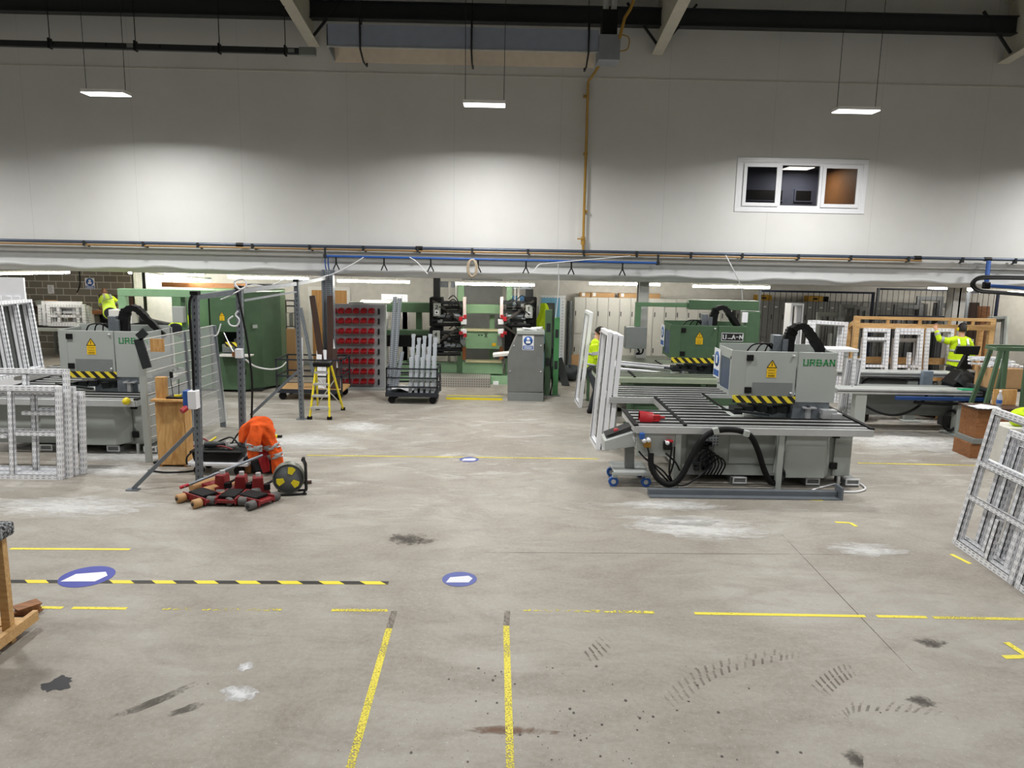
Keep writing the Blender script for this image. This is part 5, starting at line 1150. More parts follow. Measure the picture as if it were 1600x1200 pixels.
# yellow stepladder
a, c = G(476, 655), G(526, 653); Y0 = a.y; t = thing('stepladder', 'yellow stepladder with black top standing before the long trolley', 'stepladder', ((a.x+c.x)/2, Y0, 0)); w0 = (c.x-a.x)/2*.66; zt = at(500, 571, Y0+.3).z
for sx in (-1, 1):
    b = MB(); b.bar((sx*w0, 0, .02), (sx*w0*.62, .32, zt), .07, .03, (1, 0, 0)); st = part('front_stile', b, M_YEL, t); b = MB(); b.box((sx*w0, 0, .03), (.09, .07, .06)); part('rubber_foot', b, M_RUB, st)
    b = MB(); b.bar((sx*w0*1.35, .95, .02), (sx*w0*.75, .42, zt), .05, .03, (1, 0, 0)); st = part('rear_stile', b, M_YEL, t); b = MB(); b.box((sx*w0*1.35, .95, .03), (.08, .07, .06)); part('rubber_foot', b, M_RUB, st)
for k in range(4):
    f = (k+1)/4.6; x_ = w0*(1-.38*f); b = MB(); b.span((-x_, .32*f-.06, zt*f-.02), (x_, .32*f+.05, zt*f+.02)); part('tread', b, M_ALU, t)
b = MB(); b.span((-w0*.85, .22, zt-.02), (w0*.85, .5, zt+.07)); part('top_cap', b, M_BLACK, t, .015)
b = MB(); b.bar((-w0*1.3, .9, .12), (w0*1.0, .6, .75), .02, .02); b.bar((w0*1.3, .9, .12), (-w0*1.0, .6, .75), .02, .02); part('rear_brace', b, M_ALU, t)
# ------------------------------------------------------------------ tall green machining centre, left of centre
def X_(px, Y, py=540): return at(px, py, Y).x
zt = at(330, 456, 17.6).z; t = thing('machining_centre', 'tall green enclosed machining centre under the low bay, left of centre', 'machine', (X_(330, 17.6), 17.6, 0)); o_ = V(t.location)
foot = [(X_(272, 17.7), 17.7), (X_(329, 17.7), 17.7), (X_(329, 17.62), 17.62), (X_(379, 17.62), 17.62), (X_(410, 18.0), 18.0), (X_(440, 18.5), 18.5), (X_(447, 18.9), 18.9), (X_(448, 19.8), 19.8), (X_(272, 19.8), 19.8)]
foot = [(x-o_.x, y-o_.y) for x, y in foot]
b = MB(); b.prism(foot[3:8]+[(foot[3][0], 2.2)], 2, .06, zt); part('right_enclosure', b, M_DG, t, .01)
b = MB(); b.prism([foot[0], foot[1], (foot[1][0], 2.2), (foot[0][0], 2.2)], 2, .06, zt); part('left_enclosure', b, M_MGREEN, t, .01)
x0, x1 = foot[2][0], foot[3][0]; zo0, zo1 = at(360, 553, 17.6).z, at(360, 519, 17.6).z
b = MB(); b.span((x0+.02, 0.03, zo1), (x1-.02, .4, zt-.12)); dr = part('upper_door', b, M_DG, t, .008)
b = MB(); b.span((x0+.02, .03, .06), (x1-.02, 1.0, zo0-.02)); part('lower_panel', b, M_DG, t, .008)
b = MB(); b.span((x0, .9, zo0), (x1, 1.0, zo1)); part('recess', b, M_DARK, t)
b = MB(); b.span((x0, .03, zt-.12), (x1, .6, zt)); part('canopy', b, M_MGREEN, t)
b = MB(); b.span((x0+.2, .2, zo0), (x0+.5, .7, zo0+.2)); b.span((x0+.45, .3, zo0), (x0+.62, .7, zo0+.32)); part('spindle_block', b, M_MG2, t, .01)
b = MB(); b.span((x0+.35, .0, zo0+.17), (x1+.02, .03, zo0+.28)); part('warning_strip', b, M_HAZ, t)
b = MB(); b.span((x0+.25, -.28, zo0-.03), (x1+.25, .05, zo0)); part('side_table', b, M_OFF, t)
w_ = warn_sign(dr, (x0+x1)/2-.08, at(345, 501, 17.6).z, .2, .028)
q = at(399, 510, 17.8)-o_; b = MB(); b.box((q.x, q.y-.02, q.z), (.11, .02, .08), (0, 0, R(42))); part('name_plate', b, M_MG, t)
for z in (.5, zt-.45): b = MB(); b.box((x1+.03, .0, z), (.06, .05, .12)); part('hinge', b, M_BLACK, t)
b = MB(); b.span((foot[0][0], .2, 0), (foot[7][0]-.05, 2.1, .06)); part('plinth', b, M_DARK, t)
b = MB(); b.span((x0-.02, .05, .3), (x0, .09, zt-.05)); part('door_seam', b, M_BLACK, t)
P = [at(449, 570, 18.8), at(430, 578, 18.2), at(408, 572, 17.4), at(385, 560, 15.2)]
# timber strip and shelf on top / behind
p, q = at(262, 446, 19.9), at(392, 450, 19.9); t2 = solo('timber_beam', MB().span((0, 0, 0), (q.x-p.x, .12, .12)), M_OAK, 'long brown timber beam lying along the top of the tall green machine', 'timber', (p.x, 19.55, zt+.002))
p = at(409, 447, 18.9); solo('ventilator', MB().span((-.35, -.2, 0), (.35, .2, .03)).cyl((0, 0, -.12), (0, 0, 0), .05, 10), M_DARK, 'flat black vent cap standing on the tall green machine', 'vent', (p.x, 19.0, zt+.122))
# shelf unit right of the green machine
p = at(440, 478, 20.8); c = at(458, 580, 20.8); t = thing('shelf_unit', 'grey shelf unit of box files between green machine and white wall', 'shelf', (p.x, 20.8, 0)); L = c.x-p.x+.1
for x in (0, L): b = MB(); b.span((x-.02, 0, 0), (x+.02, .4, p.z+.15)); part('side', b, M_DARK, t)
for z in (.3, .85, 1.3, p.z, p.z+.15): b = MB(); b.span((0, 0, z-.02), (L, .4, z)); part('shelf', b, M_DARK, t)
for k in range(4): solo('box_file', MB().span((0, 0, 0), (.07, .28, .36)), M_OFF if k % 2 else M_MG2, ('first', 'second', 'third', 'fourth')[k]+' box file from the left on the shelf beside the green machine', 'box file', (p.x+.03+.085*k, 20.85, 1.302), group='box files')
p = at(455, 562, 20.2); solo('carton', MB().span((-.18, 0, 0), (.14, .3, at(455, 515, 20.2).z)), M_CARD, 'tall brown carton standing right of the green machine', 'box', (p.x, 20.2, 0), bev=.004)
# ------------------------------------------------------------------ pale green gantry and third machine at the back left
GY2 = 16.3; p = at(186, 455, GY2); t = thing('gantry_arm', 'pale green overhead arm behind the left grey machine', 'gantry arm', (p.x, GY2, p.z))
def lg2(px, py): return at(px, py, GY2)-V(t.location)
q = lg2(335, 455); b = MB(); b.span((0, -.08, -.1), (q.x, .08, .06)); part('beam', b, M_LG, t, .008)
b = MB(); b.span((0, -.08, lg2(186, 483).z), (.16, .08, -.1)); part('drop_post', b, M_LG, t, .008)
b = MB(); p_, r_ = lg2(175, 483), lg2(212, 505); b.span((p_.x, -.16, r_.z), (r_.x, .16, p_.z)); part('control_box', b, M_OFF, t, .01)
b = MB(); x_ = lg2(283, 480).x; b.span((x_-.05, .1, -p.z), (x_+.05, .2, .02)); part('support_post', b, M_MGREEN, t, .008)
b = MB(); r_ = lg2(279, 486); b.span((r_.x-.12, -.06, r_.z-.25), (r_.x+.12, .1, r_.z+.1)); part('switch_box', b, M_MG, t, .01)
p = at(228, 493, 19.5); P = [at(224, 432, 19.5), at(226, 470, 19.5), at(228, 488, 19.5)]
t = thing('lifting_sling', 'grey strap with a steel hook hanging before the white door', 'hook', V((at(224, 425, 19.5).x, 19.5, 2.79)))
b = MB(V(t.location)); b.bar(V((at(224, 425, 19.5).x, 19.5, 2.79)), P[2], .08, .02, (0, 1, 0)); part('strap', b, M_DARK, t)
b = MB(V(t.location)); b.tube([p+V((.06*math.cos(g_), 0, .09*math.sin(g_)+.03)) for g_ in [R(-200+25*k) for k in range(12)]], .018, 6); part('hook', b, M_ALU, t)
# back table with stacked frames
p, c = at(58, 511, 22.4), at(145, 511, 22.4); zb = p.z; t = thing('back_roller_table', 'dark roller table against the block wall, carrying white frames', 'roller table', (p.x-.4, 22.4, 0)); L = c.x-p.x+.9
b = MB(); b.span((0, 0, zb-.12), (L, .06, zb-.02)); b.span((0, 1.4, zb-.12), (L, 1.46, zb-.02)); b.span((0, .06, zb-.12), (.06, 1.4, zb-.02)); b.span((L-.06, .06, zb-.12), (L, 1.4, zb-.02)); part('frame', b, M_MG, t)
for k in range(6): b = MB(); b.span((.06, .12+.22*k, zb-.06), (L-.06, .2+.22*k, zb)); part('rail', b, M_RUB, t)
for x in (.05, L-.12):
    for y in (.05, 1.35): b = MB(); b.span((x, y, 0), (x+.07, y+.07, zb-.12)); part('leg', b, M_MG2, t)
GS = 'white frames standing on the back table'
for i, (px0, px1, py, l) in enumerate(((72, 132, 474, 'front white frame standing on the back roller table'), (64, 126, 470, 'second white frame standing on the back roller table'), (58, 138, 476, 'third white frame standing on the back roller table'), (82, 141, 478, 'rear white frame at right on the back roller table'))):
    Y = 22.7+.12*i; a, c = at(px0, py, Y), at(px1, py, Y); wframe(l, c.x-a.x, a.z-zb-.012, (a.x, Y, zb+.005), (R(-1), 0, 0), [((c.x-a.x)*.3, 0, a.z-zb), ((c.x-a.x)*.8, 0, a.z-zb)], [((a.z-zb)*(.45+.1*i), 0, c.x-a.x)], GS, m=M_FILM if i % 2 == 0 else M_PVC, face=.1)
# workbench along the block wall with clutter, notices on the blocks
p, c = at(138, 486, 24.2), at(212, 487, 24.2); zb = p.z; t = thing('wooden_bench', 'timber workbench along the block wall before the stooping worker', 'bench', (p.x, 24.2, 0)); L = c.x-p.x+.8
b = MB(); b.span((0, 0, zb-.1), (L, .7, zb)); part('bench_top', b, M_OAK, t); b = MB(); b.span((0, .66, zb), (L, .7, zb+.5)); part('backboard', b, M_BRN, t)
for x in (.05, L-.15): b = MB(); b.span((x, .05, 0), (x+.1, .6, zb-.1)); part('leg', b, M_OFF, t)
b = MB(); b.span((.2, .3, .1), (L-.2, .62, zb-.15)); part('under_shelf', b, M_BLACK, t)
for i, (px, py, w_, h, m_, l) in enumerate(((62, 466, .3, .18, M_MG, 'grey carton on the ledge at the block wall, leftmost'), (75, 466, .3, .2, M_CARD, 'brown carton on the block wall ledge beside the grey one'), (95, 468, .35, .16, M_DRED, 'dark red carton on the block wall ledge'), (112, 468, .3, .14, M_BRN, 'dark brown carton on the block wall ledge at right'))):
    q = at(px, py+4, 24.6); solo('carton', MB().span((-w_/2, 0, 0), (w_/2, .25, h)), m_, l, 'box', (q.x, 24.62, 1.451), bev=.004)
q0, q1 = at(50, 472, 24.6), at(130, 472, 24.6); b = MB(); b.span((q0.x-.6, 24.55, 1.37), (q1.x, 25, 1.45)); b.o = V((q0.x, 24.55, 1.37)); b.v = [v_-b.o for v_ in b.v]; solo('wall_ledge', b, M_BRN, 'long wooden ledge fixed to the block wall, cartons on it', 'shelf', (q0.x, 24.55, 1.37))
q = at(140, 443, 24.97); t = thing('safety_sign', 'blue and white ear protection sign on the block wall', 'sign', (q.x, 24.99, q.z)); notice(t, 0, -.18, .31, .36, 0, 'sign_plate')
q = at(79, 452, 24.97); t = thing('notice', 'white paper notice on the block wall left of the blue sign', 'notice', (q.x, 24.99, q.z)); b = MB(); b.span((-.1, -.006, -.14), (.1, 0, .14)); s_ = part('sheet', b, M_PVC, t); b = MB()
for k in range(7): b.span((-.07, -.009, .1-.033*k), (.07-.02*(k % 3), -.006, .112-.033*k))
part('print', b, M_MG2, s_)
P = [at(124, 424, 24.98), at(125, 445, 24.98), at(120, 457, 24.98)]; solo('cable', MB(P[0]).tube(smooth_path(P), .02, 6), M_BLACK, 'black cable hanging down the block wall to a socket', 'cable', P[0])
# ------------------------------------------------------------------ guard fence of grey posts
Y1, Y2, Y3 = 10.40, 11.2, 14.8
def post(label, pb, pt, Y, braces=(), w_=.09):
    a = at(*pb, Y); a.z = 0; c = at(*pt, Y); t = thing('fence_post', label, 'post', (a.x, Y, 0)); L = c-a
    b = MB(); b.bar((0, 0, .0), L, w_, w_*.9, (0, 1, 0)); part('post', b, M_SPOST, t, .006)
    b = MB(); b.span((-.1, -.08, 0), (.1, .08, .012)); part('base_plate', b, M_POST, t)
    b = MB(); b.box(L+V((0, 0, .02)), (w_*1.2, w_*1.2, .05)); part('cap', b, M_BLACK, t)
    return t, a, c
t1, a1, c1 = post('nearest grey fence post, with socket box and diagonal strut', (312, 757), (305, 460), Y1)
fq = G(208, 766)-a1; b = MB(); b.bar(V((-.03, 0, at(306, 668, Y1).z)), V((fq.x, fq.y, .02)), .05, .05); part('brace', b, M_POST, t1); b = MB(); b.box(V((fq.x, fq.y, .01)), (.16, .1, .02)); part('brace_foot', b, M_GALV, t1)
t2, a2, c2 = post('second grey fence post behind the orange overalls, wrapped in black cable', (381, 742), (374, 451), Y2)
t3, a3, c3 = post('far grey fence post beside the stepladder, with diagonal strut', (472, 655), (463, 440), Y3)
fq = G(392, 650)-a3; b = MB(); b.bar(V((-.03, 0, at(465, 578, Y3).z)), V((fq.x, fq.y, .02)), .05, .05); part('brace', b, M_POST, t3)
for (p, q, l) in ((c1, c2, 'top rail joining the two nearest fence posts'), (c2, c3, 'top rail joining the second and far fence posts'), (c3, at(512, 431, 17.3), 'top rail running from the far fence post to the column')):
    d_ = q-p; b = MB(); b.bar(d_*.03, d_*.97, .06, .07); solo('fence_rail', b, M_GALV, l, 'rail', p+V((0, 0, -.04)))
p, q = at(378, 470, Y2+.1), at(463, 456, Y3-.06); d_ = q-p; solo('fence_rail', MB().bar(d_*.02, d_, .03, .03), M_GALV, 'thin lower rail between the second and far fence posts', 'rail', p)
# dark lattice column behind, cables on it
a = G(506, 628); t = thing('steel_column', 'dark grey latticed steel column behind the far fence post', 'column', (a.x, 17.3, 0)); h = 2.95
for sx in (-.11, .11): b = MB(); b.span((sx-.02, -.1, 0), (sx+.02, .1, h)); part('flange', b, M_POST, t)
b = MB(); b.span((-.09, -.02, 0), (.09, .0, h)); part('web', b, M_SLOT, t)
b = MB(); b.span((-.2, -.2, 0), (.2, .2, .02)); part('base_plate', b, M_POST, t)
# coiled and looping cables on the fence tops
for i, (pts, m_, r_, l) in enumerate((
        ([(300, 462, 10.3), (296, 480, 10.3), (301, 560, 10.3), (303, 612, 10.3)], M_BLACK, .02, 'thick black cable down the nearest fence post to its socket'),
        ([(370, 452, 11.1), (376, 480, 11.05), (384, 520, 11.05), (390, 560, 11.05), (394, 600, 11.05), (393, 660, 11.05)], M_BLACK, .016, 'black cable hanging past the second post to the tools'),
        ([(345, 468, 11.05), (360, 462, 11.05), (372, 455, 11.05), (395, 445, 12), (420, 447, 13), (448, 436, 14.6), (480, 438, 15.8), (512, 430, 17.1)], M_PVC, .009, 'white cables draped along the fence tops to the column'),
        ([(372, 450, 11.05), (366, 440, 11.05), (380, 436, 11.05), (385, 446, 11.05), (376, 452, 11.05), (366, 446, 11.05)], M_PVC, .014, 'white cable looped at the top of the second fence post'),
        ([(364, 494, 11.05), (357, 500, 11.05), (360, 508, 11.05), (370, 509, 11.05), (374, 500, 11.05), (368, 492, 11.05), (372, 486, 11.05)], M_PVC, .012, 'white cable loop hanging halfway up the second fence post'),
        ([(384, 562, 11.1), (400, 573, 12), (425, 577, 14), (440, 573, 16), (447, 566, 17.3)], M_PVC, .014, 'pale cable sagging from the second post to the green machine'),
        ([(345, 506, 13.9), (340, 522, 13.9), (334, 525, 13.9)], M_PVC, .012, 'short white cable at the top corner of the fence panel'),
        ([(350, 520, 13.9), (362, 545, 12.5), (370, 556, 11.1)], M_PVC, .010, 'thin white cable from the fence panel to the white box'))):
    P = [at(*q) for q in pts]; solo('cable', MB(P[0]).tube(smooth_path(P), r_, 6), m_, l, 'cable', P[0])
p = at(300, 625, 10.3); t = thing('socket_box', 'blue and white socket box on the nearest fence post', 'socket box', p)
b = MB(); b.span((-.03, -.08, -.12), (.09, .06, .14)); part('white_cover', b, M_PVC, t, .01); b = MB(); b.span((-.1, -.07, -.12), (-.03, .06, .14)); part('blue_body', b, M_BLUE, t, .008)
b = MB(); b.cyl((-.06, -.05, -.1), (-.1, -.12, -.14), .04, 12); part('red_plug', b, M_RED, t)
p = at(374, 552, 11.08); t = thing('junction_box', 'small white junction box on the second fence post', 'junction box', p); b = MB(); b.span((-.05, -.05, -.07), (.05, .05, .07)); part('box', b, M_PVC, t, .008); b = MB(); b.span((-.1, -.03, -.05), (-.05, .03, .02)); part('plug', b, M_OAK, t)
# wired perspex guard panel
a = G(233, 722); A = V((a.x, 11.5, 0)); pB = V((at(345, 580, 14.0).x, 14.0, 0)); d_ = pB-A; ztop = at(231, 531, 11.5).z
t = thing('safety_screen', 'see-through wired guard panel between the left machine and the fence posts', 'guard panel', A)
for f, nm in ((0, .1), (.55, .06), (1, .1)):
    p = d_*f; b = MB(); b.bar(p, p+V((-.02-.08*f, 0, ztop)), nm, .05, (0, 1, 0)); part('post', b, M_MG if f == 0 else M_POST, t, .005)
b = MB(); b.sheet([V((0, 0, .35)), d_*1.04+V((.05, 0, .1)), d_+V((-.1, 0, ztop)), V((0, 0, ztop))]); sh = part('sheet', b, M_PERSPEX, t); sm = sh.modifiers.new('thick', 'SOLIDIFY'); sm.thickness = .006
for k in range(11):
    z = .2+(ztop-.2)*k/10; b = MB(); b.cyl(V((-.0, -.01, z)), d_*(1.04-.04*z/ztop)+V((-.1*z/ztop, -.01, z)), .008, 5); part('wire', b, M_OFF, t)
p = at(245, 539, 11.45); solo('plywood_patch', MB().span((-.08, 0, -.1), (.13, .02, .1)), M_PLY, 'small plywood patch screwed to the guard panel top corner', 'board', p+V((0, -.05, 0)))
p = at(226, 540, 11.44); b = MB(); b.bar((-.09, 0, .1), (.02, 0, -.35), .14, .03, (0, 1, 0)); b.bar((-.09, .0, .12), (.03, .0, .22), .12, .03, (0, 1, 0)); solo('hinged_flap', b, M_DARK, 'dark hinged flap at the left end of the guard panel', 'flap', p)
# plywood cupboard with tablet and block
q0, q1 = G(243, 722), G(288, 716); x0 = q0.x; Yc = 11.25; zt = at(262, 623, Yc).z; L = at(289, 650, Yc).x-at(243, 650, Yc).x; x0 = at(243, 650, Yc).x
t = thing('plywood_cupboard', 'plywood cupboard on the floor before the guard panel', 'cupboard', (x0, Yc, 0))
b = MB(); b.span((0, 0, .03), (L, .25, zt-.03)); part('carcass', b, M_PLY, t, .004); b = MB(); b.span((L*.6, -.012, .05), (L-.02, 0, zt-.06)); part('door', b, M_PLY, t)
b = MB(); b.span((-.02, -.1, zt-.03), (L+.03, .27, zt)); part('top', b, M_PLY, t); b = MB(); b.prism([(0, 0), (.06, 0), (.06, .03), (0, .03)], 1, 0, .25); b.prism([(L-.06, 0), (L, 0), (L, .03), (L-.06, .03)], 1, 0, .25); part('foot_rail', b, M_OAK, t)
solo('plywood_block', MB().span((0, 0, 0), (.15, .1, .32)), M_PLY, 'upright plywood block on the cupboard top against the post', 'block', (x0, Yc+.05, zt+.001), bev=.003)
t = thing('scanner', 'black handset with twin aerials on the plywood cupboard', 'scanner', (x0+.28, Yc+.06, zt+.001))
b = MB(); b.span((-.1, -.08, 0), (.16, .1, .03)); part('base', b, M_BLACK, t, .008); b = MB(); b.cyl((-.02, .0, .03), (-.04, .0, .3), .006, 6); b.cyl((.07, .0, .03), (.08, .0, .3), .006, 6); part('aerial', b, M_BLACK, t); b = MB(); b.box((-.03, 0, .36), (.05, .02, .1)); part('head', b, M_BLACK, t, .005)
solo('yellow_tool', MB().box((0, 0, .012), (.1, .05, .025), (0, 0, .5)), M_YEL, 'small yellow tool lying on the black handset', 'tool', (x0+.34, Yc+.04, zt+.032))
# yellow emergency button on the left table
p = at(197, 627, 11.62); b = MB(); b.lathe([(0, -.06), (.05, -.05), (.06, 0), (.04, .05), (0, .06)], n=14, axis=1); solo('tape_roll', b, M_YEL, 'yellow tape roll stuck on the front edge of the left roller table', 'tape', p+V((0, .02, 0)))
# ------------------------------------------------------------------ tools and overalls around the second post
tq = G(300, 742); TX, TY_ = tq.x, 10.85
t = thing('battery_case', 'black battery case on a white-edged dolly behind the nearest post', 'tool case', (TX, TY_, 0))
zc0, zc1 = .2, at(330, 708, TY_).z
b = MB(); b.prism([(.03, zc0), (.68, zc0), (.74, zc1), (0, zc1)], 1, 0, .4); part('body', b, M_BLACK, t, .02)
b = MB(); b.span((-.02, -.02, zc1), (.76, .42, zc1+.03)); part('lid', b, M_BLACK, t, .01)
b = MB(); b.tube(smooth_path([(0, -.0, zc1), (-.04, -.05, zc1-.05), (-.05, -.05, zc1-.15), (-.02, 0, zc1-.2)]), .015, 6); part('handle', b, M_BLACK, t)
t = thing('dolly', 'white-edged dolly on black wheels carrying the battery case', 'dolly', (TX, TY_-.03, 0))
b = MB(); b.span((-.06, -.02, .15), (.85, .5, .198)); part('deck', b, M_PVC, t, .01)
for px in (.1, .7):
    for py in (.05, .42): b = MB(); b.cyl((px, py-.03, .074), (px, py+.03, .074), .074, 14); part('wheel', b, M_RUB, t)
t = thing('angle_grinder', 'angle grinder lying on the black battery case', 'power tool', (TX+.3, TY_+.15, zc1+.09))
b = MB(); b.tube([(-.15, 0, 0), (-.05, .01, .0), (.08, .02, 0), (.16, .03, .01)], [.05, .055, .045, .05], 12); part('body', b, M_DARK, t); b = MB(); b.cyl((.17, .03, -.06), (.17, .03, .05), .045, 12); b.cyl((.25, .04, -.02), (.25, .04, .0), .07, 14); part('gear_head', b, M_ALU, t); b = MB(); b.cyl((-.1, .03, .03), (-.02, .12, .09), .016, 8); part('side_handle', b, M_YEL, t)
for i, pts in enumerate(([(.0, .1, .04), (.1, .2, .14), (.28, .15, .05), (.45, .1, .05), (.6, .05, .02)], [(.2, .3, .02), (.4, .28, .12), (.55, .2, .16), (.7, .1, .05)], [(.5, .25, .03), (.62, .2, .2), (.72, .15, .32), (.74, .1, .38)])):
    o_ = V((TX, TY_, zc1+.03)); solo('cable', MB().tube(smooth_path(pts), .013, 6), M_BLACK if i else M_DRED, ('dark red', 'black looping', 'black rising')[i]+' cable on top of the battery case', 'cable', o_)
P = [G(240, 723, .02), G(262, 718, .02), G(290, 712, .05), G(305, 707, .1)]; solo('cable', MB(P[0]).tube(smooth_path(P), .018, 6), M_BLACK, 'thick black cable from the plywood cupboard foot to the battery case', 'cable', P[0])
P = [G(232, 735, .015), G(258, 738, .015), G(290, 737, .015), G(305, 735, .02)]; solo('cable', MB(P[0]).tube(smooth_path(P), .014, 6), M_BLACK, 'black cable lying on the floor left of the dolly', 'cable', P[0])
# orange overalls draped over the second post's stand
OY = 10.85
def la(px, py, Y=OY): return at(px, py, Y)
b = MB(la(405, 700))
o0 = la(405, 700)
def wob(P, r, n=14, seed=0, flat=.65):
    """folded cloth tube along a path"""
    P = smooth_path(P, 5); N = len(P); rr = []
    for i in range(N):
        t_ = i/(N-1)*(len(r)-1); k = min(int(t_), len(r)-2); rr.append(r[k]+(r[k+1]-r[k])*(t_-k))
    vs = []
    for i, p in enumerate(P):
        d = (P[min(i+1, N-1)]-P[max(i-1, 0)]).normalized(); a = V((0, 1, 0)); a = (a-d*a.dot(d)).normalized(); c = d.cross(a)
        for k in range(n):
            g_ = 2*PI*k/n; f = 1+.17*math.sin(3*g_+i*.55+seed)+.12*math.sin(5*g_-i*.8+seed*2); vs.append(p+(c*math.cos(g_)+a*math.sin(g_)*flat)*rr[i]*f)
    fs = [(i*n+k, i*n+(k+1) % n, (i+1)*n+(k+1) % n, (i+1)*n+k) for i in range(N-1) for k in range(n)]+[tuple(range(n))[::-1], tuple(range((N-1)*n, N*n))]
    return vs, fs
def fuse(b, name, m, parent, vox, it=4, label=None):
    """weld overlapping closed shells into one continuous skin"""
    o = part(name, b, m, parent, label=label)
    r_ = o.modifiers.new('weld', 'REMESH'); r_.mode = 'VOXEL'; r_.voxel_size = vox
    s_ = o.modifiers.new('relax', 'SMOOTH'); s_.iterations = it; s_.factor = .5
    bpy.context.view_layer.update(); dg = bpy.context.evaluated_depsgraph_get(); me = bpy.data.meshes.new_from_object(o.evaluated_get(dg), depsgraph=dg)
    o.modifiers.clear(); o.data = me
    for p in me.polygons: p.use_smooth = True
    return o
t = thing('overalls', 'bright orange hi-vis overalls draped over the second fence post stand', 'overalls', o0)
b = MB(o0)
for P, r, s_ in (([la(377, 691), la(384, 674), la(400, 664), la(414, 668), la(422, 688), la(431, 712), la(437, 742)], [.045, .085, .125, .125, .10, .095, .085], 0), ([la(402, 664, OY-.05), la(398, 688, OY-.1), la(394, 716, OY-.08)], [.10, .10, .075], 1), ([la(408, 664, OY+.1), la(411, 690, OY+.1), la(413, 712, OY+.1)], [.1, .08, .06], 4), ([la(416, 670, OY+.05), la(428, 677, OY+.1)], [.08, .05], 5)):
    v_, f_ = wob(P, r, 14, s_); b.add(v_, f_, smooth=True)
fuse(b, 'fabric', M_OR, t, .011, 1)
for P, r in (([la(424, 694), la(426.5, 701)], .108), ([la(430, 708), la(432, 715)], .103), ([la(398, 694, OY-.1), la(396.5, 703, OY-.1)], .103)):
    b = MB(o0); v_, f_ = wob([P[0], (P[0]+P[1])/2, P[1]], [r*1.06]*2, 14, 2); b.add(v_, f_, smooth=True); part('reflective_band', b, M_REFL, t)
b = MB(o0); v_, f_ = wob([la(415, 705, OY+.1), la(412, 720, OY+.05), la(416, 738, OY+.02)], [.09, .08, .05], 14, 3); b.add(v_, f_, smooth=True); part('lining', b, M_RED, t, label='red inner lining')
q = G(412, 742); t = thing('tool_bag', 'dark tool bag on the floor under the orange overalls', 'bag', (q.x-.22, 11.05, 0))
b = MB(); b.span((-.12, -.1, 0), (.38, .2, .24)); part('body', b, mat('bag_dark', (40, 42, 46), .8), t, .05); b = MB(); b.tube(smooth_path([(0, -.05, .24), (.08, -.06, .33), (.2, -.06, .33), (.28, -.05, .24)]), .018, 6); part('handle', b, M_BLACK, t)
b = MB(); b.span((-.14, -.14, .02), (.02, -.1, .14)); part('pocket', b, M_OAK, t)
q = G(393, 706); solo('plastic_tub', MB().lathe([(0, 0), (.13, 0), (.16, .2), (.14, .2), (.11, .03), (0, .03)], n=18), M_PVC, 'white plastic tub behind the orange overalls', 'tub', (q.x+.25, 11.9, 0))
q = G(428, 684); t = thing('hand_tool', 'small yellow and black hand tool on the floor right of the overalls', 'tool', (q.x, q.y, .03)); b = MB(); b.box((0, 0, 0), (.14, .06, .05)); part('grip', b, M_YEL, t, .01); b = MB(); b.box((.1, 0, 0), (.1, .05, .04)); part('head', b, M_BLACK, t, .01)
q = G(366, 693); solo('spanner', MB().box((0, 0, .01), (.16, .03, .015), (0, 0, .2)), M_DARK, 'small dark spanner on the floor behind the battery case', 'tool', (q.x, q.y, 0))
# machine skates, jacks, bars
def skate(label, p, rz, roll_m, pad=True, L=.5, g_='machine skates on the floor'):
    t = thing('machine_skate', label, 'machine skate', (p.x, p.y, 0), (0, 0, rz), g_)
    b = MB(); b.span((-L/2, -.13, .05), (L/2, .13, .09)); b.span((-L/2, -.14, .03), (L/2, -.12, .12)); b.span((-L/2, .12, .03), (L/2, .14, .12)); part('frame', b, M_DRED, t, .004)
    if pad: b = MB(); b.span((-.16, -.11, .1), (.16, .11, .135)); part('rubber_pad', b, M_RUB, t, .008)
    for x in (-L/2+.07, L/2-.07):
        for y0, y1 in ((-.27, -.15), (.15, .27)):
            b = MB(); b.tube([(x, y0, .062), (x, y0+.01, .062), (x, y1-.01, .062), (x, y1, .062)], [.045, .06, .06, .045], 16); r_ = part('roller', b, roll_m, t)
            b = MB(); yy = y0 if y0 < 0 else y1; b.cyl((x, yy-.012, .062), (x, yy+.012, .062), .022, 10); part('axle', b, M_DARK, r_)
    return t
m_r1 = mat('roller_tan', (170, 130, 84), .55); m_r2 = mat('roller_grey', (84, 82, 80), .6)
skate('red skate with tan rollers, leftmost of the three on the floor', G(318, 783), R(-35), m_r1)
skate('red skate with grey rollers, middle of the three on the floor', G(358, 788)+V((0, .1, 0)), R(88), m_r2, True, .42)
skate('red skate with grey rollers and black pad, rightmost of the three', G(396, 786), R(-28), m_r2)
t = thing('machine_skate', 'red skate with tan rollers lying behind the leftmost one', 'machine skate', G(334, 765), (0, 0, R(-35)), 'machine skates on the floor')
b = MB(); b.span((-.22, -.12, .04), (.22, .12, .1)); part('frame', b, M_DRED, t, .005)
for x in (-.15, .15): b = MB(); b.cyl((x, -.25, .065), (x, .25, .065), .06, 14); part('roller', b, m_r1, t)
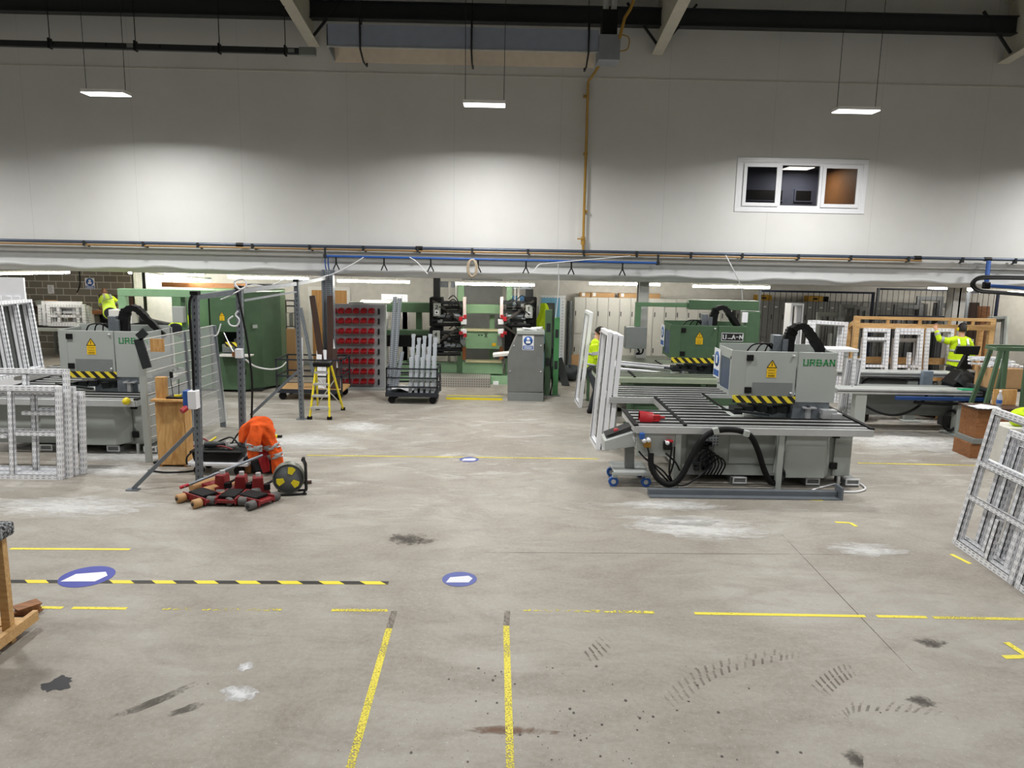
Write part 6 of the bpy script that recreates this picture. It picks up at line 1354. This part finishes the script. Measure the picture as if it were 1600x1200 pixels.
for i, (px, py, l) in enumerate(((348, 770, 'left red toe jack behind the skates'), (378, 772, 'middle red toe jack behind the skates'), (404, 774, 'right red toe jack behind the skates'))):
    p = G(px, py); t = thing('toe_jack', l, 'jack', (p.x, p.y+.05, 0), (0, 0, R(15*i-10)), 'red toe jacks')
    b = MB(); b.prism([(-.14, 0), (.14, 0), (.14, .05), (.06, .12), (.05, .26), (-.08, .26), (-.1, .1), (-.14, .05)], 1, -.08, .08); part('body', b, M_DRED, t, .015)
    b = MB(); b.cyl((-.01, 0, .26), (-.01, 0, .31), .035, 12); part('ram', b, M_ALU, t); b = MB(); b.cyl((.08, -.02, .14), (.2, -.03, .2), .018, 8); b.box((.1, -.06, .12), (.08, .08, .08)); part('pump', b, M_BLACK, t, .01)
p, q = G(288, 776), at(411, 734, 10.6); t = thing('tow_bar', 'long grey tow bar resting across the red skates', 'bar', p+V((0, 0, .14))); d_ = q-p; d_.z = .25
b = MB(); b.cyl((0, 0, 0), d_, .02, 8); part('bar', b, M_GALV, t); b = MB(); b.cyl(d_*-.03+V((-.02, 0, 0)), d_*.06, .026, 8); part('grip', b, M_RED, t)
p, q = G(455, 757), G(487, 756); b = MB(p); b.cyl(p+V((0, 0, .03)), q+V((0, 0, .03)), .025, 10); solo('steel_tube', b, M_BRN, 'short dark steel tube on the floor right of the fan', 'tube', p)
# drum fan
p = G(448, 776); t = thing('cable_reel', 'round yellow and grey cable reel on a black stand', 'cable reel', (p.x, p.y+.12, 0), (0, 0, R(12))); zc = .24; r_ = .2
b = MB(); b.lathe([(r_, -.07), (r_+.012, -.07), (r_+.012, -.05), (r_-.03, -.05), (r_-.03, .05), (r_+.012, .05), (r_+.012, .07), (r_, .07)], (0, 0, zc), 28, 1); part('rim', b, mat('reel_grey', (120, 122, 112), .4, .3), t)
b = MB(); b.lathe([(.0, -.06), (r_-.005, -.055), (r_-.005, -.05)], (0, 0, zc), 28, 1); fc = part('face', b, mat('reel_face', (104, 108, 110), .45, .2), t)
for a_ in (70, 200, 320):
    b = MB(); b.prism([(.07*math.cos(R(a_-25)), zc+.07*math.sin(R(a_-25))), (.16*math.cos(R(a_-20)), zc+.16*math.sin(R(a_-20))), (.17*math.cos(R(a_)), zc+.17*math.sin(R(a_))), (.16*math.cos(R(a_+20)), zc+.16*math.sin(R(a_+20))), (.07*math.cos(R(a_+25)), zc+.07*math.sin(R(a_+25)))], 1, -.066, -.058); part('socket', b, M_YEL, fc)
b = MB(); b.tube([(.2, -.09, .02), (.23, -.09, .1), (.23, -.09, .42), (.2, -.02, .48), (.2, .08, .48), (.23, .09, .4), (.23, .09, .02)], .016, 8); b.tube([(-.16, -.09, .02), (.24, -.09, .02)], .016, 8); b.tube([(-.16, .09, .02), (.24, .09, .02)], .016, 8); part('stand', b, M_BLACK, t)
b = MB(); b.cyl((.2, -.02, .48), (.2, .08, .48), .026, 10); part('handle', b, M_RUB, t)
# ------------------------------------------------------------------ bench in the left foreground
a = G(18, 1006); Yb = a.y; zt = at(10, 842, Yb).z
t = thing('timber_bench', 'timber bench with speckled carpet top at the left foreground edge', 'bench', (a.x, Yb, 0))
for x in (-.07, -1.45):
    for y in (0, -.85): b = MB(); b.span((x, y, 0), (x+.075, y+.06, zt)); part('leg', b, M_PINE, t, .003)
def speck():
    k = NT('speckled_carpet'); n = k.noise(k.tc(), 34, 4, .7); k.l(k.mix(k.ramp(n, .46, .6), lin((40, 42, 44)), lin((168, 172, 174))), k.b.inputs['Base Color']); k.b.inputs['Roughness'].default_value = .95
    bp = k.n('Bump'); bp.inputs['Strength'].default_value = .7; bp.inputs['Distance'].default_value = .02; k.l(n, bp.inputs['Height']); k.l(bp.outputs[0], k.b.inputs['Normal']); return k.m
b = MB(); b.span((-1.5, -.95, zt), (.05, .12, zt+.12)); part('carpet_top', b, speck(), t, .03)
zs = at(10, 985, Yb).z+.02
b = MB(); b.bar((.03, -.9, zs-.03), (.03, .3, zs-.03), .045, .09); part('shelf_rail', b, M_PINE, t)
for k in range(4): b = MB(); b.span((-1.45, .10-.18*k, zs-.06), (.005, .25-.18*k, zs-.03)); part('shelf_board', b, M_PINE, t)
p = G(34, 968); b = MB()
for k in range(7): b.box((0, 0, .01+.012*k), (.2-.02*(k % 3), .14, .01), (0, 0, .15*k))
solo('cardboard_bundle', b, M_OAK, 'small bundle of brown cardboard strips beside the timber bench shelf', 'cardboard', (p.x-.02, p.y+.12, 0))
# ------------------------------------------------------------------ people
def ell(b, c, rx, ry, rz, n=16, m=10, rot=None):
    def f(u, v):
        th, ph = 2*PI*u, PI*v; p = V((rx*math.sin(ph)*math.cos(th), ry*math.sin(ph)*math.sin(th), rz*math.cos(ph)))
        return V(c)+((Euler(rot).to_matrix() @ p) if rot else p)
    b.grid(f, n, m); return b
def loft(b, rings, n=18):
    """closed body of elliptical rings: (centre, half-width vector, half-depth vector)"""
    vs = []
    for c, a, d in rings:
        for k in range(n): g_ = 2*PI*k/n; vs.append(V(c)+V(a)*math.cos(g_)+V(d)*math.sin(g_))
    N = len(rings); fs = [(i*n+k, i*n+(k+1) % n, (i+1)*n+(k+1) % n, (i+1)*n+k) for i in range(N-1) for k in range(n)]+[tuple(range(n))[::-1], tuple(range((N-1)*n, N*n))]
    b.add(vs, fs, smooth=True); return b
def person(label, base, J, face, hair, cuff=True, muffs=False, top=M_HV):
    """J: joint points in the world; face: the way the head looks"""
    base = V(base); t = thing('person', label, 'person', base); q = {k: V(v)-base for k, v in J.items()}
    lat = (q['sr']-q['sl']).normalized(); spine = (q['neck']-q['hip']).normalized(); dep = lat.cross(spine).normalized()
    f = V(face).normalized(); side = f.cross(V((0, 0, 1))).normalized(); hd = q['head']; upv = side.cross(f)
    b = MB()
    def seg(keys, rads):
        b.tube([q[k] for k in keys], rads, 12)
    loft(b, [(q['hip']-spine*.08, lat*.13, dep*.1), (q['hip'], lat*.17, dep*.12), (q['hip']*.6+q['neck']*.4, lat*.15, dep*.11), (q['hip']*.25+q['neck']*.75, lat*.18, dep*.12), (q['neck']-spine*.04, lat*.12, dep*.08)])
    b.tube([q['neck']-spine*.06, q['neck']+(hd-q['neck'])*.4, hd], [.075, .06, .06], 12)
    rot_m = Matrix((side, f, upv)).transposed()
    def hp(x, y, z): return hd+rot_m @ V((x, y, z))
    def headf(u, v):
        th, ph = 2*PI*u, PI*v; x, y, z = .078*math.sin(ph)*math.cos(th), .1*math.sin(ph)*math.sin(th), .125*math.cos(ph)
        if z < 0: x *= 1+z*1.6; y *= 1+z*.8
        return hp(x, y, z)
    b.grid(headf, 18, 12)
    b.tube([hp(0, .09, .03), hp(0, .118, -.015), hp(0, .1, -.03)], [.012, .017, .014], 8)          # nose
    for s in (-1, 1): b.tube([hp(s*.076, -.01, .03), hp(s*.09, -.02, .01), hp(s*.08, -.01, -.03)], [.012, .016, .01], 8)  # ears
    b.tube([hp(-.025, .092, -.06), hp(.025, .092, -.06)], .01, 6)                                  # lips
    for s in 'lr':
        b.tube([q['s'+s], q['e'+s]*.5+q['s'+s]*.5, q['e'+s], q['e'+s]*.5+q['w'+s]*.5, q['w'+s]], [.06, .052, .042, .04, .028], 10)
        d = (q['f'+s]-q['w'+s]).normalized(); sd = d.cross(dep); sd = sd.normalized() if sd.length > .1 else lat; nn = sd.cross(d)
        w_ = q['w'+s]; pm = w_+d*.05
        loft(b, [(w_, sd*.026, nn*.02), (pm, sd*.042, nn*.017), (w_+d*.095, sd*.043, nn*.015)], 10)
        for i, (o_, l) in enumerate(((-.033, .07), (-.011, .082), (.011, .078), (.033, .062))):
            r0 = w_+d*.085+sd*o_; b.tube([r0, r0+d*l*.5+nn*.006, r0+d*l*.8+nn*.022, r0+d*l*.9+nn*.04], [.011, .010, .009, .007], 7)
        r0 = w_+d*.03-sd*.035; b.tube([r0, r0+d*.03-sd*.025, r0+d*.065-sd*.028+nn*.01], [.013, .011, .009], 7)
        b.tube([q['h'+s], q['k'+s]*.5+q['h'+s]*.5, q['k'+s], q['k'+s]*.6+q['a'+s]*.4, q['a'+s]], [.09, .075, .055, .055, .04], 12)
        b.tube([q['a'+s]+V((0, 0, -.02)), q['a'+s]+V((0, 0, -.05))+(q['t'+s]-q['a'+s])*.5, q['t'+s]], [.04, .035, .025], 10)
    fuse(b, 'body', M_SKIN, t, .011, 3)
    for s in (-1, 1):
        b = MB(); ell(b, hp(s*.03, .088, .022), .011, .008, .008, 10, 6); part('eye', b, M_INKB, t)
    b = MB()
    def hairf(u, v):
        th, ph = 2*PI*u, PI*.62*v; x, y, z = .089*math.sin(ph)*math.cos(th), .112*math.sin(ph)*math.sin(th), .136*math.cos(ph)
        k = 1+.02*math.sin(9*th)
        if y > .03: z = max(z, .062)
        return hp(x*k, (y-.008)*k, z)
    b.grid(hairf, 22, 12); o = part('hair', b, hair, t); o.modifiers.new('thick', 'SOLIDIFY').thickness = .012
    # jacket
    b = MB(); hem = q['hip']-spine*.12
    loft(b, [(hem, lat*.20, dep*.145), (q['hip']+spine*.05, lat*.195, dep*.145), (q['hip']*.62+q['neck']*.38, lat*.19, dep*.14), (q['hip']*.28+q['neck']*.72, lat*.215, dep*.145), (q['hip']*.1+q['neck']*.9, lat*.17, dep*.11), (q['neck']+spine*.01, lat*.085, dep*.08)])
    for s in 'lr':
        e = .92 if cuff else .1
        b.tube([q['s'+s]-spine*.01, q['e'+s]*.5+q['s'+s]*.5, q['e'+s]]+([q['e'+s]*.5+q['w'+s]*.5, q['e'+s]*.06+q['w'+s]*.94] if cuff else []), [.085, .075, .066]+([.06, .048] if cuff else []), 12)
        b.tube([q['s'+s]-spine*.02+(q['neck']-q['s'+s])*.7, q['s'+s]], [.09, .088], 12)
    jk = fuse(b, 'jacket', top, t, .013, 4)
    def band(name, rings): b = MB(); loft(b, rings); part(name, b, M_REFL, jk)
    for f0 in (.02, .42):
        c = q['hip']*(1-f0)+q['neck']*f0; band('reflective_band', [(c, lat*.203, dep*.152), (c+spine*.05, lat*.203, dep*.152)])
    for s, g_ in (('l', -1), ('r', 1)):
        b = MB(); c0 = q['hip']*.55+q['neck']*.45; pts = [c0+lat*g_*.11-dep*.15, q['hip']*.25+q['neck']*.75+lat*g_*.105-dep*.146, q['neck']-spine*.02+lat*g_*.10-dep*.07, q['neck']-spine*.02+lat*g_*.10+dep*.07, q['hip']*.25+q['neck']*.75+lat*g_*.105+dep*.146, c0+lat*g_*.11+dep*.15]
        for i in range(5): b.bar(pts[i], pts[i+1], .05, .012, dep if i in (0, 1, 3, 4) else spine)
        part('brace_band', b, M_REFL, jk)
        a_, c_ = q['s'+s], q['e'+s]; b = MB(); b.tube([a_*.4+c_*.6, a_*.15+c_*.85], .079, 12); part('sleeve_band', b, M_REFL, jk)
        if cuff: a_, c_ = q['e'+s], q['w'+s]; b = MB(); b.tube([a_*.55+c_*.45, a_*.3+c_*.7], .066, 12); part('sleeve_band', b, M_REFL, jk)
    b = MB(); loft(b, [(q['hip']-spine*.16, lat*.17, dep*.13), (q['hip'], lat*.185, dep*.135), (q['hip']+spine*.06, lat*.17, dep*.125)])
    for s in 'lr': b.tube([q['h'+s], q['k'+s]*.5+q['h'+s]*.5, q['k'+s], q['k'+s]*.5+q['a'+s]*.5, q['a'+s]+V((0, 0, -.02))], [.11, .095, .075, .072, .07], 12)
    fuse(b, 'trousers', M_NAVY, t, .014, 3)
    for s in 'lr':
        b = MB(); d = (q['t'+s]-q['a'+s]); d.z = 0; d.normalize(); a_ = q['a'+s]; b.tube([V((a_.x, a_.y, .045))-d*.08, V((a_.x, a_.y, .055)), V((a_.x, a_.y, .05))+d*.14, V((a_.x, a_.y, .04))+d*.2], [.045, .055, .048, .035], 12); b.tube([V((a_.x, a_.y, .06)), V((a_.x, a_.y, .16))], [.055, .05], 12); fuse(b, 'boot', M_BLACK, t, .012, 2)
    if muffs:
        for s in (-1, 1):
            b = MB(); c = hp(s*.088, -.0, .0); ell(b, c, .028, .04, .05, 12, 8, None); part('ear_cup', b, M_YEL, t, label='yellow ear defender')
        b = MB(); b.tube([hp(.1*math.cos(g_), -.01, .148*math.sin(g_)) for g_ in [PI*k/12 for k in range(13)]], .009, 6); part('headband', b, M_BLACK, t)
    return t
Y = 16.95
def a_(px, py, y=Y): return at(px, py, y)
hipR = a_(1494, 562)
hipR.z -= .05
fl = V((hipR.x, Y, 0))
person('worker seen from behind in yellow hi-vis and ear defenders, arm raised to timber rack', fl, dict(hip=hipR, neck=a_(1502, 527), head=a_(1503.5, 514.5, Y+.03), sl=a_(1484, 533), sr=a_(1514, 534), el=a_(1467.5, 530, Y+.06), wl=a_(1463, 516, Y+.14), fl=a_(1462, 508, Y+.18),
    er=a_(1520, 553, Y+.02), wr=a_(1512, 568, Y+.2), fr=a_(1509, 572, Y+.3), hl=hipR+V((-.1, 0, -.06)), hr=hipR+V((.1, 0, -.06)), kl=V((hipR.x-.13, Y-.02, .55)), kr=V((hipR.x+.13, Y+.03, .55)), al=V((hipR.x-.15, Y-.08, .1)), ar=V((hipR.x+.15, Y, .1)), tl=V((hipR.x-.17, Y+.12, .03)), tr=V((hipR.x+.18, Y+.18, .03))), (.1, 1, -.05), M_HAIR, True, True)
Y = 16.0
hipM = a_(922, 572); X0 = hipM.x; fl = V((X0, Y, 0))
person('worker in yellow hi-vis stooping over the green roller table beside the white sashes', fl, dict(hip=hipM, neck=a_(931, 532), head=a_(937, 519), sl=a_(929, 538, Y-.17), sr=a_(929, 538, Y+.17), el=a_(931, 558, Y-.22), wl=a_(948, 563, Y-.1), fl=a_(954, 562, Y-.05), er=a_(933, 556, Y+.22), wr=a_(951, 560, Y+.12), fr=a_(957, 560, Y+.12),
    hl=hipM+V((0, -.1, -.05)), hr=hipM+V((0, .1, -.05)), kl=V((X0+.03, Y-.12, .52)), kr=V((X0+.28, Y+.1, .52)), al=V((X0-.08, Y-.14, .1)), ar=V((X0+.42, Y+.1, .1)), tl=V((X0+.1, Y-.14, .03)), tr=V((X0+.6, Y+.1, .03))), (1, 0, -.75), M_HAIR, True)
Y = 23.75
hipL = a_(173, 489); fl = V((hipL.x, Y, 0))
person('worker with short brown hair in yellow hi-vis, back turned, at the block wall', fl, dict(hip=hipL, neck=a_(166, 463, Y+.08), head=a_(162.5, 456.5, Y+.16), sl=a_(159, 466, Y+.08), sr=a_(176, 467, Y+.02), el=a_(157, 478, Y+.12), wl=a_(160, 484, Y+.34), fl=a_(161, 486, Y+.45), er=a_(187, 475, Y+.06), wr=a_(183, 483, Y+.28), fr=a_(181, 484, Y+.4),
    hl=hipL+V((-.09, 0, -.05)), hr=hipL+V((.09, 0, -.05)), kl=V((hipL.x-.12, Y, .6)), kr=V((hipL.x+.14, Y, .6)), al=V((hipL.x-.14, Y-.08, .1)), ar=V((hipL.x+.18, Y-.05, .1)), tl=V((hipL.x-.16, Y+.12, .03)), tr=V((hipL.x+.2, Y+.15, .03))), (-.5, 1, -.4), mat('brown_hair', (92, 62, 40), .7), False)
Y = 20.75
hipS = a_(278, 512); fl = V((hipS.x, Y, 0)); H0 = hipS.z
person('worker in yellow hi-vis almost hidden behind the left end of the green machine', fl, dict(hip=hipS, neck=V((hipS.x, Y+.05, H0+.5)), head=V((hipS.x+.02, Y+.12, H0+.64)), sl=V((hipS.x-.19, Y, H0+.44)), sr=V((hipS.x+.19, Y, H0+.44)), el=V((hipS.x-.27, Y+.02, H0+.18)), wl=V((hipS.x-.24, Y+.2, H0-.02)), fl=V((hipS.x-.24, Y+.28, H0-.06)), er=V((hipS.x+.26, Y, H0+.18)), wr=V((hipS.x+.22, Y+.2, H0)), fr=V((hipS.x+.22, Y+.28, H0)),
    hl=hipS+V((-.1, 0, -.05)), hr=hipS+V((.1, 0, -.05)), kl=V((hipS.x-.12, Y, .5)), kr=V((hipS.x+.12, Y, .5)), al=V((hipS.x-.13, Y, .1)), ar=V((hipS.x+.13, Y, .1)), tl=V((hipS.x-.14, Y+.18, .03)), tr=V((hipS.x+.14, Y+.18, .03))), (0, 1, -.2), M_HAIR, True)
# ------------------------------------------------------------------ floor markings and stains
Y_SOLID = worn('floor_tape_yellow', (222, 208, 66), .38, 30); Y_WORN = worn('floor_tape_worn', (218, 206, 74), .56, 26); Y_MID = worn('floor_tape_scuffed', (220, 206, 70), .47, 60)
def strip(label, p, q, w_, m, g_=None, z=.0015):
    a, c = G(*p), G(*q); d = c-a; b = MB(); L = d.length; x = d.normalized(); y = V((-x.y, x.x, 0))*w_/2
    b.add([-y, d-y, d+y, y], [(0, 1, 2, 3)], [[(0, 0), (L, 0), (L, w_), (0, w_)]]); b2 = MB(); b2.add([V(v_)+V((0, 0, zz)) for zz in (0, .001) for v_ in (-y, d-y, d+y, y)], [(0, 3, 2, 1), (4, 5, 6, 7), (0, 1, 5, 4), (1, 2, 6, 5), (2, 3, 7, 6), (3, 0, 4, 7)], [[(0, 0), (0, w_), (L, w_), (L, 0)], [(0, 0), (L, 0), (L, w_), (0, w_)]]+[[(0, 0)]*4]*4)
    return solo('floor_line', b2, m, label, 'floor line', a+V((0, 0, z)), group=g_)
strip('yellow walkway line at lower centre-left, slanting toward the camera', (540, 1225), (608, 982), .058, Y_MID)
strip('yellow walkway line at lower centre, running straight toward the camera', (798, 1225), (791, 978), .055, Y_MID)
m_tr = worn('tape_residue', (120, 112, 102), .45, 8)
strip('grey tape residue beyond the slanting walkway line', (608, 982), (616, 955), .058, m_tr); strip('grey tape residue beyond the straight walkway line', (791, 978), (793, 955), .055, m_tr)
strip('black and yellow hazard tape line across the left floor', (-20, 908.5), (607, 911), .075, hazard('floor_hazard_tape', .42))
strip('yellow line on the left floor above the hazard tape', (16, 857.5), (203, 858.5), .05, Y_SOLID)
for i, (x0, x1, y0, y1, m, l) in enumerate(((54, 98, 949, 950, Y_SOLID, 'first yellow dash below the hazard tape, at left'), (113, 198, 950, 951, Y_SOLID, 'second yellow dash below the hazard tape, at left'), (255, 300, 951, 951.5, Y_WORN, 'faint worn yellow dash below the hazard tape'), (317, 440, 952, 953, Y_WORN, 'worn yellow dash below the middle of the hazard tape'), (518, 606, 953.5, 954, Y_MID, 'yellow dash ending at the slanting walkway line'),
        (818, 1022, 953, 957, Y_WORN, 'worn broken yellow line right of the straight walkway line'), (1085, 1352, 958.5, 963, Y_SOLID, 'long yellow line across the right floor'), (1370, 1448, 963, 964.5, Y_SOLID, 'short yellow dash right of the long floor line'), (1458, 1625, 965, 968, Y_MID, 'scuffed yellow dash at the right picture edge'))):
    strip(l, (x0, y0), (x1, y1), .05, m)
strip('thin yellow line across the middle floor toward the machine', (480, 711.5), (935, 717), .05, Y_WORN if False else Y_MID); strip('thin yellow line right of the near machine', (1340, 723.5), (1528, 727.5), .05, Y_MID)
for i, (p, q, r_, w_, l) in enumerate((((1264, 781), (1285, 782), (1273, 777), .05, 'yellow corner mark before the steel channel'), ((1305, 816), (1328, 817), (1338, 823), .05, 'yellow corner mark on the right floor'), ((1568, 1027), (1606, 1026), (1572, 1004), .06, 'bold yellow corner mark at the right picture edge'), ((1486, 866), (1516, 881), None, .05, 'yellow dash beside the right-hand frame stack'), ((1414, 640), (1432, 634), (1428, 645), .05, 'yellow corner mark beside the wooden crate'))):
    strip(l, p, q, w_, Y_SOLID)
    if r_: strip(l.replace('corner mark', 'second leg of the corner mark'), q, r_, w_, Y_SOLID, z=.003)
# round blue stickers
def disc(label, px, py, r_, m2, worn_=False):
    p = G(px, py); t = thing('floor_sticker', label, 'floor sticker', (p.x, p.y, .0015))
    b = MB(); b.cyl((0, 0, 0), (0, 0, .0015), r_, 28); part('disc', b, worn('sticker_blue_worn', (78, 88, 150), .30, 18) if worn_ else mat('sticker_blue', (58, 66, 152), .5), t)
    b = MB(); b.prism([(-r_*.75, -r_*.5), (r_*.55, -r_*.45), (r_*.75, r_*.1), (r_*.5, r_*.45), (-r_*.55, r_*.2)], 2, .0016, .0028); part('white_arrow', b, m2, t)
disc('blue and white round sticker on the hazard tape at left', 136, 901, .26, M_PVC); disc('worn blue and white sticker on the centre floor', 718, 905, .18, worn('sticker_white', (208, 210, 216), .25, 12), True); disc('small worn blue sticker on the yellow line, mid floor', 733, 718, .16, MATS['sticker_white'], True)
def blot(label, px, py, rx, ry, m, seed, name='floor_stain', rot=0):
    random.seed(seed); p = G(px, py); n = 40; ph = [random.random()*6.28 for _ in range(6)]
    pts = []
    for k in range(n):
        g_ = 2*PI*k/n; f = 1+.16*math.sin(3*g_+ph[0])+.12*math.sin(5*g_+ph[1])+.08*math.sin(9*g_+ph[2])+.06*math.sin(14*g_+ph[3]); x, y = rx*f*math.cos(g_), ry*f*math.sin(g_); pts.append((x*math.cos(rot)-y*math.sin(rot), x*math.sin(rot)+y*math.cos(rot)))
    b = MB(); b.prism(pts, 2, 0, .0012); return solo(name, b, m, label, 'floor stain', (p.x, p.y, .001))
K_ST = worn('tar_stain', (36, 36, 40), .2, 20); D_ST = soft('dark_scuff', (84, 78, 71), .5, 12); S_ST = soft('skid_mark', (92, 86, 78), .42, 12); W_ST = soft('chalk_dust', (214, 215, 216), .85, 16); DU_ST = soft('swept_dust', (212, 212, 209), .62, 6, (1, 3.5, 1))
blot('black tar patch on the floor at lower left', 90, 1069, .10, .10, K_ST, 12)
blot('white chalky splash on the floor, lower left of the walkway', 378, 1082, .16, .12, W_ST, 2); blot('small white splash above the chalky splash', 384, 1041, .07, .08, W_ST, 3)
blot('dark oil scuff beside the long floor line at right', 1452, 1004, .14, .1, D_ST, 4); blot('dark oil scuff at the end of the tyre track', 1442, 1095, .12, .09, D_ST, 5); blot('dark oil scuff at the bottom edge, right of centre', 1335, 1183, .07, .12, D_ST, 6, rot=-.5)
blot('long dark skid mark on the lower left floor', 243, 1095, .045, .42, S_ST, 7, rot=-.75); blot('second fainter skid mark right of the long one', 290, 1108, .04, .2, S_ST, 8, rot=-.9); blot('dark patch on the floor above the blue centre sticker', 640, 843, .3, .2, D_ST, 9)
blot('rusty smear across the straight walkway line', 800, 1142, .34, .06, soft('rust_smear', (128, 98, 80), .5, 5), 10)
for i, (px, py, rx, ry) in enumerate(((1100, 825, .7, .3), (1350, 858, .35, .18), (1060, 812, .5, .14), (110, 790, .9, .35), (480, 690, .8, .5), (560, 668, .5, .4), (1430, 690, 1.1, .7), (1420, 650, 1.2, .7), (200, 712, 1.0, .35), (180, 735, .7, .3), (1050, 790, .6, .16))):
    blot('patch of white dust swept on the floor, number by place'.replace(', number by place', ' '+('right of centre below the steel channel', 'by the right-hand corner mark', 'just below the steel channel', 'below the left frames', 'before the stepladder', 'right of the stepladder', 'under the measuring bench', 'behind the measuring bench leg', 'beside the plywood cupboard', 'before the left machine', 'left of the steel channel')[i]), px, py, rx*1.4, ry*1.4, DU_ST, 20+i, 'dust_patch')
# spots of oil (nobody could count them) and tread prints
random.seed(9); b = MB()
for k in range(110):
    px = random.gauss(880, 190); py = random.uniform(1040, 1195); p = G(px, py); r_ = .003+.010*random.random()**3; n = 8
    b.prism([(p.x+r_*math.cos(2*PI*j/n), p.y+r_*(1+random.random())*.8*math.sin(2*PI*j/n)) for j in range(n)], 2, .001, .002)
o = solo('oil_spots', b, K_ST if False else mat('oil_spot', (62, 56, 50), .5), 'scatter of small dark oil spots on the lower centre floor', 'oil spots'); o['kind'] = 'stuff'
T_ST = soft('tread_print', (112, 104, 95), .75, 5)
def tread(label, pts, w_):
    P = smooth_path([G(*q) for q in pts], 14); b = MB(); acc = 0
    for i in range(len(P)-1):
        d = P[i+1]-P[i]; acc += d.length
        if acc < .055: continue
        acc = 0; x = d.normalized(); y = V((-x.y, x.x, 0))
        for s in (-1, 1):
            c = P[i]+y*s*w_*.27; e = (y*w_*.24+x*s*.03*0+x*.03); u = x*.012
            b.add([V((v_.x, v_.y, zz)) for zz in (.001, .002) for v_ in (c-e-u, c+e-u, c+e+u, c-e+u)], [(4, 5, 6, 7), (0, 1, 5, 4), (1, 2, 6, 5), (2, 3, 7, 6), (3, 0, 4, 7)])
    o = solo('tyre_track', b, T_ST, label, 'tyre track'); o['kind'] = 'stuff'
tread('long curved tyre track on the lower right floor', [(1030, 1145), (1050, 1095), (1110, 1050), (1200, 1026), (1310, 1012)], .17); tread('hooked tyre track at the lower right', [(1325, 1148), (1308, 1118), (1330, 1103), (1400, 1102), (1475, 1112)], .16); tread('faint tyre track rising to the worn yellow line', [(905, 1040), (935, 1015), (955, 990)], .16); tread('short tyre track inside the curved one', [(1270, 1100), (1290, 1070), (1320, 1050), (1350, 1040)], .16)
# expansion joints cut in the slab
jm = soft('joint_filler', (104, 97, 88), .6, 3)
for p, q, l in (((560, 862), (1590, 868), 'straight saw-cut joint across the middle floor'), ((1190, 802), (1560, 1190), 'diagonal crack line on the right floor')):
    a, c = G(*p), G(*q); b = MB(); d = c-a; b.bar((0, 0, 0), d, .008, .001); solo('floor_joint', b, jm, l, 'floor joint', a+V((0, 0, .0012)))
